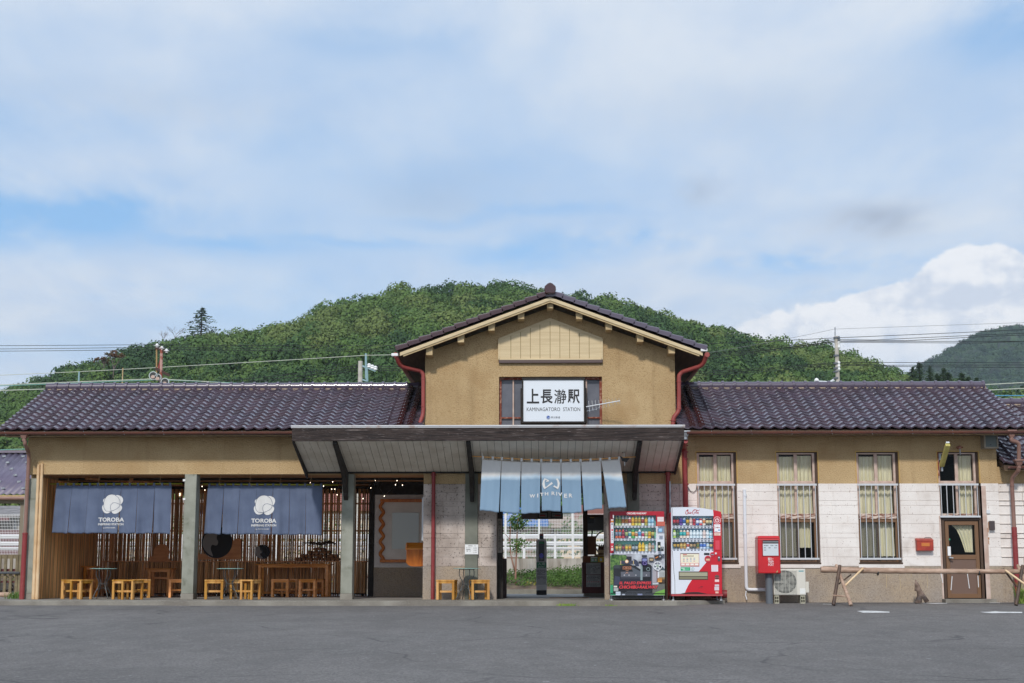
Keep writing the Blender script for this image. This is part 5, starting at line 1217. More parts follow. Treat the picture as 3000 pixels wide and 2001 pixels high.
# ---------------------------------------------------------------- vending machines
r4 = RW(1700, 1400, 3.92); v4 = VW(1700, 1400, 3.92)
def bottle_mesh(kind):
    mb = MB()
    if kind == 'bottle':
        mb.mat('c').lathe((0,0,0), [(.011,.163),(.012,.165),(.012,.178),(.010,.18)], 8)
        mb.mat('b').lathe((0,0,0), [(.026,0),(.028,.006),(.028,.045)], 10); mb.mat('l').lathe((0,0,0), [(.0285,.045),(.0285,.115)], 10); mb.mat('b').lathe((0,0,0), [(.028,.115),(.024,.135),(.012,.158),(.011,.163)], 10)
    else:
        mb.mat('c').lathe((0,0,0), [(.024,.118),(.026,.122),(.024,.124)], 10); mb.mat('b').lathe((0,0,0), [(.024,0),(.027,.006),(.027,.035)], 10); mb.mat('l').lathe((0,0,0), [(.0272,.035),(.0272,.09)], 10); mb.mat('b').lathe((0,0,0), [(.027,.09),(.027,.112),(.024,.118)], 10)
    me = bpy.data.meshes.new('drink_'+kind); me.from_pydata(mb.v, [], mb.f)
    for i in range(3): me.materials.append(M['white'])
    me.polygons.foreach_set('material_index', mb.mi); me.shade_smooth(); return me
BMs = {'b': bottle_mesh('bottle'), 'c': bottle_mesh('can')}
CC = {}
def cc(h):
    if h not in CC: CC[h] = mat('drink '+h, S(int(h[0:2], 16), int(h[2:4], 16), int(h[4:6], 16)), .3)
    return CC[h]
def drinks(parent, spec, xs, z, Y, zmax):
    for x, it in zip(xs, spec.split()):
        k, c, b, l = it.split(',')
        o = bpy.data.objects.new('sample_bottle' if k == 'b' else 'sample_can', BMs[k]); COL.objects.link(o); o.parent = parent; o.location = Vector((x, Y, z))-OFF[parent.name]
        s = min(1.35, zmax/(.18 if k == 'b' else .124)); o.scale = (1.12, 1.12, s if k == 'b' else min(s, 1.12))
        for i, h in enumerate((c, b, l)): o.material_slots[i].link = 'OBJECT'; o.material_slots[i].material = cc(h)
def strip(parent, x0, x1, z0, z1, Y, n, dk=(40,44,60)):
    mb = MB(); mb.mat(M['vwhite']); mb.box(x0, x1, Y, Y+.10, z0, z1); mb.mat(const('button%d' % dk[0], *dk, .3)); w = (x1-x0)/n
    for i in range(n):
        c = x0+w*(i+.5); mb.prism([(c-w*.30, z0+(z1-z0)*.40), (c+w*.30, z0+(z1-z0)*.40), (c+w*.2, z0+(z1-z0)*.12), (c-w*.2, z0+(z1-z0)*.12)], Y-.004, Y-.0005); mb.box(c-w*.38, c+w*.38, Y-.003, Y-.0005, z0+(z1-z0)*.66, z0+(z1-z0)*.92)
    mb.build('button_strip', None, parent)
def levelfeet(parent, x0, x1, Y0, Y1, z):
    for x in (x0, x1):
        for y in (Y0, Y1): MB().lathe((x, y, .001), [(.04, 0), (.035, .012), (.012, .02), (.012, z)], 12).build('foot', M['galv'], parent)
# --- red cola machine
Yf = -1.10; Yb = -.22
x0, x1, z0, z1 = r4(1046, 337, 1628, 1355, Yf); zb = v4(1300, 1358, Yf)[1]
VM = empty('vending_machine', ((x0+x1)/2, (Yf+Yb)/2, 0), 'red and white cola vending machine with a curved top beside the first window', 'vending machine')
def V(x, y, Y=Yf): return v4(x, y, Y)
zbase = V(0, 1333)[1]
zside = V(0, 392)[1]
MB().box(x0+.006, x1-.002, Yf+.16, Yb, zbase, zside).build('cabinet', M['vred'], VM, bevel=.01)
MB().box(x0-.01, x1, Yf+.01, Yb, zb, zbase-.002).build('plinth', M['vred2'], VM, bevel=.006)
levelfeet(VM, x0+.03, x1-.03, Yf+.08, Yb-.1, zb)
wx0, wx1, wz0, wz1 = r4(1057, 437, 1531, 836, Yf)
mb = MB(); mb.mat(M['vwhite'])
def pr(pts, y0, y1, flip=False): mb.prism([V(a, b) for a, b in pts], y0, y1)
pr([(1046,340),(1180,336),(1300,338),(1420,350),(1525,368),(1531,437),(1046,437)], Yf, Yf+.155)
pr([(1046,437),(1057,437),(1057,836),(1046,836)], Yf, Yf+.155)
mb.mat(M['vred']); pr([(1525,368),(1580,380),(1615,389),(1620,437),(1531,437)], Yf, Yf+.155); pr([(1531,437),(1620,437),(1625,836),(1531,836)], Yf, Yf+.155)
# lower panel, white against red along a sweeping curve
curve = [(1530,838),(1518,878),(1490,925),(1452,966),(1410,1015),(1366,1070),(1320,1120),(1280,1175),(1245,1225),(1215,1285),(1197,1330)]
mb.mat(M['vwhite']); pr([(1046,838)]+curve+[(1046,1333)], Yf, Yf+.155)
mb.mat(M['vred']); pr([(1531,838)]+[(1625,838),(1629,1333)]+[(1197,1333)]+curve[::-1][:-1], Yf, Yf+.155)
mb.build('door', None, VM)
mb = MB(); mb.mat(const('panel black', 30, 28, 32)); pr([(1155,1330),(1190,1322),(1240,1314),(1300,1312),(1360,1312),(1420,1324),(1455,1331)], Yf-.003, Yf-.001)
pr([(1058,345),(1061,345),(1061,380),(1061,436),(1058,436)], Yf-.002, Yf); pr([(1056,840),(1060,840),(1078,1090),(1088,1180),(1090,1330),(1086,1330),(1084,1180),(1074,1090)], Yf-.002, Yf)
mb.build('seam', None, VM)
cola = mat('display blue', S(110,200,235), .5, col2=S(190,235,248), nscale=9)
MB().box(wx0-.01, wx1+.01, Yf+.135, Yf+.15, wz0-.005, wz1+.005).build('display_back', cola, VM)
xs = [V(1076+37.8*i, 0)[0] for i in range(12)]
rows = ((537, 580, 445), (683, 735, 585), (805, 840, 742))
specs = ('b,b01020,30100f,c01828 b,202020,281014,b01828 b,503090,6a3aa0,4a2890 b,2050a0,c8d8f0,2858a8 b,e0c020,50503a,e0b010 b,f0e8e0,e8d0c8,e8c8c0 c,d0d0d0,c02030,b01828 c,c0c8d8,2848a0,e8f0ff c,d0d0d0,d02838,ffffff c,e8e0d0,e8e0d0,e08030 c,c8c0a8,302018,e8d8a0 c,c8c0a8,302018,e8d8a0',
         'b,e08030,a8c840,e8f0d8 b,408048,305838,507850 b,30a0a8,e8d8c8,30b8b8 b,30a0a8,e8d8c8,30b8b8 b,b02030,f0e8e0,e8a080 b,3090c0,d8e8f0,e8f4fa b,3090c0,d8e8f0,e8f4fa b,3090c0,d8e8f0,e8f4fa b,3090c0,d8e8f0,e8f4fa b,3090c0,f0e0d8,f0d8d0 b,3090c0,d8e8f0,e8f4fa c,70c0e0,a0d8e8,d8f0f8',
         'c,302820,2a2622,c8a030 c,302820,2a2622,c8a030 c,c8b080,b88838,d8b860 c,c8b080,b88838,d8b860 c,d8d8d8,e0e4ec,c85038 c,302820,3a302c,c8a878 c,302820,3a3838,a88858 c,b09050,a08040,687838 c,4060b0,c8d8f0,4878d0 c,4060b0,c8d8f0,4878d0 c,a07050,a8c8e0,d8e8f0 c,8090a0,304878,d8c880')
for (yt, yb, yz), sp_ in zip(rows, specs):
    za = V(0, yb)[1]; zt = V(0, yt+8)[1]; ztop = V(0, yz)[1]
    strip(VM, wx0+.002, V(1525, 0)[0], za, zt, Yf+.025, 12); drinks(VM, sp_, xs, zt, Yf+.08, ztop-zt)
MB().quad((wx0, Yf+.01, wz0), (wx1, Yf+.01, wz0), (wx1, Yf+.01, wz1), (wx0, Yf+.01, wz1)).build('display_glass', mat('thin glass', (.3,.4,.5), .03, alpha=.10, spec=.6), VM)
# script logo drawn with strokes
mb = MB(); v45 = VW(1950, 1470, 10.455)
def stroke(pts, w0, w1=None, Y=Yf-.003):
    q = [Vector((v45(a, b, Y)[0], Y, v45(a, b, Y)[1])) for a, b in pts]; w1 = w1 or w0
    fine_ = []
    for i in range(len(q)-1):
        p0 = q[max(i-1, 0)]; p1 = q[i]; p2 = q[i+1]; p3_ = q[min(i+2, len(q)-1)]
        for s in range(6):
            t = s/6; fine_.append(.5*((2*p1)+(p2-p0)*t+(2*p0-5*p1+4*p2-p3_)*t*t+(3*p1-p0-3*p2+p3_)*t**3))
    fine_.append(q[-1]); n = len(fine_); vs = []
    for i, p in enumerate(fine_):
        d = (fine_[min(i+1, n-1)]-fine_[max(i-1, 0)]); d = d.normalized() if d.length > 0 else Vector((1, 0, 0)); nn = Vector((-d.z, 0, d.x)); w = (w0+(w1-w0)*abs(math.sin(math.pi*i/(n-1))))*.00068
        vs += [p+nn*w, p-nn*w]
    mb.add(vs, [(2*i, 2*i+1, 2*i+3, 2*i+2) for i in range(n-1)])
stroke([(672,268),(692,262),(680,290),(668,292),(672,262),(690,246),(655,256),(622,305),(612,350),(630,378),(665,366)], 5, 9)
stroke([(615,378),(650,382),(700,366),(760,362),(785,372)], 2, 5)
stroke([(690,306),(672,330),(680,352),(698,340),(706,316),(692,304)], 4, 6); stroke([(738,310),(722,318),(716,344),(728,354),(746,342)], 4, 6)
stroke([(780,308),(762,322),(758,348),(772,352),(790,322),(788,346),(800,352)], 4, 6)
stroke([(885,270),(898,262),(900,246),(880,244),(850,270),(828,320),(830,362),(852,380),(880,366)], 5, 9)
stroke([(900,310),(884,330),(890,352),(908,342),(914,318),(902,306)], 4, 6); stroke([(925,350),(950,300),(968,258),(952,262),(936,310),(934,346),(948,352),(962,340)], 4, 6); stroke([(995,310),(974,324),(968,348),(980,354),(1004,316),(1000,350),(1018,378)], 4, 6)
stroke([(890,250),(920,240),(960,262),(1010,268),(1045,240)], 3, 7)
mb.build('script_logo', const('logo red', 190, 40, 56, .4), VM)
# coin gear, delivery flap and stickers
mb = MB()
def bx(a, b, c, d, h, t=.004, y=Yf, conv=None):
    q = (conv or r4)(a, b, c, d, Yf); mb.mat(cc(h)); mb.box(q[0], q[1], y-t, y-.0006, q[2], q[3])
def dc(a, b, r_, h, t=.004, y=Yf, conv=None, r2=None):
    f_ = conv or v4; c = f_(a, b, Yf); e = f_(a+r_, b+(r2 or r_), Yf); mb.mat(cc(h)); mb.disc(c[0], c[1], abs(e[0]-c[0]), abs(e[1]-c[1]), y-t, y-.0006)
bx(1149, 866, 1366, 1018, 'b04048', .003); bx(1153, 872, 1362, 1012, 'f0e8d0', .005); bx(1149, 866, 1366, 874, '604038', .006)
r_ = random.Random(2); 
bx(1180, 878, 1225, 886, 'c83040', .006)
for i in range(9): bx(1180+i*14, 892, 1190+i*14, 904, '807058', .006)
for i in range(4):
    for j in range(3): bx(1180+i*40, 918+j*17, 1198+i*40, 926+j*17, ('90a8d0', 'd08090', '8090a8', 'a0a0c0')[(i+j) % 4], .006)
for i in range(4): bx(1156+i*52, 978, 1204+i*52, 1010, 'd05060', .006); bx(1160+i*52, 982, 1200+i*52, 1006, 'f4ece4', .0075)
bx(1153, 1026, 1262, 1066, '18a068', .004); bx(1160, 1034, 1200, 1042, 'e0f8ec', .0055); bx(1205, 1036, 1252, 1040, 'a0e0c4', .0055); bx(1176, 1052, 1205, 1060, 'e0f8ec', .0055); bx(1208, 1052, 1250, 1056, 'a0e0c4', .0055)
dc(1291, 1047, 19, '40a088'); dc(1291, 1047, 16, 'd8e0ea', .0055); bx(1289, 1036, 1293, 1056, '58a090', .0065)
bx(1421, 862, 1484, 886, '282c34', .006)
dc(1516, 880, 27, 'd83848', .014); dc(1516, 880, 20, 'b02838', .016); bx(1500, 876, 1534, 884, 'a0a4b4', .02); dc(1556, 867, 17, 'd83848', .014); dc(1556, 867, 11, 'd8dce4', .016)
dc(1465, 932, 39, 'c83848', .012); bx(1440, 912, 1490, 926, '8c3034', .014); bx(1442, 928, 1486, 950, 'e0b898', .016)
bx(1578, 900, 1605, 955, '504a52', .012); dc(1592, 915, 8, 'e8ecf4', .018)
dc(1572, 486, 42, 'f0d8dc'); dc(1572, 486, 37, 'b82838', .0055); dc(1572, 488, 24, 'f8ecee', .007); dc(1572, 488, 16, 'b82838', .0085); bx(1563, 456, 1581, 476, 'b82838', .0088); bx(1568, 458, 1576, 488, 'f8ecee', .0095)
bx(1539, 533, 1609, 624, 'f0f0f4', .004); bx(1545, 556, 1549, 582, '98404c', .0055); bx(1556, 566, 1566, 576, '98404c', .0055); bx(1572, 564, 1584, 578, 'a02030', .0055); bx(1588, 566, 1600, 576, 'a87078', .0055); bx(1582, 594, 1606, 606, '5090c8', .0055); bx(1545, 614, 1575, 619, '8070a0', .0055); bx(1550, 540, 1600, 543, 'c0a0a8', .0055)
bx(1540, 630, 1610, 662, 'f0d8cc', .004); bx(1546, 636, 1600, 640, 'c88078', .0055); bx(1548, 648, 1590, 656, 'd8a898', .0055)
bx(1552, 718, 1600, 824, 'd84858', .004)
bx(1505, 1000, 1583, 1076, 'e8dce4', .004); 
for j in range(5): bx(1512, 1008+j*13, 1572, 1010+j*13, 'b0a0b0', .0055)
dc(1592, 1027, 5, '402028', .006)
dc(1570, 1138, 25, '6c5450', .006); bx(1545, 1138, 1595, 1158, '7c5c58', .006); bx(1545, 1144, 1595, 1150, 'c87878', .008)
bx(1545, 1167, 1594, 1195, 'f0d0d0'); bx(1545, 1224, 1594, 1248, 'd0c4cc'); bx(1541, 1252, 1594, 1292, 'd8ccd4'); bx(1552, 1305, 1588, 1326, 'e8c0b0')
bx(1352, 1262, 1400, 1266, '801828', .003); bx(1380, 1246, 1408, 1254, '601828', .0035)
mb.build('fittings', None, VM)
q = r4(1131, 1075, 1466, 1170, Yf); mb = MB(); mb.mat(cc('403830')); mb.box(q[0], q[1], Yf-.004, Yf-.0006, q[2], q[3]); q2 = r4(1138, 1086, 1460, 1130, Yf); mb.mat(cc('a8a48c')); mb.box(q2[0], q2[1], Yf-.014, Yf-.0045, q2[2], q2[3]); q2 = r4(1138, 1138, 1460, 1162, Yf); mb.mat(cc('88846c')); mb.box(q2[0], q2[1], Yf-.008, Yf-.0045, q2[2], q2[3]); mb.build('delivery_flap', None, VM, bevel=.002)
# --- locomotive machine
Yf = -.92; Yb = -.26
x0, x1, z0, z1 = r4(342, 384, 970, 1350, Yf)
xl_ = lambda a: V2(a, 800)[0]
def V2(x, y, Y=None): return v4(x, y, Yf)
VC = empty('vending_machine', ((x0+x1)/2, (Yf+Yb)/2, 0), 'boxy vending machine with a steam locomotive picture, next to the station entrance', 'vending machine')
MB().box(x0+.004, x1-.004, Yf+.16, Yb, z0, z1).build('cabinet', const('machine side', 120, 60, 60, .5), VC, bevel=.008)
MB().box(x0+.05, x1-.05, Yf+.05, Yb, .03, z0-.002).build('plinth', M['black'], VC); levelfeet(VC, x0+.03, x1-.03, Yf+.08, Yb-.08, z0)
wx0, wx1, wz0, wz1 = r4(383, 430, 870, 866, Yf)
mb = MB()
def V(x, y, Y=None): return v4(x, y, Yf)
mb.mat(const('machine red', 178, 30, 50, .35)); pr([(342,384),(962,384),(964,430),(343,430)], Yf, Yf+.155); pr([(343,430),(383,430),(383,866),(345,866)], Yf, Yf+.155)
pr([(870,430),(964,430),(966,556),(870,556)], Yf, Yf+.155)
mb.mat(M['vwhite']); pr([(870,556),(966,556),(968,866),(870,866)], Yf, Yf+.155); pr([(345,866),(968,866),(970,1350),(347,1350)], Yf, Yf+.155)
mb.build('door', None, VC)
text('CHICHIBU-RAILWAY', *r4(532, 396, 764, 419, Yf), Yf-.002, M['white'], VC, 'lettering', shear=.25, bold=.03)
bluegreen = mat('display green', S(110,205,230), .5, col2=S(140,220,150), nscale=5)
MB().box(wx0-.01, wx1+.01, Yf+.135, Yf+.15, wz0-.005, wz1+.005).build('display_back', bluegreen, VC)
xs = [v4(413+37.7*i, 0, Yf)[0] for i in range(12)]
rows = ((538, 572, 432), (684, 722, 580), (833, 868, 736))
specs = ('b,e8e8e8,c8dca0,a0b838 b,e8e8e8,c8dca0,a0b838 b,e8e8e8,f0f0ea,e88838 b,e8e8e8,f0f0ea,e8a038 b,403838,f0e8e4,a84840 b,c82030,e8c020,e0a818 b,e8e8e8,d0d070,b89018 b,e8e8e8,d0d070,b89018 b,d0d4d8,e8ecf0,983830 b,708030,a8a840,e0b030 b,2878c0,c8e4f4,a0d4f0 b,2878c0,c8e4f4,a0d4f0',
         'b,2870b0,c85828,8090a8 b,2870b0,c85828,8090a8 b,e8c828,c83040,903048 b,504060,583858,a8b870 c,c84838,e8f0e8,3898a8 b,e8e8b8,40a848,e8b030 c,e89080,e0ead8,c87850 b,d87080,d8e8f4,5098d0 c,e0b0b0,f0e0e4,c83858 c,a0c8a0,e8f0e0,b8c880 c,e8c030,f0c828,e09820 b,383c34,303430,c8c060',
         'c,6a5028,705830,d8c060 c,807060,8a7a60,c8b868 c,303038,404048,a04850 c,706030,a89868,e8c838 c,706030,a89868,e0a030 c,282830,30343c,b0b8c0 c,282830,30343c,b0b8c0 b,e8c828,e8c028,f0c830 b,e8c828,e8c028,f0c830 c,b0c0b8,c8dcd0,e0ece4 b,605040,c8a878,d8c0a0 b,504840,a0a8b8,b89888')
for (yt, yb, yz), sp_ in zip(rows, specs):
    za = v4(0, yb, Yf)[1]; zt = v4(0, yt+10, Yf)[1]; ztop = v4(0, yz, Yf)[1]; strip(VC, v4(385, 0, Yf)[0], v4(862, 0, Yf)[0], za, zt, Yf+.025, 12); drinks(VC, sp_, xs, zt, Yf+.08, ztop-zt)
MB().quad((wx0, Yf+.01, wz0), (wx1, Yf+.01, wz0), (wx1, Yf+.01, wz1), (wx0, Yf+.01, wz1)).build('display_glass', bpy.data.materials['thin glass'], VC)
# picture of the engine
mb = MB(); lay = [.0008]
v3 = VW(1770, 1600, 9.225); r3 = RW(1770, 1600, 9.225)
gp = mat('printed trees', S(44,84,40), .5, col2=S(104,140,70), nscale=22); gp2 = mat('printed bushes', S(150,170,90), .5, col2=S(60,90,50), nscale=30); gsm = mat('printed smoke', S(150,150,160), .5, col2=S(205,212,222), nscale=5)
def pic(pts, m):
    lay[0] += .00035; mb.mat(m if not isinstance(m, str) else cc(m)); q = [v3(a, b, Yf) for a, b in pts]; mb.prism(q, Yf-lay[0], Yf-.0006)
def pc(cx, cy, r_, m, n=24, ry=None): pic([(cx+r_*math.cos(2*math.pi*i/n), cy+(ry or r_)*math.sin(2*math.pi*i/n)) for i in range(n)], m)
def pb(a, b, c, d, m): pic([(a, d), (c, d), (c, b), (a, b)], m)
pic([(165,205),(1000,205),(1638,215),(1638,640),(900,640),(165,640)], gsm)
pic([(165,250),(300,225),(420,240),(590,240),(620,290),(600,400),(560,660),(165,660)], gp); pb(165, 655, 400, 1050, gp2); pb(165, 1050, 420, 1325, '3a9a70')
pic([(1500,520),(1560,540),(1638,620),(1638,680),(1500,640)], '506068'); pic([(1480,640),(1638,660),(1638,900),(1480,900)], 'b8bcbc'); pb(1480, 840, 1638, 900, '8a7450'); pb(1480, 900, 1638, 1040, '4a4038'); pic([(1180,1040),(1638,1020),(1638,1325),(1100,1325)], '6a6c66'); pic([(1380,1250),(1638,1160),(1638,1325),(1330,1325)], '78b050')
for i in range(8): pb(1500+i*17, 700, 1504+i*17, 830, '707878')
pic([(1190,480),(1260,510),(1300,560),(1310,1180),(1000,1180),(1000,470)], '24262c'); pb(1315, 640, 1420, 1000, 'a8a4ac'); pb(1420, 640, 1440, 980, '6a3c34')
pb(600, 280, 740, 390, '2c2c34'); pic([(780,345),(860,370),(920,430),(945,540),(840,540),(820,400)], '3c4258'); pb(930, 410, 1010, 470, '2c2c38')
pic([(250,540),(400,510),(820,520),(1000,640),(1250,680),(1260,1050),(250,1060)], '26282e'); pb(265, 510, 420, 600, '3c4448')
pc(620, 650, 215, '34363c', 30, 175); pc(620, 650, 195, '22242a', 30, 160); pb(420, 390, 830, 480, '3e4256'); pb(436, 395, 458, 500, 'c8b080'); pb(780, 395, 802, 490, 'c8b080'); pc(610, 413, 58, '60483c'); pc(610, 413, 46, 'f0c8a0'); pc(610, 413, 26, 'f8e8d8')
pb(400, 630, 1250, 680, '1c1e24'); pic([(450,690),(1240,690),(1240,830),(450,830)], '60626c'); pb(450, 832, 1240, 880, '3c3e48'); pic([(700,540),(1000,690),(960,830),(860,830)], '565c66')
pic([(290,800),(430,830),(430,1040),(260,1050)], '3c4056'); pb(430, 885, 1290, 1060, '2c2c38'); pb(980, 500, 1035, 920, '8a9ca0'); pb(1040, 830, 1240, 930, '1c1c22'); pb(1280, 560, 1305, 1100, '6a7080')
for cx in (545, 672, 855, 1140): pc(cx, 785, 20, 'a8a8b0')
pb(500, 545, 730, 628, 'c8805c'); pb(507, 552, 723, 620, '1c1414')
lo = lay[0]+.0008; tm = text('C58363', *r3(514, 560, 718, 612, Yf), Yf-lo-.0006, cc('d89878'), VC, 'lettering', bold=.01)
for a, b, c, d in ((575,640,600,655),(600,655,640,655),(640,655,665,640),(585,690,650,740),(650,690,570,740)): pic([(a,b),(c,d),(c,d+8),(a,b+8)] if a < c else [(c,d),(a,b),(a,b+8),(c,d+8)], 'd8a080')
pb(240, 1060, 1300, 1260, '1e2024'); pb(600, 1200, 1260, 1262, '2c2e34')
for i in range(20): pb(630+i*30, 1210, 638+i*30, 1255, '54565c')
pb(400, 1275, 1330, 1325, '40444c'); pb(480, 1290, 560, 1325, 'a8b0c0'); pb(900, 1285, 1030, 1325, '8088a8'); pb(310, 1230, 440, 1325, 'c8d4e4'); pb(255, 1070, 350, 1115, 'd8d8cc'); pb(255, 1130, 380, 1215, 'a8acac')
pb(165, 1268, 1638, 1274, '202020')
mb.build('locomotive_picture', None, VC)
YT = Yf-lay[0]-.002
for s_, (a, b, c, d) in (('SL PALEO EXPRESS', (405, 958, 1272, 1032)), ('CHICHIBU-RAILWAY', (405, 1062, 1455, 1148))):
    q = r3(a-6, b-6, c+6, d+6, Yf); text(s_, *q, YT, cc('5a2028'), VC, 'lettering_outline', shear=.25, bold=.04); q = r3(a, b, c, d, Yf); text(s_, *q, YT-.0015, cc('e84850'), VC, 'lettering', shear=.25, bold=.025)
mb = MB(); yk = YT-.0005
k3_ = dict(y=yk, conv=r3); k3c = dict(y=yk, conv=v3)
bx(1018, 243, 1152, 293, '30343c', **k3_); bx(1010, 325, 1165, 518, '281c58', .012, **k3_); bx(1028, 338, 1150, 405, '8088b8', .014, **k3_); mb.mat(cc('b0a0e0'))
c = v3(1092, 462, Yf); mb.ring(c[0], c[1], .035, .005, yk-.015, yk-.012); bx(1210, 308, 1332, 412, '38302c', .008, **k3_); bx(1225, 338, 1318, 392, 'b8a480', .011, **k3_)
mb.mat(cc('383434')); mb.prism([v3(a, b, Yf) for a, b in ((1348,245),(1440,240),(1500,222),(1550,240),(1568,285),(1550,330),(1480,362),(1410,368),(1355,330))], yk-.01, yk); dc(1508, 275, 36, '70747c', .014, **k3c); dc(1508, 275, 20, 'e0e4ec', .018, **k3c); mb.mat(cc('e08848')); mb.bar((v3(1385,325,Yf)[0], yk-.014, v3(1385,325,Yf)[1]), (v3(1455,285,Yf)[0], yk-.014, v3(1455,285,Yf)[1]), .012, .016)
c = v3(1440, 535, Yf); mb.mat(cc('e8ecf0')); e = v3(1560, 535, Yf)[0]-c[0]; mb.ring(c[0], c[1], e, e*.14, yk-.006, yk)
for k in range(5): a = R(90+72*k); mb.bar((c[0], yk-.003, c[1]), (c[0]+e*.9*math.cos(a), yk-.003, c[1]+e*.9*math.sin(a)), .006, .022)
dc(1440, 535, 42, 'b8c0b8', .008, **k3c); dc(1440, 530, 18, '408860', .010, **k3c)
c = v3(1187, 622, Yf); mb.mat(cc('a8c0c4')); mb.ring(c[0], c[1], .036, .006, yk-.004, yk)
bx(1440, 868, 1560, 970, 'c08040', .006, **k3_); dc(1500, 870, 58, 'a88050', .007, r2=18, **k3c); bx(1448, 935, 1552, 975, 'e0a050', .008, **k3_)
mb.build('fittings', None, VC)
mb = MB(); yk = Yf
bx(347, 478, 376, 520, 'e0c8c8', .003); bx(347, 497, 376, 512, 'd08030', .0045); bx(345, 518, 377, 752, 'dce0e8', .003); bx(353, 590, 370, 612, 'd04858', .0045); bx(353, 526, 368, 545, '707480', .0045)
for i, y in enumerate((632, 650, 668, 688, 708)): bx(355, y, 368, y+4, '30343c', .0045); bx(360, y-6, 364, y+9, '30343c', .0045)
bx(345, 752, 377, 845, 'c83848', .003); dc(361, 790, 9, 'f0e0e0', .0045, r2=6); bx(349, 806, 374, 836, 'd8d4d0', .0045); bx(369, 430, 380, 468, 'e8e0e4', .004)
bx(877, 452, 950, 505, 'e8dcdc', .004); bx(880, 478, 948, 480, 'c09090', .005); bx(884, 462, 944, 464, 'b0a0a0', .005); bx(870, 505, 963, 556, 'c86858', .003)
bx(890, 582, 933, 623, '68a8d8', .004); bx(896, 588, 927, 617, 'a8d0ea', .0055); bx(879, 737, 915, 843, '28302c', .004); dc(899, 790, 13, 'e0dcc0', .0055); bx(920, 792, 949, 843, '303436', .010); dc(934, 806, 9, 'a0a8ac', .014)
mb.build('stickers', None, VC)
# ---------------------------------------------------------------- post box
v5b = VW(2000, 1200, 2.613); r5b = RW(2000, 1200, 2.613); Yp = -.78
x0, x1, z0, z1 = r5b(577, 966, 748, 1254, Yp)
PB_ = empty('post_box', ((x0+x1)/2, Yp+.2, 0), 'red square post box on a grey pedestal before the second window', 'post box')
mb = MB(); mb.box(x0, x1, Yp, Yp+.42, z0, z1-.06); mb.build('body', M['post'], PB_, bevel=.02)
mb = MB(); mb.add([(x0-.006, Yp-.01, z1-.058), (x1+.006, Yp-.01, z1-.058), (x1+.006, Yp+.43, z1-.058), (x0-.006, Yp+.43, z1-.058), (x0+.02, Yp+.03, z1), (x1-.02, Yp+.03, z1), (x1-.02, Yp+.40, z1), (x0+.02, Yp+.40, z1)], [(0,3,2,1),(4,5,6,7),(0,1,5,4),(1,2,6,5),(2,3,7,6),(3,0,4,7)]); mb.build('lid', M['post'], PB_, bevel=.012)
a, b, c, d = r5b(640, 1255, 694, 1460, Yp+.1); MB().lathe(((a+b)/2, Yp+.2, asph(0, -.6)), [(.075, 0), (.075, z0-asph(0, -.6)+.002)], 20).build('pedestal', M['grey'], PB_, smooth=50)
q = r5b(606, 998, 738, 1124, Yp); MB().box(*q[:2], Yp-.008, Yp-.001, *q[2:]).build('front_frame', const('post dark', 150, 30, 34, .4), PB_, bevel=.003)
q = r5b(614, 1026, 732, 1118, Yp); a = MB().box(*q[:2], Yp-.014, Yp-.009, *q[2:]).build('notice_plate', const('plate grey', 205, 212, 218, .4), PB_)
q2 = r5b(614, 1000, 732, 1024, Yp); mb = MB(); mb.mat(cc('303438')); mb.box(*q2[:2], Yp-.013, Yp-.009, *q2[2:]); mb.mat(cc('a8acb0')); zc_ = (q2[2]+q2[3])/2; mb.box(q2[0], q2[1], Yp-.02, Yp-.0135, zc_-.008, zc_+.004); mb.build('slot', None, PB_)
mb = MB(); mb.mat(cc('8c949c')); textrows(mb, q[0]+.02, q[1]-.02, q[2]+.09, q[3]-.015, Yp-.0145, 3, 5); mb.build('print', None, PB_)
wl = const('letter pale', 240, 220, 220, .5)
text('郵便', *r5b(652, 1132, 698, 1156, Yp), Yp-.006, wl, PB_, 'lettering', bold=.01)
mb = MB(); 
for a, b, c, d in ((657, 1158, 695, 1161.5), (655, 1165, 697, 1169), (674, 1166, 679, 1177)): qq = r5b(a, b, c, d, Yp); mb.box(*qq[:2], Yp-.006, Yp-.001, *qq[2:])
mb.build('postal_mark', wl, PB_)
text('POST', *r5b(655, 1178, 698, 1197, Yp), Yp-.006, wl, PB_, 'lettering', bold=.02)
q = r5b(712, 1228, 730, 1248, Yp); MB().add([(q[0], Yp-.006, q[2]), (q[1], Yp-.006, q[2]+.01), (q[1]-.01, Yp-.006, q[3])], [(0, 1, 2)]).build('torn_sticker', M['trim'], PB_)
# ---------------------------------------------------------------- air conditioner
Ya = -.56; x0, x1, z0, z1 = r5b(696, 1219, 942, 1420, Ya)
AC = empty('air_conditioner', ((x0+x1)/2, Ya+.15, 0), 'cream outdoor air conditioner unit with a round fan behind the post box', 'air conditioner')
acm = mat('ac cream', S(214,210,200), .5); MB().box(x0, x1, Ya, Ya+.3, z0, z1).build('case', acm, AC, bevel=.012)
a, b, c, d = r5b(942, 1318, 966, 1402, Ya+.1); MB().box(x1+.001, b, Ya+.08, Ya+.26, c, d).build('valve_cover', acm, AC, bevel=.01)
cx, cz_ = v5b(783, 1318, Ya); gx0_, gx1_, gz0_, gz1_ = r5b(702, 1228, 872, 1412, Ya)
mb = MB(); mb.mat(cc('484a48')); mb.disc(cx, cz_, .235, .235, Ya-.004, Ya-.001, 36); mb.build('fan_opening', None, AC)
mb = MB(); 
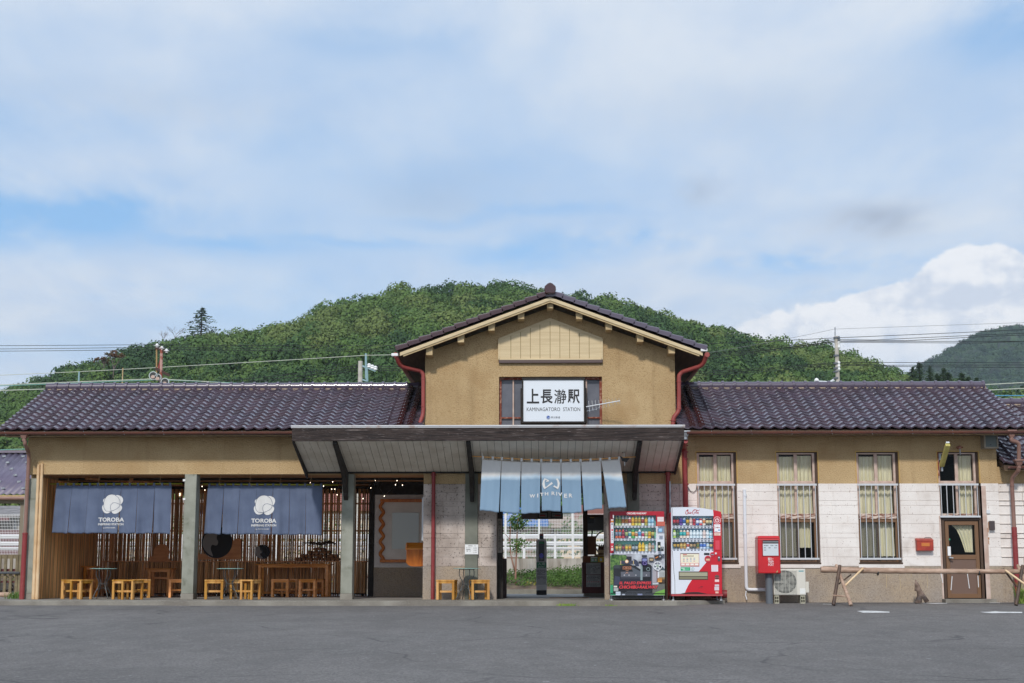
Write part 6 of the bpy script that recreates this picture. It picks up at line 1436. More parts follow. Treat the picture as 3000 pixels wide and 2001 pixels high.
for k in range(5):
    t = R(72*k+20); mb.add([(cx+.04*math.cos(t), Ya-.006, cz_+.04*math.sin(t)), (cx+.20*math.cos(t-.3), Ya-.005, cz_+.20*math.sin(t-.3)), (cx+.20*math.cos(t+.35), Ya-.012, cz_+.20*math.sin(t+.35)), (cx+.05*math.cos(t+.8), Ya-.010, cz_+.05*math.sin(t+.8))], [(0, 1, 2, 3)])
mb.disc(cx, cz_, .05, .05, Ya-.014, Ya-.005); mb.build('fan', cc('8a8a84'), AC)
mb = MB(); n = 18
for i in range(n): z = gz0_+(gz1_-gz0_)*(i+.5)/n; mb.box(gx0_, gx1_, Ya-.022, Ya-.019, z-.0035, z+.0035)
for i in range(7): x = gx0_+(gx1_-gx0_)*i/6; mb.box(x-.003, x+.003, Ya-.019, Ya-.016, gz0_, gz1_)
for x in (gx0_, gx1_-.01):
    for z in (gz0_, gz1_-.02): mb.box(x, x+.01, Ya-.016, Ya, z, z+.01)
mb.build('grille', cc('c8c6bc'), AC)
mb = MB(); q = r5b(898, 1368, 940, 1410, Ya); mb.mat(cc('e8e8e4')); mb.box(*q[:2], Ya-.002, Ya-.0005, *q[2:]); q = r5b(888, 1232, 926, 1240, Ya); mb.mat(cc('5aa0a8')); mb.box(*q[:2], Ya-.002, Ya-.0005, *q[2:]); mb.build('badge', None, AC)
zg_0 = asph(0, Ya)
for (a, b) in ((703, 738), (902, 938)):
    q = r5b(a, 1423, b, 1460, Ya+.02); mb = MB(); w_ = q[1]-q[0]
    mb.box(q[0], q[1], Ya+.02, Ya+.28, z0-.03, z0-.002); mb.box(q[0], q[1], Ya+.02, Ya+.28, zg_0, zg_0+.02)
    for x in (q[0], (q[0]+q[1])/2-.006, q[1]-.012): mb.box(x, x+.012, Ya+.02, Ya+.28, zg_0+.02, z0-.03)
    zz = (zg_0+z0)/2-.01; mb.box(q[0], q[1], Ya+.021, Ya+.279, zz, zz+.012); mb.build('foot', cc('b8b4a0'), AC)
# white conduit to the unit
pts = arc([p3(v5b(472, 612, -.05), -.05), p3(v5b(476, 900, -.05), -.05), p3(v5b(488, 1378, -.06), -.06), p3(v5b(700, 1380, -.3), -.12)], .07)
CD = empty('drain_duct', (pts[0][0], -.05, .1), 'white plastic duct running down the wall between first and second window', 'duct')
MB().tube(pts, .036, 12).build('pipe', M['pvc'], CD, smooth=50)
mb = MB(); 
for (a, b) in ((475, 655), (477, 950)): x, z = v5b(a, b, -.05); mb.tube([(x, -.05, z-.02), (x, -.05, z+.02)], .042, 12)
mb.build('collar', M['pvc'], CD, smooth=50)
MB().tube([p3(v5b(486, 1388, -.06), -.06), p3(v5b(482, 1420, -.07), -.07), p3(v5b(491, 1455, -.1), -.1)], .012, 8).build('drain_hose', M['pvc'], CD)
# ---------------------------------------------------------------- small things on the right wall
r6b = RW(2400, 1200, 2.613); v6b = VW(2400, 1200, 2.613)
x0, x1, z0, z1 = r6b(747, 992, 875, 1080, -.14)
LB = empty('letter_box', ((x0+x1)/2, -.08, z0), 'small old red metal letter box fixed to the white wall left of the door', 'letter box')
old = mat('old orange red paint', S(176,66,46), .5, col2=S(150,44,36), nscale=9); MB().box(x0, x1, -.15, -.02, z0, z1-.035).build('body', old, LB, bevel=.008)
mb = MB(); mb.add([(x0-.005,-.16,z1-.034),(x1+.005,-.16,z1-.034),(x1+.005,-.02,z1-.034),(x0-.005,-.02,z1-.034),(x0,-.15,z1-.015),(x1,-.15,z1-.015),(x1,-.02,z1+.02),(x0,-.02,z1+.02)], [(0,3,2,1),(4,5,6,7),(0,1,5,4),(1,2,6,5),(2,3,7,6),(3,0,4,7)]); mb.build('lid', old, LB)
q = r6b(783, 1020, 845, 1046, -.15); MB().box(*q[:2], -.156, -.151, *q[2:]).build('name_plate', cc('c87838'), LB)
mb = MB(); mb.tube([p3(v6b(805, 986, -.1), -.1), p3(v6b(812, 979, -.1), -.1), p3(v6b(850, 979, -.1), -.1), p3(v6b(858, 986, -.1), -.1)], .006, 6); mb.build('wire_handle', M['iron'], LB)
x0, x1, z0, z1 = r6b(1306, 852, 1346, 922, -.1); o = MB().box(x0, x1, -.10, -.02, z0, z1).build('meter_box', cc('4a4040'), None, bevel=.006, loc=((x0+x1)/2, -.06, z0), label='small dark box with rust streaks on the wall right of the door', cat='wall box')
mb = MB(); rs = const('rust streak', 176, 120, 78, .9)
for (a, b, c, d) in ((1294,860,1304,905),(1290,905,1297,940),(1287,945,1294,966),(1290,978,1303,995),(1296,1000,1301,1030)): q = r6b(a, b, c, d, -.03); mb.box(*q[:2], -.0275, -.026, *q[2:])
mb.build('rust_stain', rs, ST)
x0, x1, z0, z1 = r6b(1280, 768, 1308, 796, -.04); MB().box(x0, x1, -.05, -.023, z0, z1).build('wall_socket', cc('d8dce0'), None, bevel=.004, loc=((x0+x1)/2, -.04, z0), label='pale socket plate on the wall between the door and the eaves box', cat='socket')
# box tucked below the eaves
x0, x1, z0, z1 = r6b(1262, 186, 1370, 296, -.25); EB = empty('eaves_box', ((x0+x1)/2, -.12, z0), 'glazed grey cabinet fixed under the eaves at the right end of the wing', 'cabinet')
mb = MB(); mb.box(x0, x1, -.26, .0, z0, z0+.03); mb.box(x0, x0+.03, -.26, 0, z0+.03, z1); mb.box(x1-.03, x1, -.26, 0, z0+.03, z1); mb.box(x0+.03, x1-.03, -.26, 0, z1-.03, z1); mb.build('frame', const('box trim', 150, 140, 124, .7), EB)
MB().box(x0+.03, x1-.03, -.24, 0, z0+.03, z1-.03).build('cover', const('box grey', 96, 104, 100, .4), EB); cxx, czz = v6b(1314, 268, -.26); MB().disc(cxx, czz, .012, .012, -.25, -.24, 10).build('knob', M['black'], EB)
# slanted lamp over the door
a = Vector(p3(v6b(937, 430, -.10), -.10)); b = Vector(p3(v6b(985, 268, -.62), -.62)); LP = empty('door_lamp', tuple(a), 'slanted yellowed strip lamp on a bracket over the door', 'lamp')
lm = mat('yellowed plastic', S(206,198,120), .35, col2=S(180,168,90), nscale=6); MB().bar(a, b, .10, .075).build('shade', lm, LP, bevel=.012); MB().bar(a+Vector((0, 0, .05)), b+Vector((0, 0, .05)), .07, .03).build('housing', M['pvc'], LP)
mb = MB(); q = r6b(930, 430, 944, 472, -.05); mb.box(*q[:2], -.09, .01, *q[2:]); q = r6b(918, 340, 934, 385, -.05); mb.box(*q[:2], -.03, .05, *q[2:]); mb.build('bracket', M['galv'], LP)
x, z = v6b(1076, 288, -.1); IN = empty('wire_insulator', (x, -.1, z), 'rusty wire insulator on the stucco above the door window', 'insulator')
mb = MB(); mb.tube([(x, 0, z), (x, -.12, z)], .035, 10); mb.tube([(x-.07, -.08, z), (x+.07, -.08, z)], .014, 8); mb.build('body', M['rust'], IN); MB().tube([(x, -.1, z-.03), (x+.003, -.1, z-.16)], .012, 6).build('stem', M['galv'], IN)
# cable bits by the first window
mb = MB(); mb.tube([p3(v5b(38, 590, -.06), -.06), p3(v5b(60, 625, -.05), -.05), p3(v5b(85, 634, -.05), -.05), p3(v5b(104, 615, -.05), -.05), p3(v5b(110, 570, -.05), -.05)], .007, 6); mb.build('loose_cable', M['black'], None, loc=(v5b(80, 600, -.05)[0], -.05, v5b(80, 600, -.05)[1]), label='thin black cable looping from the red downpipe to the first window', cat='cable')
# ---------------------------------------------------------------- bamboo barrier
Yr = -1.25; BR = empty('bamboo_barrier', (PX(2700, Yr), Yr, 0), 'low barrier of a long weathered bamboo rail on crossed bamboo legs before the door', 'barrier')
def cane(p0, p1, r0, r1, n, seed=0, sag=0):
    rn = random.Random(seed); p0 = Vector(p0); p1 = Vector(p1); pts = []; rr = []
    for i in range(n*3+1):
        t = i/(n*3); p = p0.lerp(p1, t); p.z -= sag*math.sin(math.pi*t); pts.append(p); rr.append((r0+(r1-r0)*t)*(1.10 if i % 3 == 1 else 1))
    return MB().tube(pts, rr, 12)
def g6(a, b, Y): return p3(v6b(a, b, Y), Y)
rail = cane(g6(12, 1225, Yr), (PX(3030, Yr), Yr, g6(1568, 1240, Yr)[2]), .060, .042, 17, sag=.012).build('rail', M['bamboo_grey'], BR, smooth=50)
a = Vector(g6(15, 1225, Yr)); MB().tube([a-Vector((.003, 0, 0)), a-Vector((.001, 0, 0))], .04, 12).build('hollow', M['node'], rail)
def leg(p0, p1, r_, m, n=5): cane(p0, p1, r_, r_*.9, n).build('leg', m, BR, smooth=50)
def gnd(a, Y): return (v6b(a, 1470, Y)[0], Y, asph(0, Y)+.02)
leg(gnd(108, Yr-.35), g6(158, 1192, Yr-.08), .036, M['bamboo_dark']); leg(gnd(243, Yr-.55), g6(130, 1190, Yr+.10), .036, M['bamboo_grey']); 
leg(g6(180, 1365, Yr-.25), g6(338, 1213, Yr-.10), .022, M['bamboo_pale'], 3)
leg(g6(150, 1335, Yr+.1), g6(245, 1262, Yr+.08), .014, M['bamboo_dark'], 2); leg(g6(108, 1422, Yr-.3), g6(216, 1432, Yr-.4), .014, M['bamboo_grey'], 2)
leg(gnd(1506, Yr-.35), g6(1558, 1192, Yr-.08), .036, M['bamboo_dark']); leg((g6(1640, 1300, Yr-.5)[0], Yr-.5, asph(0, Yr)), g6(1520, 1192, Yr+.1), .036, M['bamboo_grey'])
leg(g6(1425, 1230, Yr-.1), g6(1600, 1355, Yr-.3), .022, M['bamboo_pale'], 3); leg(g6(1408, 1218, Yr+.1), g6(1512, 1355, Yr+.15), .02, M['bamboo_dark'], 3)
mb = MB()
for k, (a, b, c, d) in enumerate(((516,1265,515,1362),(617,1272,624,1370),(826,1258,829,1363),(932,1255,946,1325),(1018,1275,1009,1382),(1135,1258,1150,1368),(1215,1270,1220,1360),(706,1255,708,1280))):
    MB().tube([g6(a, b, Yr-.05), g6(c, d, Yr-.06)], .008 if k in (3,4,5,6) else .004, 6).build('hanging_tie', M['cloth_white'] if k in (3,4,5,6) else M['trim'], BR)
for a in (448, 1222): p0 = Vector(g6(a, 1248, Yr)); MB().tube([p0-Vector((.012, 0, 0)), p0+Vector((.012, 0, 0))], .058, 12).build('binding', M['black'], BR)
# weathered stump
a = v6b(780, 1460, -.5); zg0 = asph(0, -.5); SPm = mat('driftwood', S(150,130,118), .9, col2=S(92,74,64), nscale=9, bump=.01, bscale=20); X_ = a[0]
mb = MB(); mb.tube([(X_-.03, -.5, zg0+.02), (X_-.02, -.5, zg0+.22), (X_-.06, -.48, zg0+.36), (X_-.09, -.47, zg0+.48)], [.045, .06, .05, .008], 10); mb.tube([(X_-.02, -.5, zg0+.24), (X_+.04, -.52, zg0+.16), (X_+.11, -.55, zg0+.03)], [.05, .045, .05], 10); mb.tube([(X_-.08, -.53, zg0+.0), (X_-.04, -.5, zg0+.13)], [.07, .05], 10); mb.tube([(X_-.09, -.47, zg0+.25), (X_-.10, -.47, zg0+.42)], [.03, .01], 8)
mb.build('driftwood_stump', SPm, None, smooth=True, loc=(X_, -.5, zg0), label='small forked piece of grey driftwood standing at the foot of the wall', cat='driftwood')
# weeds
def tuft(name, x, y, z, n, h, w, mt, label, cat, seed=0, kind=None, gx=1):
    rn = random.Random(seed); mb = MB()
    for i in range(n):
        a = rn.uniform(0, 6.28); bx_ = x+rn.gauss(0, w*gx); by = y+rn.gauss(0, w*.5); l = h*rn.uniform(.5, 1.2); dx = math.cos(a)*l*rn.uniform(.2, .8); dy = math.sin(a)*l*.5; ww = rn.uniform(.004, .009)
        mb.add([(bx_-ww, by, z), (bx_+ww, by, z), (bx_+dx*.5+ww, by+dy*.5, z+l*.75), (bx_+dx*.5-ww, by+dy*.5, z+l*.75), (bx_+dx, by+dy, z+l)], [(0, 1, 2, 3), (3, 2, 4)])
    return mb.build(name, mt, None, loc=(x, y, z), label=label, cat=cat, kind=kind)
yl = mat('yellow green leaves', S(130,150,60), .7, col2=S(100,130,50), nscale=9)
tuft('weed_tuft', PX(1660, -1.62, 1760), -1.66, asph(0, -1.6), 70, .05, .09, yl, 'small tuft of grass growing at the apron edge before the entrance', 'weeds', 1)
tuft('weed_tuft', PX(1785, -1.62, 1760), -1.66, asph(0, -1.6), 25, .03, .05, yl, 'tiny tuft of grass at the apron edge near the locomotive machine', 'weeds', 2)
tuft('leafy_weed', PX(2992, -.6, 1730), -.6, asph(0, -.6), 40, .45, .05, yl, 'yellow green weeds growing behind the far leg of the bamboo barrier', 'weeds', 3)
tuft('leafy_weed', PX(42, .5, 1730), .5, 0, 60, .14, .07, M['leaf_near'], 'green weeds beside the fallen bamboo at the left end pillar', 'weeds', 4)
# ---------------------------------------------------------------- inside the passage
v7b = VW(1440, 1440, 4.61); r7b = RW(1440, 1440, 4.61)
Yg = 6.0
x0, x1, z0, z1 = r7b(603, 645, 745, 1388, Yg); z0 = .004
TG = empty('ticket_reader', ((x0+x1)/2, Yg, 0), 'grey ticket card reader post with green bands in the station entrance', 'ticket reader')
gm = const('reader grey', 225, 225, 226, .5); ch = .03
mb = MB(); mb.prism([(x0, .12), (x1, .12), (x1, z1-.06), (x1-ch, z1), (x0+ch, z1), (x0, z1-.06)], Yg, Yg+.25); mb.build('body', gm, TG, bevel=.004)
MB().box(x0+.004, x1-.004, Yg+.006, Yg+.24, z0, .12).build('base', M['black'], TG)
mb = MB()
def b7(a, b, c, d, h, t, Y=Yg): q = r7b(a, b, c, d, Y); mb.mat(cc(h)); mb.box(q[0], q[1], Y-t, Y-.0006, q[2], q[3])
b7(638, 672, 712, 942, '2c2c34', .006); b7(642, 676, 708, 708, '1c8c58', .009); b7(645, 716, 704, 790, '48525c', .009); b7(606, 955, 742, 1032, '1c7c50', .004); b7(606, 1036, 742, 1258, 'b0b0b4', .003); b7(650, 905, 696, 914, '9c9ca4', .009)
c = v7b(673, 867, Yg); mb.mat(cc('6a68e8')); mb.disc(c[0], c[1], .052, .062, Yg-.012, Yg-.0065)
mb.mat(cc('4c4c54')); q = r7b(612, 1060, 738, 1200, Yg); textrows(mb, q[0], q[1], q[2], q[3], Yg-.0035, 10, 3, cov=.9); q = r7b(700, 1230, 738, 1242, Yg); textrows(mb, *q, Yg-.0035, 1, 3)
mb.build('panels', None, TG)
text('入場', *r7b(626, 960, 724, 998, Yg), Yg-.005, cc('d8ece0'), TG, 'lettering'); text('ENTRY', *r7b(634, 1008, 716, 1028, Yg), Yg-.005, cc('d8ece0'), TG, 'lettering')
mb = MB(); b7(646, 572, 703, 642, '3c3c44', .0, Yg) if False else None
q = r7b(646, 572, 703, 643, Yg+.05); mb.mat(cc('38383e')); mb.box(q[0], q[1], Yg+.05, Yg+.15, q[2], q[3]); q = r7b(650, 574, 672, 600, Yg+.05); mb.mat(cc('b03038')); mb.box(q[0], q[1], Yg+.046, Yg+.049, q[2], q[3]); q = r7b(678, 574, 700, 600, Yg+.05); mb.box(q[0], q[1], Yg+.046, Yg+.049, q[2], q[3]); q = r7b(650, 604, 700, 612, Yg+.05); mb.mat(cc('2878a0')); mb.box(q[0], q[1], Yg+.046, Yg+.049, q[2], q[3])
mb.build('top_unit', None, TG)
Yh = 4.45; q = r7b(405, 262, 965, 372, Yh); HB = empty('platform_signboard', ((q[0]+q[1])/2, Yh, q[3]), 'dark hanging platform signboard with two framed panels above the entrance', 'sign')
MB().box(q[0], q[1], Yh, Yh+.06, q[2], q[3]+.12).build('board', const('sign grey', 130, 124, 124, .7), HB)
for a, c in ((626, 760), (802, 958)):
    q = r7b(a, 278, c, 362, Yh); MB().box(*q[:2], Yh-.012, Yh-.001, *q[2:]).build('frame', M['black'], HB); mb = MB(); mb.mat(cc('8c8a8c')); mb.box(q[0]+.02, q[1]-.02, Yh-.016, Yh-.0125, q[2]+.02, q[3]-.02); mb.mat(cc('3c3c40')); textrows(mb, q[0]+.04, q[1]-.04, (q[2]+q[3])/2, q[3]-.04, Yh-.0165, 2, a, cov=1, fill=.7); mb.mat(cc('a83038')); z = q[2]+.07; mb.box((q[0]+.04) if a < 700 else q[1]-.18, (q[0]+.18) if a < 700 else q[1]-.04, Yh-.018, Yh-.0165, z-.02, z+.012); mb.build('panel', None, HB)
mb = MB(); 
for t in (.15, .85): x = (r7b(405,262,965,372,Yh)[0])*(1-t)+r7b(405,262,965,372,Yh)[1]*t; mb.tube([(x, Yh+.03, 2.0), (x, Yh+.03, 2.62)], .012, 6)
mb.build('hanger', M['black'], HB)
# vertical plaque on the post
Yq = .5; q = r7b(78, 292, 152, 1415, Yq); MB().box(q[0], q[1]+.0, Yq, Yq+.2, .003, 2.6).build('door_post', M['darkwood'], ST)
q = r7b(82, 368, 142, 828, Yq); VP_ = empty('vertical_plaque', ((q[0]+q[1])/2, Yq, q[2]), 'narrow upright name plaque with vertical writing on the dark entrance post', 'sign'); MB().box(q[0], q[1], Yq-.02, Yq-.001, q[2], q[3]).build('board', const('plaque', 150, 142, 134, .8), VP_)
text('\n'.join('長瀞へようこそおこしを'), (q[0]+q[1])/2-.035, (q[0]+q[1])/2+.035, q[2]+.05, q[3]-.04, Yq-.022, M['letter'], VP_, 'lettering')
q = r7b(86, 905, 202, 1388, 1.2); LR = empty('leaflet_rack', ((q[0]+q[1])/2, 1.3, 0), 'dark leaflet rack with a metal frame standing left in the entrance', 'rack'); MB().box(q[0], q[1], 1.2, 1.5, .004, q[3]).build('body', const('rack brown', 62, 46, 44, .7), LR)
mb = MB(); mb.box(q[0]+.02, q[0]+.05, 1.17, 1.199, .2, q[3]-.02); mb.box(q[1]-.13, q[1]-.10, 1.17, 1.199, .2, q[3]-.02); mb.box(q[0]+.05, q[1]-.13, 1.17, 1.199, .2, .23); mb.box(q[0]+.05, q[1]-.13, 1.17, 1.199, q[3]-.06, q[3]-.03); mb.build('rail', M['grey'], LR)
# kiosk on the right
Yk = 3.6; q = r7b(1228, 956, 1526, 1372, Yk); KX0, KX1 = q[0], PX(1835, 2)
KS = empty('kiosk_counter', ((KX0+KX1)/2, Yk, 0), 'dark red ticket counter with posted notices right in the entrance', 'counter')
zc_ = v7b(0, 958, Yk)[1]; zs_ = v7b(0, 852, Yk)[1]
MB().box(KX0, KX1, Yk, Yk+.6, .08, zc_).build('front', mat('dark red wood', S(104,52,48), .6, col2=S(84,40,38), nscale=4), KS); MB().box(KX0+.04, KX1, Yk+.03, Yk+.6, .004, .08).build('base', M['slab'], KS)
MB().box(KX0+.02, KX1, Yk+.01, Yk+.6, zc_, zs_-.03).build('upper_panel', const('kiosk brown', 128, 74, 38, .6), KS); MB().box(r7b(1400,852,1525,870,Yk)[0], KX1, Yk-.05, Yk+.6, zs_-.03, zs_).build('shelf', M['trim'], KS)
mb = MB()
def bk(a, b, c, d, h, t): q = r7b(a, b, c, d, Yk); mb.mat(cc(h)); mb.box(q[0], q[1], Yk-t, Yk-.0006, q[2], q[3])
bk(1280, 966, 1474, 1120, 'a8a8a8', .004); bk(1280, 1128, 1474, 1288, 'a8a8a8', .004); bk(1338, 880, 1432, 955, '88b888', .004); bk(1340, 882, 1430, 900, 'e0e0d8', .006); bk(1436, 880, 1521, 955, 'd8b828', .004); bk(1466, 900, 1492, 940, 'e0e4e0', .006); bk(1350, 915, 1380, 940, 'd0e0e8', .006); bk(1395, 910, 1420, 940, 'e8e4c8', .006)
mb.mat(cc('484848')); q = r7b(1290, 972, 1466, 1112, Yk); textrows(mb, *q, Yk-.0045, 9, 7); q = r7b(1290, 1134, 1466, 1205, Yk); textrows(mb, *q, Yk-.0045, 4, 8); q = r7b(1290, 1240, 1466, 1284, Yk); textrows(mb, *q, Yk-.0045, 3, 9); mb.mat(cc('a84850'))
for i in range(7): q = r7b(1292+i*25, 1212, 1304+i*25, 1226, Yk); mb.box(q[0], q[1], Yk-.006, Yk-.0045, q[2], q[3])
mb.build('notices', None, KS)
mb = MB(); q = r7b(1238, 258, 1300, 900, Yk); mb.box(q[0], q[1], Yk+.05, Yk+.2, zs_-.03, 2.6); q = r7b(1300, 310, 1530, 345, Yk); mb.box(q[0], KX1, Yk+.05, Yk+.2, q[2], q[3]); mb.build('post', const('kiosk post', 66, 44, 30, .7), KS)
q = r7b(1300, 602, 1415, 852, Yk); MB().box(q[0], q[1], Yk+.1, Yk+.14, zs_+.001, q[3]).build('wood_screen', const('kiosk wood', 120, 70, 36, .6), KS)
q = r7b(1300, 346, 1530, 528, Yk); mb = MB(); mb.mat(cc('5c5c60')); mb.box(q[0], KX1, Yk+.1, Yk+.13, q[2], q[3]); q = r7b(1300, 346, 1385, 428, Yk); mb.mat(cc('34343a')); mb.box(q[0], q[1], Yk+.09, Yk+.099, q[2], q[3]); q = r7b(1330, 346, 1390, 356, Yk); mb.mat(cc('c8a030')); mb.box(q[0], q[1], Yk+.084, Yk+.089, q[2], q[3]); mb.build('menu_board', None, KS)
mb = MB()
for a, b in ((1497, 588), (1535, 690)): c = v7b(a, b, Yk); mb.tube([(c[0]+.235*math.cos(R(t)), Yk+.3, c[1]+.27*math.sin(R(t))) for t in range(0, 361, 15)], .016, 6, caps=False)
mb.build('wall_rings', M['black'], KS)
beer = mat('brown bottle glass', (.09,.035,.012), .1, spec=.8); lbl = const('beer label', 214, 190, 150)
for i, a in enumerate((1458, 1485, 1512)):
    c = v7b(a, 850, Yk); x = c[0]; o = empty('beer_bottle', (x, Yk+.04, zs_), ('brown glass bottle on the kiosk shelf, nearest the wood screen', 'brown glass bottle on the kiosk shelf, the middle of three', 'brown glass bottle on the kiosk shelf, nearest the wall column')[i], 'bottle', 'brown bottles on the kiosk shelf')
    MB().lathe((x, Yk+.04, zs_+.001), [(.03, 0), (.033, .01), (.033, .14), (.025, .17), (.012, .20), (.012, .235)], 12).build('glass', beer, o, smooth=True); MB().lathe((x, Yk+.04, zs_), [(.034, .03), (.034, .11)], 12).build('label_band', lbl, o)
# tactile strip and shadowed sill
mb = MB(); q0 = PX(1440+780/4.61, 1.4); q1 = PX(1440+1300/4.61, 1.4)
for i in range(46):
    x = q0+(q1-q0)*i/46
    for y in (1.35, 1.45, 1.55): mb.box(x, x+.03, y, y+.04, .003, .012)
mb.build('tactile_strip', const('tactile ochre', 206, 138, 50, .8), None, loc=(q0, 1.4, 0), label='ochre dotted tactile strip on the entrance floor', cat='tactile strip')
# ---------------------------------------------------------------- beyond the tracks
BXa, BXb = -34, 22
MB().box(BXa, BXb, 14.42, 14.72, -.9, .045).build('platform_kerb', M['slab'], None, kind='structure')
mb = MB(); vs = []; NX, NY = 160, 12
for i in range(NX+1):
    for j in range(NY+1):
        x = BXa+(BXb-BXa)*i/NX; y = 14.7+3.3*j/NY; t = j/NY; vs.append((x, y, .02+.50*t**.8+.05*noise.noise((x*.9, y*.9, 0))))
mb.add(vs, [(i*(NY+1)+j, (i+1)*(NY+1)+j, (i+1)*(NY+1)+j+1, i*(NY+1)+j+1) for i in range(NX) for j in range(NY)]); mb.build('bank', M['soil'], None, kind='structure')
zrw = PZ(1636, 18); MB().box(BXa, BXb, 18, 18.3, -.3, zrw).build('retaining_wall', M['conc'], None, loc=(0, 18, 0), label='low stained concrete retaining wall behind the planted bank', cat='retaining wall')
MB().box(BXa, BXb, 18.35, 26, zrw-.06, zrw-.02).build('road', M['asphalt'], None, kind='structure')
def leaves(mb, x, y, z, n, rx, ry, rz, s, rn):
    for _ in range(n):
        while True:
            a, b, c = rn.uniform(-1, 1), rn.uniform(-1, 1), rn.uniform(-1, 1)
            if a*a+b*b+c*c < 1: break
        p = Vector((x+a*rx, y+b*ry, z+c*rz)); d = Vector((rn.gauss(0, 1), rn.gauss(0, 1)-.5, rn.gauss(0, 1)+.8)).normalized(); u = d.orthogonal().normalized(); v = d.cross(u); k = s*rn.uniform(.6, 1.3)
        mb.add([p-u*k, p-v*k*.5, p+u*k, p+v*k*.5], [(0, 1, 2, 3)])
rn = random.Random(21); mb = MB(); xa0, xa1 = PX(1478, 15), PX(1712, 16)
xx = xa0-1
while xx < xa1+1.5:
    pxx = 1577+xx*92; full = 1 if pxx > 1600 else (.35+.4*max(0, min(1, (pxx-1500)/100)))
    for k in range(int(9*full)+1):
        y = rn.uniform(14.95+(.0 if pxx > 1600 else .3), 17.6); h = .05+.50*((y-14.7)/3.3)**.8; leaves(mb, xx+rn.uniform(-.1, .1), y, h+.10*full, 46, .24, .24, .12+.12*full, .038, rn)
    xx += .16
mb.build('ground_cover', M['leaf_near'], None, kind='stuff', label='thick green ground cover plants on the bank across the tracks', cat='ground cover')
mb = MB()
for k in range(160): leaves(mb, rn.uniform(BXa, xa0-1.5), rn.uniform(15, 17.6), .35, 14, .3, .3, .2, .05, rn)
leaves(mb, PX(1560, 16), 15.6, .2, 60, .35, .3, .12, .05, rn)
mb.build('dry_weeds', mat('dry leaves', S(170,150,70), .8, col2=S(120,130,60), nscale=4), None, kind='stuff', label='sparse yellowing weeds on the bank across the tracks', cat='weeds')
# sapling
c = v7b(325, 1150, 15.6); SPL = empty('sapling', (c[0], 15.6, .15), 'thin forked sapling with a tuft of leaves across the tracks', 'sapling')
def s7(a, b): return p3(v7b(a, b, 15.6), 15.6)
mb = MB(); mb.tube([(c[0], 15.6, .1), s7(326, 1120), s7(330, 1000), s7(338, 800), s7(345, 600), s7(352, 450), s7(365, 330), s7(382, 240)], [.035, .03, .028, .025, .022, .018, .012, .006], 7); mb.tube([s7(322, 1080), s7(285, 960), s7(262, 860), s7(246, 650), s7(256, 500), s7(262, 360)], [.026, .024, .02, .018, .013, .006], 7); mb.tube([s7(250, 650), s7(200, 590), s7(160, 540)], [.012, .008, .004], 5)
mb.build('trunk', mat('pinkish bark', S(160,120,104), .8), SPL, smooth=True)
mb = MB()
for a, b, n, rx, rz in ((372,372,150,.30,.26),(358,420,150,.34,.26),(348,462,60,.2,.18),(385,240,40,.12,.3),(400,690,50,.45,.08),(350,720,60,.25,.2),(330,700,30,.3,.1),(375,655,25,.3,.06),(345,770,30,.15,.12),(300,400,30,.3,.15)): p = s7(a, b); leaves(mb, p[0], 15.6, p[2], n, rx, .3, rz, .05, rn)
mb.build('foliage', M['leaf_near'], SPL)
# mesh fence on the wall
Ym = 18.12; zf1 = PZ(1506, Ym); zf0 = zrw+.05; MF = empty('mesh_fence', (-5, Ym, zrw), 'tall white wire mesh fence on the retaining wall across the tracks', 'fence')
mb = MB(); x = BXa
while x < BXb: mb.box(x, x+.009, Ym, Ym+.006, zf0, zf1); x += .052
for k in range(15): z = zf0+(zf1-zf0)*k/14; mb.box(BXa, BXb, Ym+.007, Ym+.013, z-.005, z+.005)
for z in (zf0+.03, zf0+.06, zf1-.04): mb.box(BXa, BXb, Ym+.014, Ym+.018, z-.006, z+.006)
mb.build('mesh', M['white'], MF)
k = -14; dxp = PX(1678, Ym)-PX(1579.5, Ym)
while PX(1579.5, Ym)+k*dxp < BXb:
    x = PX(1579.5, Ym)+k*dxp; k += 1
    if x > BXa: MB().box(x-.035, x+.035, Ym-.06, Ym-.003, zrw-.25, zf1+.02).build('post', M['white'], MF)
# guard rail
Yr2 = 20.2; GR_ = empty('guard_rail', (-5, Yr2, zrw), 'white corrugated steel guard rail along the road behind the mesh fence', 'guard rail')
for (a, b) in ((1565, 1578), (1587, 1598.5), (1602.5, 1611)):
    zt_, zb_ = PZ(a, Yr2), PZ(b, Yr2); zm = (zt_+zb_)/2; h = (zt_-zb_)/2; prof = [(0, h), (-.05, h*.6), (-.05, h*.2), (-.01, 0), (-.05, -h*.2), (-.05, -h*.6), (0, -h)]
    mb = MB(); vs = [(x, Yr2+y, zm+z) for x in (BXa, BXb) for y, z in prof]; n = len(prof); mb.add(vs, [(i, i+1, n+i+1, n+i) for i in range(n-1)]); mb.build('rail', M['white'], GR_)
k = -24; dxp = 1.07*1.0
while PX(1535, Yr2)+k*dxp < BXb:
    x = PX(1535, Yr2)+k*dxp; k += 1
    if x > BXa: MB().box(x-.045, x+.045, Yr2-.075, Yr2+.03, zrw-.05, PZ(1564, Yr2)).build('post', M['white'], GR_)
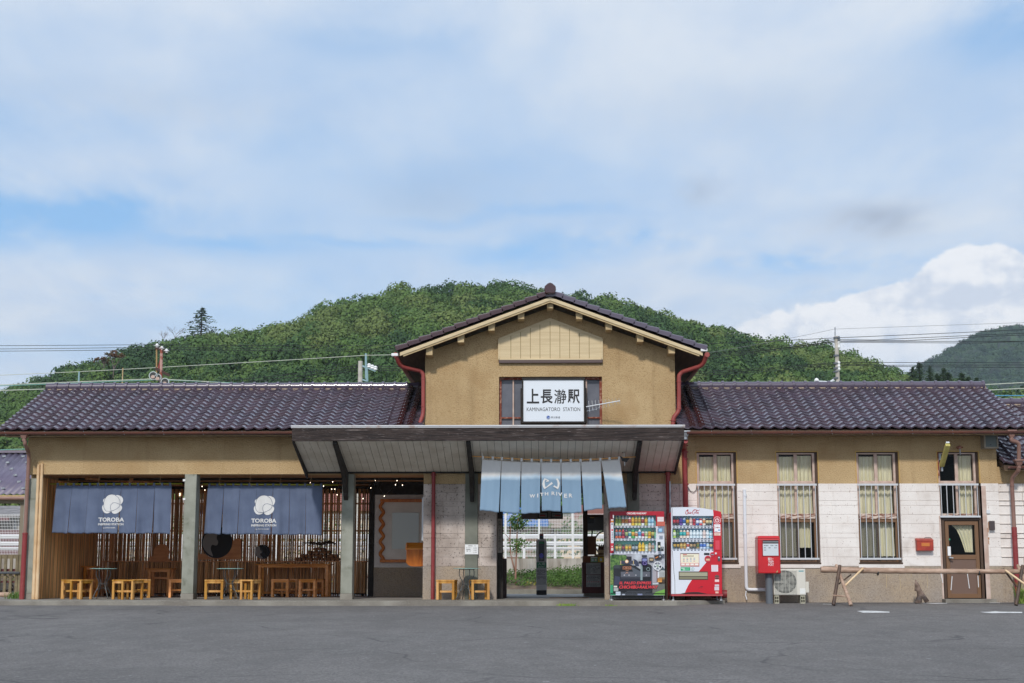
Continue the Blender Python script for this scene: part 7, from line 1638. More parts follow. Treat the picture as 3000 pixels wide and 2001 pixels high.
# houses across the road, partly seen through the entrance and the canes
def house(px0, px1, Y, pyb_roof, pyt, wallm, roofm, label, D=7, over=.5, wins=(), ridge='x'):
    x0, x1 = PX(px0, Y), PX(px1, Y); ze = PZ(pyb_roof, Y); zr = PZ(pyt, Y+D/2); H = empty('house', ((x0+x1)/2, Y, 1), label, 'house', 'houses across the railway')
    MB().box(x0, x1, Y, Y+D, .9, ze).build('wall', wallm, H)
    mb = MB(); th = .12; xs_ = (x0-over, x1+over); pr_ = ((Y-over, ze-.12), (Y+D/2, zr), (Y+D+over, ze-.12))
    mb.add([(x, y, z+t) for x in xs_ for t in (0, th) for y, z in pr_], [(0,1,4,3),(1,2,5,4),(6,9,10,7),(7,10,11,8),(0,3,9,6),(3,4,10,9),(4,5,11,10),(5,2,8,11),(0,6,7,1),(1,7,8,2)])
    rf = mb.build('roof', roofm, H)
    # battens give the tile rows a shape
    mb = MB(); n = 9; sl = Vector((0, D/2+over, zr-ze+.12)); 
    for i in range(n): 
        t = (i+.5)/n; y = Y-over+sl.y*t; z = ze-.12+sl.z*t+th; mb.bar((xs_[0], y, z+.01), (xs_[1], y, z+.01), .10, .03)
    mb.build('tile_rows', roofm, rf)
    for (a, b, c, d, g) in wins:
        q = RC(a, b, c, d, Y); o = MB().box(q[0], q[1], Y-.05, Y-.003, q[2], q[3]).build('window', M['browndark'] if g else M['white'], H); MB().box(q[0]+.06, q[1]-.06, Y-.06, Y-.051, q[2]+.06, q[3]-.06).build('pane', M['winpane'], o)
    return H
M['winpane'] = mat('reflecting pane', (.05,.06,.07), .1, spec=.8)
bluet = mat('blue roof tiles', S(52,104,170), .4, col2=S(70,130,196), nscale=5); greyt = mat('pale roof tiles', S(176,160,150), .7, col2=S(150,134,124), nscale=4); crm = mat('cream house wall', S(226,204,176), .8); brw = const('brown house wall', 130, 104, 88, .8); gryw = mat('grey house wall', S(170,168,164), .8)
house(1405, 1573, 34, 1536, 1494, brw, bluet, 'house with a bright blue tiled roof across the tracks', wins=((1490,1545,1525,1600,1),))
house(1585, 1700, 38, 1540, 1520, crm, greyt, 'cream house with a pale tiled roof across the tracks', wins=((1632,1545,1648,1580,0),(1615,1548,1625,1600,1)))
house(1712, 1860, 41, 1512, 1486, const('beige house wall', 206, 188, 160, .8), const('brown roof', 140, 92, 80, .6), 'beige house with a brown roof behind the kiosk, across the tracks', wins=((1730,1530,1760,1560,1),))
house(330, 520, 37, 1500, 1470, crm, greyt, 'pale house glimpsed through the bamboo screen of the first bay', wins=((380,1530,410,1560,1),))
house(560, 790, 42, 1508, 1478, gryw, bluet, 'blue roofed house glimpsed through the bamboo screen of the second bay', wins=((640,1530,680,1560,1),))
house(820, 1100, 36, 1490, 1440, crm, const('red brown roof', 150, 96, 84, .6), 'pale house with a reddish roof glimpsed through the bamboo beside the notice board', wins=((900,1530,960,1570,1),))
# far side hedges seen between the canes
mb = MB()
for k in range(260): leaves(mb, rn.uniform(-40, 25), rn.uniform(28, 31), rn.uniform(1.1, 2.6), 24, .7, .6, .5, .12, rn)
mb.build('hedge', M['leaf_near'], None, loc=(-8, 29, 1), label='long loose green hedge on the far side of the road', cat='hedge')
# ---------------------------------------------------------------- left edge
vL = VW(0, 1280, 3.138); rL = RW(0, 1280, 3.138)
# platform shelter roof
Ys = 8.6; zel = PZ(1446, Ys); Yt = 11.5; zrl = PZ(1324, Yt); xe = PX(80, Ys, 1400); SH = empty('platform_shelter', (xe-5, Ys+1.5, 0), 'platform shelter with a purple grey corrugated roof and snow guards at the left edge', 'shelter')
corr = mat('corrugated purple grey', S(112,104,124), .45, col2=S(96,88,108), nscale=2)
mb = MB(); x = xe-12; k = 0; vs = []
while x < xe+.6:
    h = .022*math.sin(k*math.pi/2)
    vs += [(x, Ys, zel+h), (x, Yt, zrl+h)]; x += .045; k += 1
mb.add(vs, [(2*i, 2*i+2, 2*i+3, 2*i+1) for i in range(len(vs)//2-1)]); rf = mb.build('roof', corr, SH, smooth=True); s_ = rf.modifiers.new('t', 'SOLIDIFY'); s_.thickness = .01; s_.offset = -1
mb = MB(); mb.box(xe-12, xe+.6, Yt-.1, Yt+.1, zrl-.01, zrl+.06); mb.build('ridge_cap', const('ridge grey', 128, 118, 130, .4), rf)
mb = MB()
for j in range(6):
    t = .10+.155*j; y = Ys+(Yt-Ys)*t; z = zel+(zrl-zel)*t+.03
    for i in range(16): xg = xe+.35-i*.55-(j % 2)*.27; mb.bar((xg-.05, y, z), (xg+.05, y, z+.01), .05, .05)
mb.build('snow_guards', M['galv'], rf)
mb = MB(); mb.box(xe-12, xe+.6, Ys-.06, Ys-.01, zel-.16, zel-.03); mb.build('fascia', M['trim'], rf); MB().tube([(xe-12, Ys-.1, zel-.12), (xe+.6, Ys-.1, zel-.12)], .045, 8).build('gutter', M['brownpipe'], SH)
mb = MB(); q = rL(0, 575, 210, 612, Ys+.1); mb.box(xe-12, xe+.2, Ys+.05, Ys+.2, q[2], q[3]); mb.build('beam', const('grey beam', 132, 122, 106, .9), SH)
for xx in (xe-.1, xe-5): MB().box(xx-.07, xx+.07, Ys+.06, Ys+.2, 0, q[2]).build('post', const('grey beam', 0, 0, 0), SH)
# old shed behind
Yo = 27; q = rL(0, 655, 215, 745, Yo); zo = PZ(1280+742/3.138, Yo); zo2 = PZ(1280+652/3.138, Yo+3); xo = PX(140, Yo); OS = empty('old_shed', (xo-6, Yo, 1), 'old weathered grey roofed shed behind the fence at the left edge', 'shed')
mb = MB(); mb.add([(xo-16, Yo-.4, zo), (xo, Yo-.4, zo), (xo, Yo+3, zo2), (xo-16, Yo+3, zo2), (xo-16, Yo-.4, zo+.1), (xo, Yo-.4, zo+.1), (xo, Yo+3, zo2+.1), (xo-16, Yo+3, zo2+.1)], [(0,3,2,1),(4,5,6,7),(0,1,5,4),(1,2,6,5),(2,3,7,6),(3,0,4,7)]); mb.build('roof', mat('weathered grey sheet', S(150,146,146), .9, col2=S(110,106,106), nscale=3), OS)
MB().box(xo-16, xo-.3, Yo, Yo+3, .9, zo+.02).build('wall', gryw, OS)
q = rL(0, 770, 112, 845, Yo); MB().box(q[0]-4, q[1], Yo-.05, Yo-.003, q[2], q[3]).build('opening', M['dark'], OS); q = rL(0, 745, 115, 775, Yo); MB().box(q[0]-4, q[1], Yo-.4, Yo-.06, q[2], q[3]).build('awning', const('awning red', 110, 62, 66, .6), OS)  # opening is a dark sheet on the wall, painting the shade inside
MB().tube([p3(vL(98, 745, Yo-.3), Yo-.3), p3(vL(122, 775, Yo-.3), Yo-.1), p3(vL(122, 1050, Yo-.3), Yo-.1)], .05, 8).build('downpipe', M['grey'], OS)
MB().box(xo-16, xo-.2, Yo-1.2, Yo-1.1, 1, PZ(1280+855/3.138, Yo-1.1)).build('lower_wall', const('purple brown', 116, 80, 84, .7), OS)
# board fence near the platform
Yw = 2.4; WF = empty('board_fence', (PX(30, Yw), Yw, 0), 'old grey timber slat fence with a metal pipe rail at the left edge', 'fence'); wgm = mat('grey boards', S(138,126,100), .9, col2=S(108,98,78), nscale=6)
zt_ = vL(0, 1082, Yw)[1]; xb_ = vL(190, 1200, Yw)[0]
mb = MB(); mb.box(xb_-3, xb_, Yw, Yw+.05, zt_-.09, zt_); mb.build('top_rail', wgm, WF)
for zc__, hh in ((1225, 24), (1332, 16)): z = vL(0, zc__, Yw)[1]; MB().box(xb_-3, xb_, Yw+.04, Yw+.08, z-hh/3.138/130/1.0*.5, z+hh/3.138/130*.5).build('cross_rail', const('rail red', 92, 42, 46, .7), WF)
for k in range(24):
    x = vL(132, 1200, Yw)[0]+.06-k*(53/3.138/129); MB().box(x-.03, x+.03, Yw-.02, Yw-.001+.02, .03, zt_-.005).build('slat', wgm, WF) if x > xb_-3 else None
MB().box(xb_-.04, xb_+.02, Yw-.03, Yw+.06, .003, zt_-.02).build('post', wgm, WF)
MB().tube([(xb_-3, Yw-.06, vL(0, 1250, Yw)[1]), (xb_, Yw-.06, vL(0, 1250, Yw)[1])], .028, 10).build('pipe_rail', M['grey'], WF, smooth=True)
mb = MB(); mb.bar(p3(vL(-60, 1440, Yw+.1), Yw+.1), p3(vL(130, 1400, Yw+.1), Yw+.1), .03, .06); mb.bar(p3(vL(70, 1330, Yw+.1), Yw+.1), p3(vL(140, 1390, Yw+.1), Yw+.1), .03, .03); mb.build('brace', const('dark brace', 84, 72, 66, .8), WF)
xp0, xp1 = PX(-200, .9), vL(104, 1450, .9)[0]
a = Vector((xp0, .9, .11)); b = Vector((xp1, .9, vL(0, 1452, .9)[1])); o = cane(b, a, .052, .055, 5).build('fallen_bamboo', M['bamboo_grey'], None, smooth=50, loc=tuple(b), label='thick length of bamboo lying on the ground at the left edge', cat='bamboo cane')
# ---------------------------------------------------------------- hills
PROF = [(-900,1400),(-500,1300),(-250,1230),(0,1150),(60,1118),(115,1092),(175,1082),(230,1066),(300,1040),(383,1015),(450,1000),(500,988),(549,980),(600,966),(664,966),(720,962),(766,960),(820,935),(893,914),(970,893),(1085,862),(1140,845),(1200,836),(1300,832),(1404,830),(1531,832),(1621,850),(1700,862),(1787,876),(1850,890),(1914,908),(2000,932),(2080,957),(2144,978),(2220,988),(2297,997),(2360,1003),(2425,1016),(2501,1038),(2550,1058),(2590,1080),(2654,1108),(2750,1122),(2850,1126),(2950,1106),(3000,1098),(3150,1085),(3400,1100),(3800,1180),(4300,1300)]
def prof(px):
    for (a, b), (c, d) in zip(PROF, PROF[1:]):
        if a <= px <= c: return b+(d-b)*(px-a)/(c-a)
    return 1500
def ridgeY(px): return 400 if px < 2600 else max(230, 400-(px-2600)*.6)
def hill_z(x, y, rel=True):
    px = 1577+x/(y-CAMY)*F*.988; D_ = ridgeY(px)-CAMY; zr = PZ(prof(px)+9, ridgeY(px), 1577)-7.5
    t = (y-120)/(ridgeY(px)-120)
    if t <= 0: return 1.5
    if t <= 1: s = t*t*(3-2*t)*.45+t*.55
    else: s = max(-.2, 1-.8*(t-1)**1.1)
    return 1.5+max(zr-1.5, 0)*s+2.2*noise.noise((x*.018, y*.018, 3))*min(1, t*3)*(1-min(1, max(0, t-.5)*2))
mb = MB(); vs = []; NX, NY = 150, 46
for i in range(NX+1):
    for j in range(NY+1):
        u = -.66+1.32*i/NX; y = 118+520*(j/NY); x = u*(y-CAMY); vs.append((x, y, hill_z(x, y)))
mb.add(vs, [(i*(NY+1)+j, (i+1)*(NY+1)+j, (i+1)*(NY+1)+j+1, i*(NY+1)+j+1) for i in range(NX) for j in range(NY)])
mb.build('hill', mat('forest floor', (.03,.05,.015), 1), None, kind='structure', smooth=True)
# wooded cover: many small leaf sprays on lobed crowns, one mass
rs = np.random.RandomState(4)
def crown_proto(seed, nq=760):
    r = np.random.RandomState(seed); nl = 7; c = np.stack([r.uniform(-.55,.55,nl), r.uniform(-.55,.55,nl), r.uniform(-.1,.55,nl)], 1); rad = r.uniform(.32,.6,nl); c[0] = 0, 0, .3; rad[0] = .7
    P_ = []; Nn = []
    for k in range(nq):
        l = r.randint(nl); d = r.normal(size=3); d /= np.linalg.norm(d); 
        if d[2] < -.35: d[2] *= -1
        if d[1] > .5 and r.rand() < .5: d[1] *= -1
        P_.append(c[l]+d*rad[l]*(1+r.normal()*.06)); n_ = d+r.normal(size=3)*.30; Nn.append(n_/np.linalg.norm(n_))
    P_ = np.array(P_); Nn = np.array(Nn); a = np.cross(Nn, r.normal(size=(nq, 3))); a /= np.linalg.norm(a, axis=1)[:, None]; b = np.cross(Nn, a); s = r.uniform(.045, .095, nq)[:, None]
    q = np.stack([P_-a*s, P_-b*s*.7, P_+a*s, P_+b*s*.7], 1)      # nq,4,3
    q[:, 2] += Nn*s*.3
    return q
protos = [crown_proto(s) for s in range(10)]
pts = []
y = 128.0
while y < 418:
    px_ = -250
    sp_ = 5.6
    x = -.46*(y-CAMY)
    while x < .46*(y-CAMY):
        xx = x+rs.uniform(-1.9, 1.9); yy = y+rs.uniform(-1.9, 1.9); px = 1577+xx/(yy-CAMY)*F*.988
        if -180 < px < 3200 and yy < ridgeY(px)+7:
            t = (yy-120)/(ridgeY(px)-120)
            z = hill_z(xx, yy); py = 1678-(z+3-CAMZ)/(yy-CAMY)*F*.988
            if py < 1300 or px < 160 or px > 2800 or rs.rand() < .35: pts.append((xx, yy, z, t))
        x += sp_
    y += 5.4
print('crowns', len(pts))
Q = []; TONE = []
for (x, y, z, t) in pts:
    s = rs.uniform(2.5, 5.0)*(1.0 if t > .25 else .95); p = protos[rs.randint(10)]
    if t > .96: s *= rs.choice([.75, .9, 1.15])
    an = rs.uniform(-.9, .9); c_, s_ = math.cos(an), math.sin(an); q = p.copy(); X0 = q[..., 0]*c_-q[..., 1]*s_; Y0 = q[..., 0]*s_+q[..., 1]*c_
    TONE.append(np.full(len(p), min(1, max(0, .5+.22*rs.randn()+.25*math.sin(x*.05+y*.03))), dtype=np.float32))
    q[..., 0] = X0*s*rs.uniform(.9, 1.2)+x; q[..., 1] = Y0*s+y; q[..., 2] = q[..., 2]*s*rs.uniform(1.0, 1.35)+z+s*.55; Q.append(q.astype(np.float32))
Q = np.concatenate(Q).reshape(-1, 3); nf = len(Q)//4
def bulk(name, Q, mt, **t):
    nf = len(Q)//4; me = bpy.data.meshes.new(name); me.vertices.add(len(Q)); me.vertices.foreach_set('co', Q.ravel()); me.loops.add(nf*4); me.polygons.add(nf)
    me.loops.foreach_set('vertex_index', np.arange(nf*4, dtype=np.int32)); me.polygons.foreach_set('loop_start', np.arange(0, nf*4, 4, dtype=np.int32)); me.polygons.foreach_set('loop_total', np.full(nf, 4, dtype=np.int32)); me.update(calc_edges=True); me.validate()
    me.materials.append(mt); o = bpy.data.objects.new(name, me); COL.objects.link(o); OFF[o.name] = Vector(); return tag(o, **t)
ow = bulk('hillside_wood', Q, M['leaf_hill'], label='dense green broadleaf wood covering the hill behind the station', cat='wood', kind='stuff')
at_ = ow.data.attributes.new('species', 'FLOAT', 'FACE'); at_.data.foreach_set('value', np.concatenate(TONE))
# far mountain, its leaf colour tinted blue for haze
FM = [(2560,1180),(2640,1120),(2700,1068),(2760,1040),(2800,1015),(2850,985),(2871,978),(2920,968),(2960,957),(3000,962),(3080,950),(3200,970),(3400,1040),(3700,1150),(4100,1300)]
def fprof(px):
    for (a, b), (c, d) in zip(FM, FM[1:]):
        if a <= px <= c: return b+(d-b)*(px-a)/(c-a)
    return 1250
mb = MB(); vs = []; NX, NY = 300, 90; YM0, YM1 = 900, 1500
for i in range(NX+1):
    px = 2540+1500*i/NX
    for j in range(NY+1):
        t = j/NY*1.15; y = YM0+(YM1-YM0)*t; x = (px-1577)/(F*.988)*(y-CAMY); zr = PZ(fprof(px), YM1, 1577)
        s = t if t <= 1 else 1-(t-1)*2; n_ = noise.noise((x*.10, y*.04, 1))*8+noise.noise((x*.03, y*.02, 5))*10*min(1, 2*(1-min(t, 1)))+abs(noise.noise((x*.22, y*.09, 7)))*5
        vs.append((x, y, 5+(zr-5)*s+n_*(.3 if t > .93 else 1)))
mb.add(vs, [(i*(NY+1)+j, (i+1)*(NY+1)+j, (i+1)*(NY+1)+j+1, i*(NY+1)+j+1) for i in range(NX) for j in range(NY)])
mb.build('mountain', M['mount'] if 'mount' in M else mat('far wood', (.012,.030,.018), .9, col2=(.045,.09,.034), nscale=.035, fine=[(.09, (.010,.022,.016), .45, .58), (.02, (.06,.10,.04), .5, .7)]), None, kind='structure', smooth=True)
Q2 = []; T2 = []; pr2 = [crown_proto(50+s, 110) for s in range(5)]
for _ in range(5200):
    px = rs.uniform(2560, 3150); t = rs.uniform(0, 1.0)**.8; y = YM0+(YM1-YM0)*t; x = (px-1577)/(F*.988)*(y-CAMY); zr = PZ(fprof(px)+6, YM1, 1577); z = 5+(zr-5)*t-2; s = rs.uniform(4.5, 8)
    if 1678-(z-CAMZ)/(y-CAMY)*F*.988 > 1215: continue
    p = pr2[rs.randint(5)].copy(); p = p*s; c_ = p.mean(axis=1, keepdims=True); p = c_+(p-c_)*2.0; p[..., 0] += x; p[..., 1] += y; p[..., 2] += z; Q2.append(p.astype(np.float32)); T2.append(np.full(len(p), min(1, max(0, .5+.25*rs.randn())), dtype=np.float32))
ow = bulk('mountain_wood', np.concatenate(Q2).reshape(-1, 3), M['leaf_hazed'], label='blue green wood covering the distant mountain at the right edge', cat='wood', kind='stuff')
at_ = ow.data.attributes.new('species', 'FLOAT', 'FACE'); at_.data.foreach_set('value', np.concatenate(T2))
# conifers
def conifer(px, pyt, pyb, Y, w, label, seed, m='conifer', sparse=1.0, group='conifers'):
    rn = random.Random(seed); zt = PZ(pyt, Y); zb = PZ(pyb, Y); x = PX(px, Y, pyt); h = zt-zb; T = empty('conifer', (x, Y, zb), label, 'tree', group)
    MB().tube([(x, Y, zb-1), (x, Y, zt)], [h*.03, h*.004], 6).build('trunk', M['bark'], T); mb = MB(); lv = int(26*max(.6, sparse))
    for k in range(lv):
        t = k/lv; z = zb+h*(.06+.93*t); L_ = w*(1-t)**.8*rn.uniform(.75, 1.15)+w*.06; nb = int(13*sparse)+3
        for b_ in range(nb):
            a = rn.uniform(0, 6.28); l = L_*rn.uniform(.6, 1.1)
            for s_ in range(7):
                u = (s_+.6)/7; p = Vector((x+math.cos(a)*l*u, Y+math.sin(a)*l*u, z-l*.18*u+rn.uniform(-.06, .06)*h*.1)); d = Vector((rn.gauss(0, .5), rn.gauss(0, .5)-.4, 1)).normalized(); e = d.orthogonal().normalized(); f_ = d.cross(e); q = w*.055*rn.uniform(.6, 1.3)
                mb.add([p-e*q, p-f_*q*.6, p+e*q, p+f_*q*.6], [(0, 1, 2, 3)])
    mb.build('crown', M[m], T); return T
conifer(592, 893, 1000, 392, 8.5, 'lone tall conifer with ragged branches on the skyline of the hill, left of the gable', 1, sparse=.45)
for k, (px, pt, w, Y) in enumerate(((2673,1075,2.6,205),(2692,1060,2.4,200),(2724,1072,2.3,205),(2745,1094,2.2,195),(2764,1078,2.5,200),(2776,1091,2.6,190),(2817,1092,2.5,200),(2838,1104,2.2,190),(2861,1107,2.2,195))):
    conifer(px, pt, 1180, Y, w, 'pointed cedar beyond the right hand roof, %s' % ('first from the hill', 'tallest of the row', 'third from the hill', 'fourth from the hill, small', 'fifth from the hill', 'sixth from the hill, broad and full', 'third from the roof end', 'second from the roof end', 'nearest the roof end')[k], 30+k, group='cedars beyond the right wing roof')
# bare and withered trees
def bare(px, pyt, pyb, Y, label, seed, leaf=None, spread=.35):
    rn = random.Random(seed); zt = PZ(pyt, Y); zb = PZ(pyb, Y); x = PX(px, Y, pyt); h = zt-zb; T = empty('withered_tree', (x, Y, zb), label, 'tree', 'withered trees on the hill'); mb = MB(); lf = MB()
    def br(p, d, l, r_, dep):
        q = p+d*l; mb.tube([p, q], [r_, r_*.6], 5, caps=False)
        if dep == 0:
            if leaf: leaves(lf, q.x, q.y, q.z, 10, h*.08, h*.08, h*.06, h*.035, rn)
            return
        for _ in range(3): nd_ = (d+Vector((rn.gauss(0, spread), rn.gauss(0, spread), rn.gauss(.1, .2)))).normalized(); br(q, nd_, l*rn.uniform(.6, .85), r_*.6, dep-1)
    br(Vector((x, Y, zb)), Vector((0, 0, 1)), h*.34, h*.022, 4); mb.build('trunk', mat('grey bark '+str(seed), S(120,104,100), .9), T)
    if leaf: lf.build('crown', M[leaf], T)
bare(515, 950, 1008, 385, 'bare grey leafless tree on the left shoulder of the hill', 2, spread=.5); bare(478, 968, 1015, 385, 'smaller bare tree beside the leafless one on the hill shoulder', 3, spread=.5)
bare(335, 1028, 1105, 300, 'withered brown tree standing out on the left slope of the hill', 4, 'brownleaf'); bare(305, 1045, 1110, 300, 'reddish withered tree just left of the brown one on the slope', 5, 'brownleaf')
bare(575, 975, 995, 372, 'low rust coloured tree beneath the lone conifer', 6, 'brownleaf')
bare(105, 1360, 1360, 60, 'x', 7) if False else None
# ---------------------------------------------------------------- poles and wires
Yp = 38
def pole(name, label, px, pyt, Y, r_, m, z0=.8, group='utility poles behind the station'):
    x, zt = P(px, pyt, Y); o = empty(name, (x, Y, z0), label, 'utility pole', group); MB().tube([(x, Y, z0), (x, Y, zt)], [r_*1.15, r_], 14).build('pole', m, o, smooth=50); return o, x, zt
cpole = mat('concrete pole', S(206,200,192), .8, col2=S(176,170,160), nscale=3)
o, x, zt = pole('utility_pole', 'pale concrete utility pole behind the right wing roof', 2450, 985, Yp, .095, cpole)
def k3q(a, b, Y=Yp): return p3(P(2250+a/3.135, 880+b/3.135, Y), Y)
MB().tube([k3q(616, 325), k3q(616, 246)], .025, 6).build('lightning_rod', M['galv'], o)
mb = MB(); 
for b in (345, 508, 580, 625, 655, 715): c = k3q(626, b); mb.tube([(c[0], Yp, c[2]-.04), (c[0], Yp, c[2]+.04)], .13, 12)
mb.build('band', M['grey'], o)
for b, h in ((360, .3), (378, .25), (408, .4), (590, .3), (620, .3)): c = k3q(648, b); MB().lathe((c[0], Yp-.1, c[2]-h/2), [(.03, 0), (.07, .06), (.04, h*.5), (.07, h*.75), (.03, h)], 8).build('insulator', M['grey'] if b < 400 else M['white'], o)
mb = MB(); mb.tube([k3q(612, 735), k3q(560, 748), k3q(455, 742)], .03, 6); mb.tube([k3q(605, 722), k3q(570, 745)], .025, 6); mb.build('arm', M['pvc'], o); c = k3q(447, 740); MB().lathe((c[0], Yp, c[2]-.1), [(.03, 0), (.1, .05), (.12, .12), (.08, .2), (.02, .24)], 10).build('lamp_head', M['white'], o)
o2, x2, zt2 = pole('utility_pole', 'pale round utility pole behind the middle of the left wing roof', 1056, 1058, 30, .095, cpole)
def k9(a, b, Y=30): return p3(P(400+a/2.939, 960+b/2.939, Y), Y)
teal = const('teal steel', 140, 170, 176, .5)
mb = MB(); mb.tube([k9(1975, 222), k9(1976, 440)], .045, 8); mb.tube([k9(1983, 350), k9(1986, 465)], .05, 8); mb.build('upright', teal, o2); mb = MB(); mb.bar(k9(1925, 322), k9(2060, 374), .06, .07); mb.bar(k9(1925, 440), k9(1990, 462), .05, .06); mb.build('crossarm', teal, o2)
for a, b in ((2002, 330), (2030, 342), (2057, 352)): c = k9(a, b); MB().lathe((c[0], 30, c[2]-.09), [(.03, 0), (.09, .04), (.07, .1), (.09, .14), (.04, .2)], 10).build('insulator', M['white'], o2)
Yg2 = 12.2
def k8(a, b, Y=Yg2): return p3(P(a/3.3586, 850+b/3.3586, Y), Y)
c0 = k8(1585, 900); o3 = empty('railway_gantry', (c0[0], Yg2, 0), 'rusty railway wire mast with three white insulators above the left wing roof', 'railway mast')
MB().tube([(c0[0], Yg2, 0), k8(1583, 900), k8(1590, 560)], .045, 8).build('mast', mat('rusty pale mast', S(190,150,140), .8, col2=S(150,80,64), nscale=5, contrast=(.45,.55)), o3)
mb = MB(); mb.bar(k8(1530, 566), k8(1646, 612), .07, .07); mb.bar(k8(1530, 770), k8(1668, 840), .07, .08); mb.build('crossarm', const('dark rust', 74, 54, 48, .8), o3)
MB().tube([k8(1541, 560), k8(1541, 815)], .024, 8).build('upright', const('ochre pole', 170, 140, 96, .8), o3)
MB().tube([k8(1595, 640), k8(1578, 700), k8(1560, 770)], .03, 8).build('strut', M['red'], o3)
for a, b in ((1545, 560), (1591, 586), (1638, 612)):
    c = k8(a, b); MB().lathe((c[0], Yg2, c[2]-.02), [(.02, 0), (.045, .01), (.04, .04), (.082, .055), (.078, .07), (.04, .08), (.045, .10), (.03, .12), (.01, .13)], 14).build('insulator', M['white'], o3, smooth=40)
for a, b, r_ in ((1527, 852, 42), (1573, 868, 34), (1642, 915, 42)):
    c = k8(a, b); q = r_/3.3586/98; mb = MB(); mb.ring(c[0], c[2], q, q*.18, Yg2-.25, Yg2-.20); w_ = mb.build('wheel', const('wheel pale', 190, 200, 200, .5), o3); MB().disc(c[0], c[2], q*.8, q*.8, Yg2-.235, Yg2-.215, 24).build('hub', const('wheel dark', 60, 62, 62, .6), w_); MB().disc(c[0], c[2]-.04, .06, .05, Yg2-.28, Yg2-.24, 12).build('cap', M['winframe'], w_)
c = k8(780, 860); o4 = empty('lamp_post', (c[0], 20, .9), 'slim pale pole tip showing above the left end of the roof', 'pole')
p_t = P(232, 1089, 20); MB().tube([(p_t[0], 20, .9), (p_t[0], 20, p_t[1])], [.10, .03], 10).build('pole', teal, o4)
p_t = P(360, 1078, 26); o5 = empty('lamp_post', (p_t[0], 26, .9), 'thin rusty wooden pole tip above the left wing roof', 'pole'); MB().tube([(p_t[0], 26, .9), (p_t[0], 26, p_t[1])], [.04, .022], 8).build('pole', M['trim'], o5)
def wire(label, pts, Y, r_, m, Y2=None):
    q = []
    n = len(pts)
    for i in range(n-1):
        for s in range(8):
            t = s/8; px = pts[i][0]+(pts[i+1][0]-pts[i][0])*t; py = pts[i][1]+(pts[i+1][1]-pts[i][1])*t; sg = pts[i][2]*4*t*(1-t) if len(pts[i]) > 2 else 0; q.append(p3(P(px, py+sg, Y), Y))
    q.append(p3(P(pts[-1][0], pts[-1][1], Y), Y)); m_ = len(q)//2
    MB().tube(q, r_, 5).build('overhead_wire', m, None, loc=q[m_], label=label, cat='wire', group='overhead wires')
wb = M['black']; wg = const('wire pale', 196, 200, 186, .6); wt = const('wire teal', 120, 170, 160, .6)
for i, (a, b, c, d) in enumerate(((1012.5, 1009.5, 1012.5, 'uppermost'), (1022.5, 1017, 1023.5, 'middle'), (1029, 1024, 1028.5, 'lowest'))):
    wire('%s of the three dark wires on the rusty railway mast' % d, ((-60, a+.3, .5), (460+i*13, b, 1.5), (1230, c)), Yg2, .008, wb)
wire('pale thick wire sagging from the wheels of the rusty mast', ((-60, 1130, 0), (455, 1110, -1), (800, 1131)), Yg2, .013, wg); wire('thin green wire just below the pale thick wire over the left wing', ((-60, 1133, 0), (455, 1113, -1), (700, 1123)), Yg2, .012, wt)
wire('short pale wire crossing the dark wood beside the left roof end', ((-60, 1146, 0), (130, 1140)), Yg2, .013, wg); wire('thin pale wire climbing from the slim pole tip to the teal crossarm pole', ((-60, 1102, 0), (232, 1089, 1), (1071, 1041, 0), (1250, 1038)), 26, .012, wg)
wire('teal wire between the left roof eave and the platform shelter', ((-60, 1320.5, 0), (80, 1315.5)), 13, .014, wt)
for i, (a, b, c) in enumerate(((1124, 1071, 'upper'), (1126, 1077, 'middle'), (1130, 1083, 'lower'))): wire('%s of the three dark wires rising to the round pole' % c, ((540+i*90, a, 5), (1050, b, 0), (1062, b, 2), (1240, b+2)), 30, .012, wb)
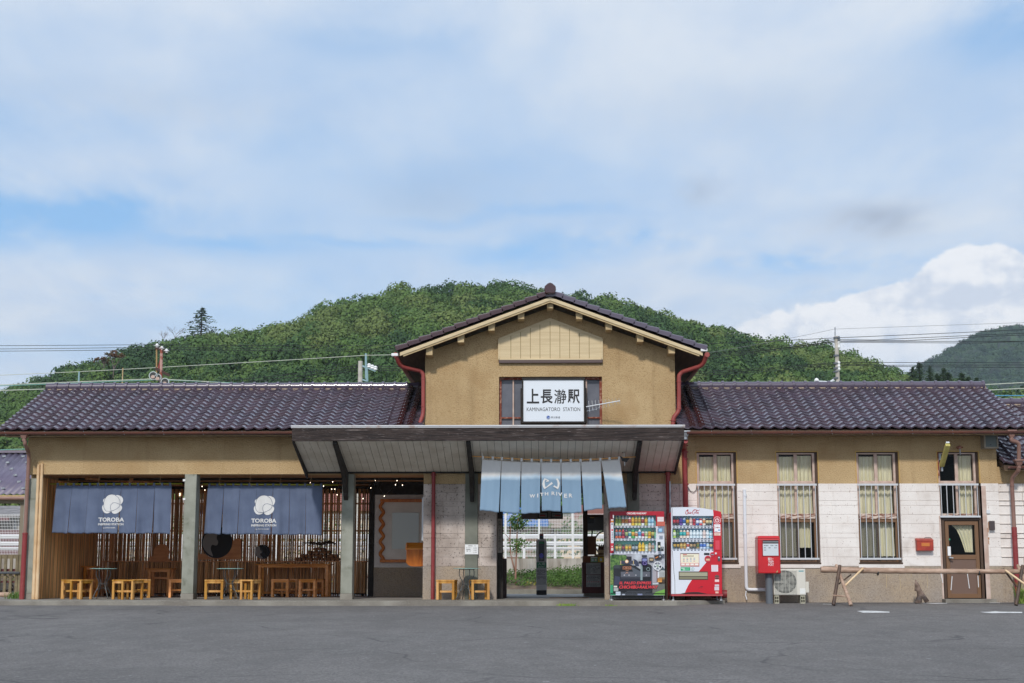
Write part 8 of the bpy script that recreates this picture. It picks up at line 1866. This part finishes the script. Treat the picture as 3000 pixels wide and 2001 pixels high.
for i, (p_, d) in enumerate((
    (((1990, 1046, 4), (2446, 964, 0), (3060, 943)), 'faint topmost wire passing over the tip of the right hand pole'),
    (((1990, 1010, 1), (2446, 990, 0), (2800, 975, 0), (3060, 963)), 'dark wire just above the head of the right hand pole, rising rightward'),
    (((1990, 1040, 5), (2446, 995, 0), (2560, 996, 0), (2860, 982, 0), (3060, 974)), 'dark wire crossing to the upper slope of the far mountain'),
    (((1990, 1046, 5), (2446, 999, 0), (2660, 998, 0), (2860, 987, 0), (3060, 979)), 'dark wire just under the one crossing to the far mountain'),
    (((1990, 1052, 4), (2446, 1000, 0), (2560, 1000, 0), (3060, 1000)), 'level thick dark wire right of the concrete pole'),
    (((1990, 1058, 4), (2446, 1003, 0), (2860, 1005, 0), (3060, 998)), 'level dark wire under the thick one right of the concrete pole'),
    (((1990, 1090, 4), (2446, 1062, 0), (2600, 1062, 0), (3060, 1063)), 'upper of the low dark wires crossing the far mountain foot'),
    (((1990, 1096, 4), (2446, 1066, 0), (2600, 1070, 0), (3060, 1069)), 'middle of the low dark wires crossing the far mountain foot'),
    (((1990, 1102, 4), (2446, 1070, 0), (2640, 1074, 0), (3060, 1077)), 'lowest of the low dark wires crossing the far mountain foot'))):
    wire(d, p_, Yp, .008 if i == 0 else .014, const('wire grey', 120, 120, 126) if i == 0 else wb)
wire('pale thick wire leaving the right end of the ridge', ((2880, 1127, 0), (3060, 1118)), Yg2, .013, wg); wire('second pale wire below the right end of the ridge', ((2895, 1143, 0), (3060, 1135)), Yg2, .013, wg); wire('teal wire above the annex roof', ((2910, 1159, 0), (3060, 1159)), Yg2, .014, const('wire blue', 90, 160, 200))
# ---------------------------------------------------------------- air
hz = bpy.data.materials.new('air'); hz.use_nodes = True; t = hz.node_tree; t.nodes.remove(t.nodes['Principled BSDF']); pv = t.nodes.new('ShaderNodeVolumePrincipled'); pv.inputs['Color'].default_value = (.82,.90,1,1); pv.inputs['Density'].default_value = HAZE; pv.inputs['Anisotropy'].default_value = .2; t.links.new(pv.outputs[0], t.nodes['Material Output'].inputs['Volume'])
if HAZE > 0: MB().box(-1500, 1900, -60, 1900, -3, 275).build('haze', hz, None, kind='stuff')
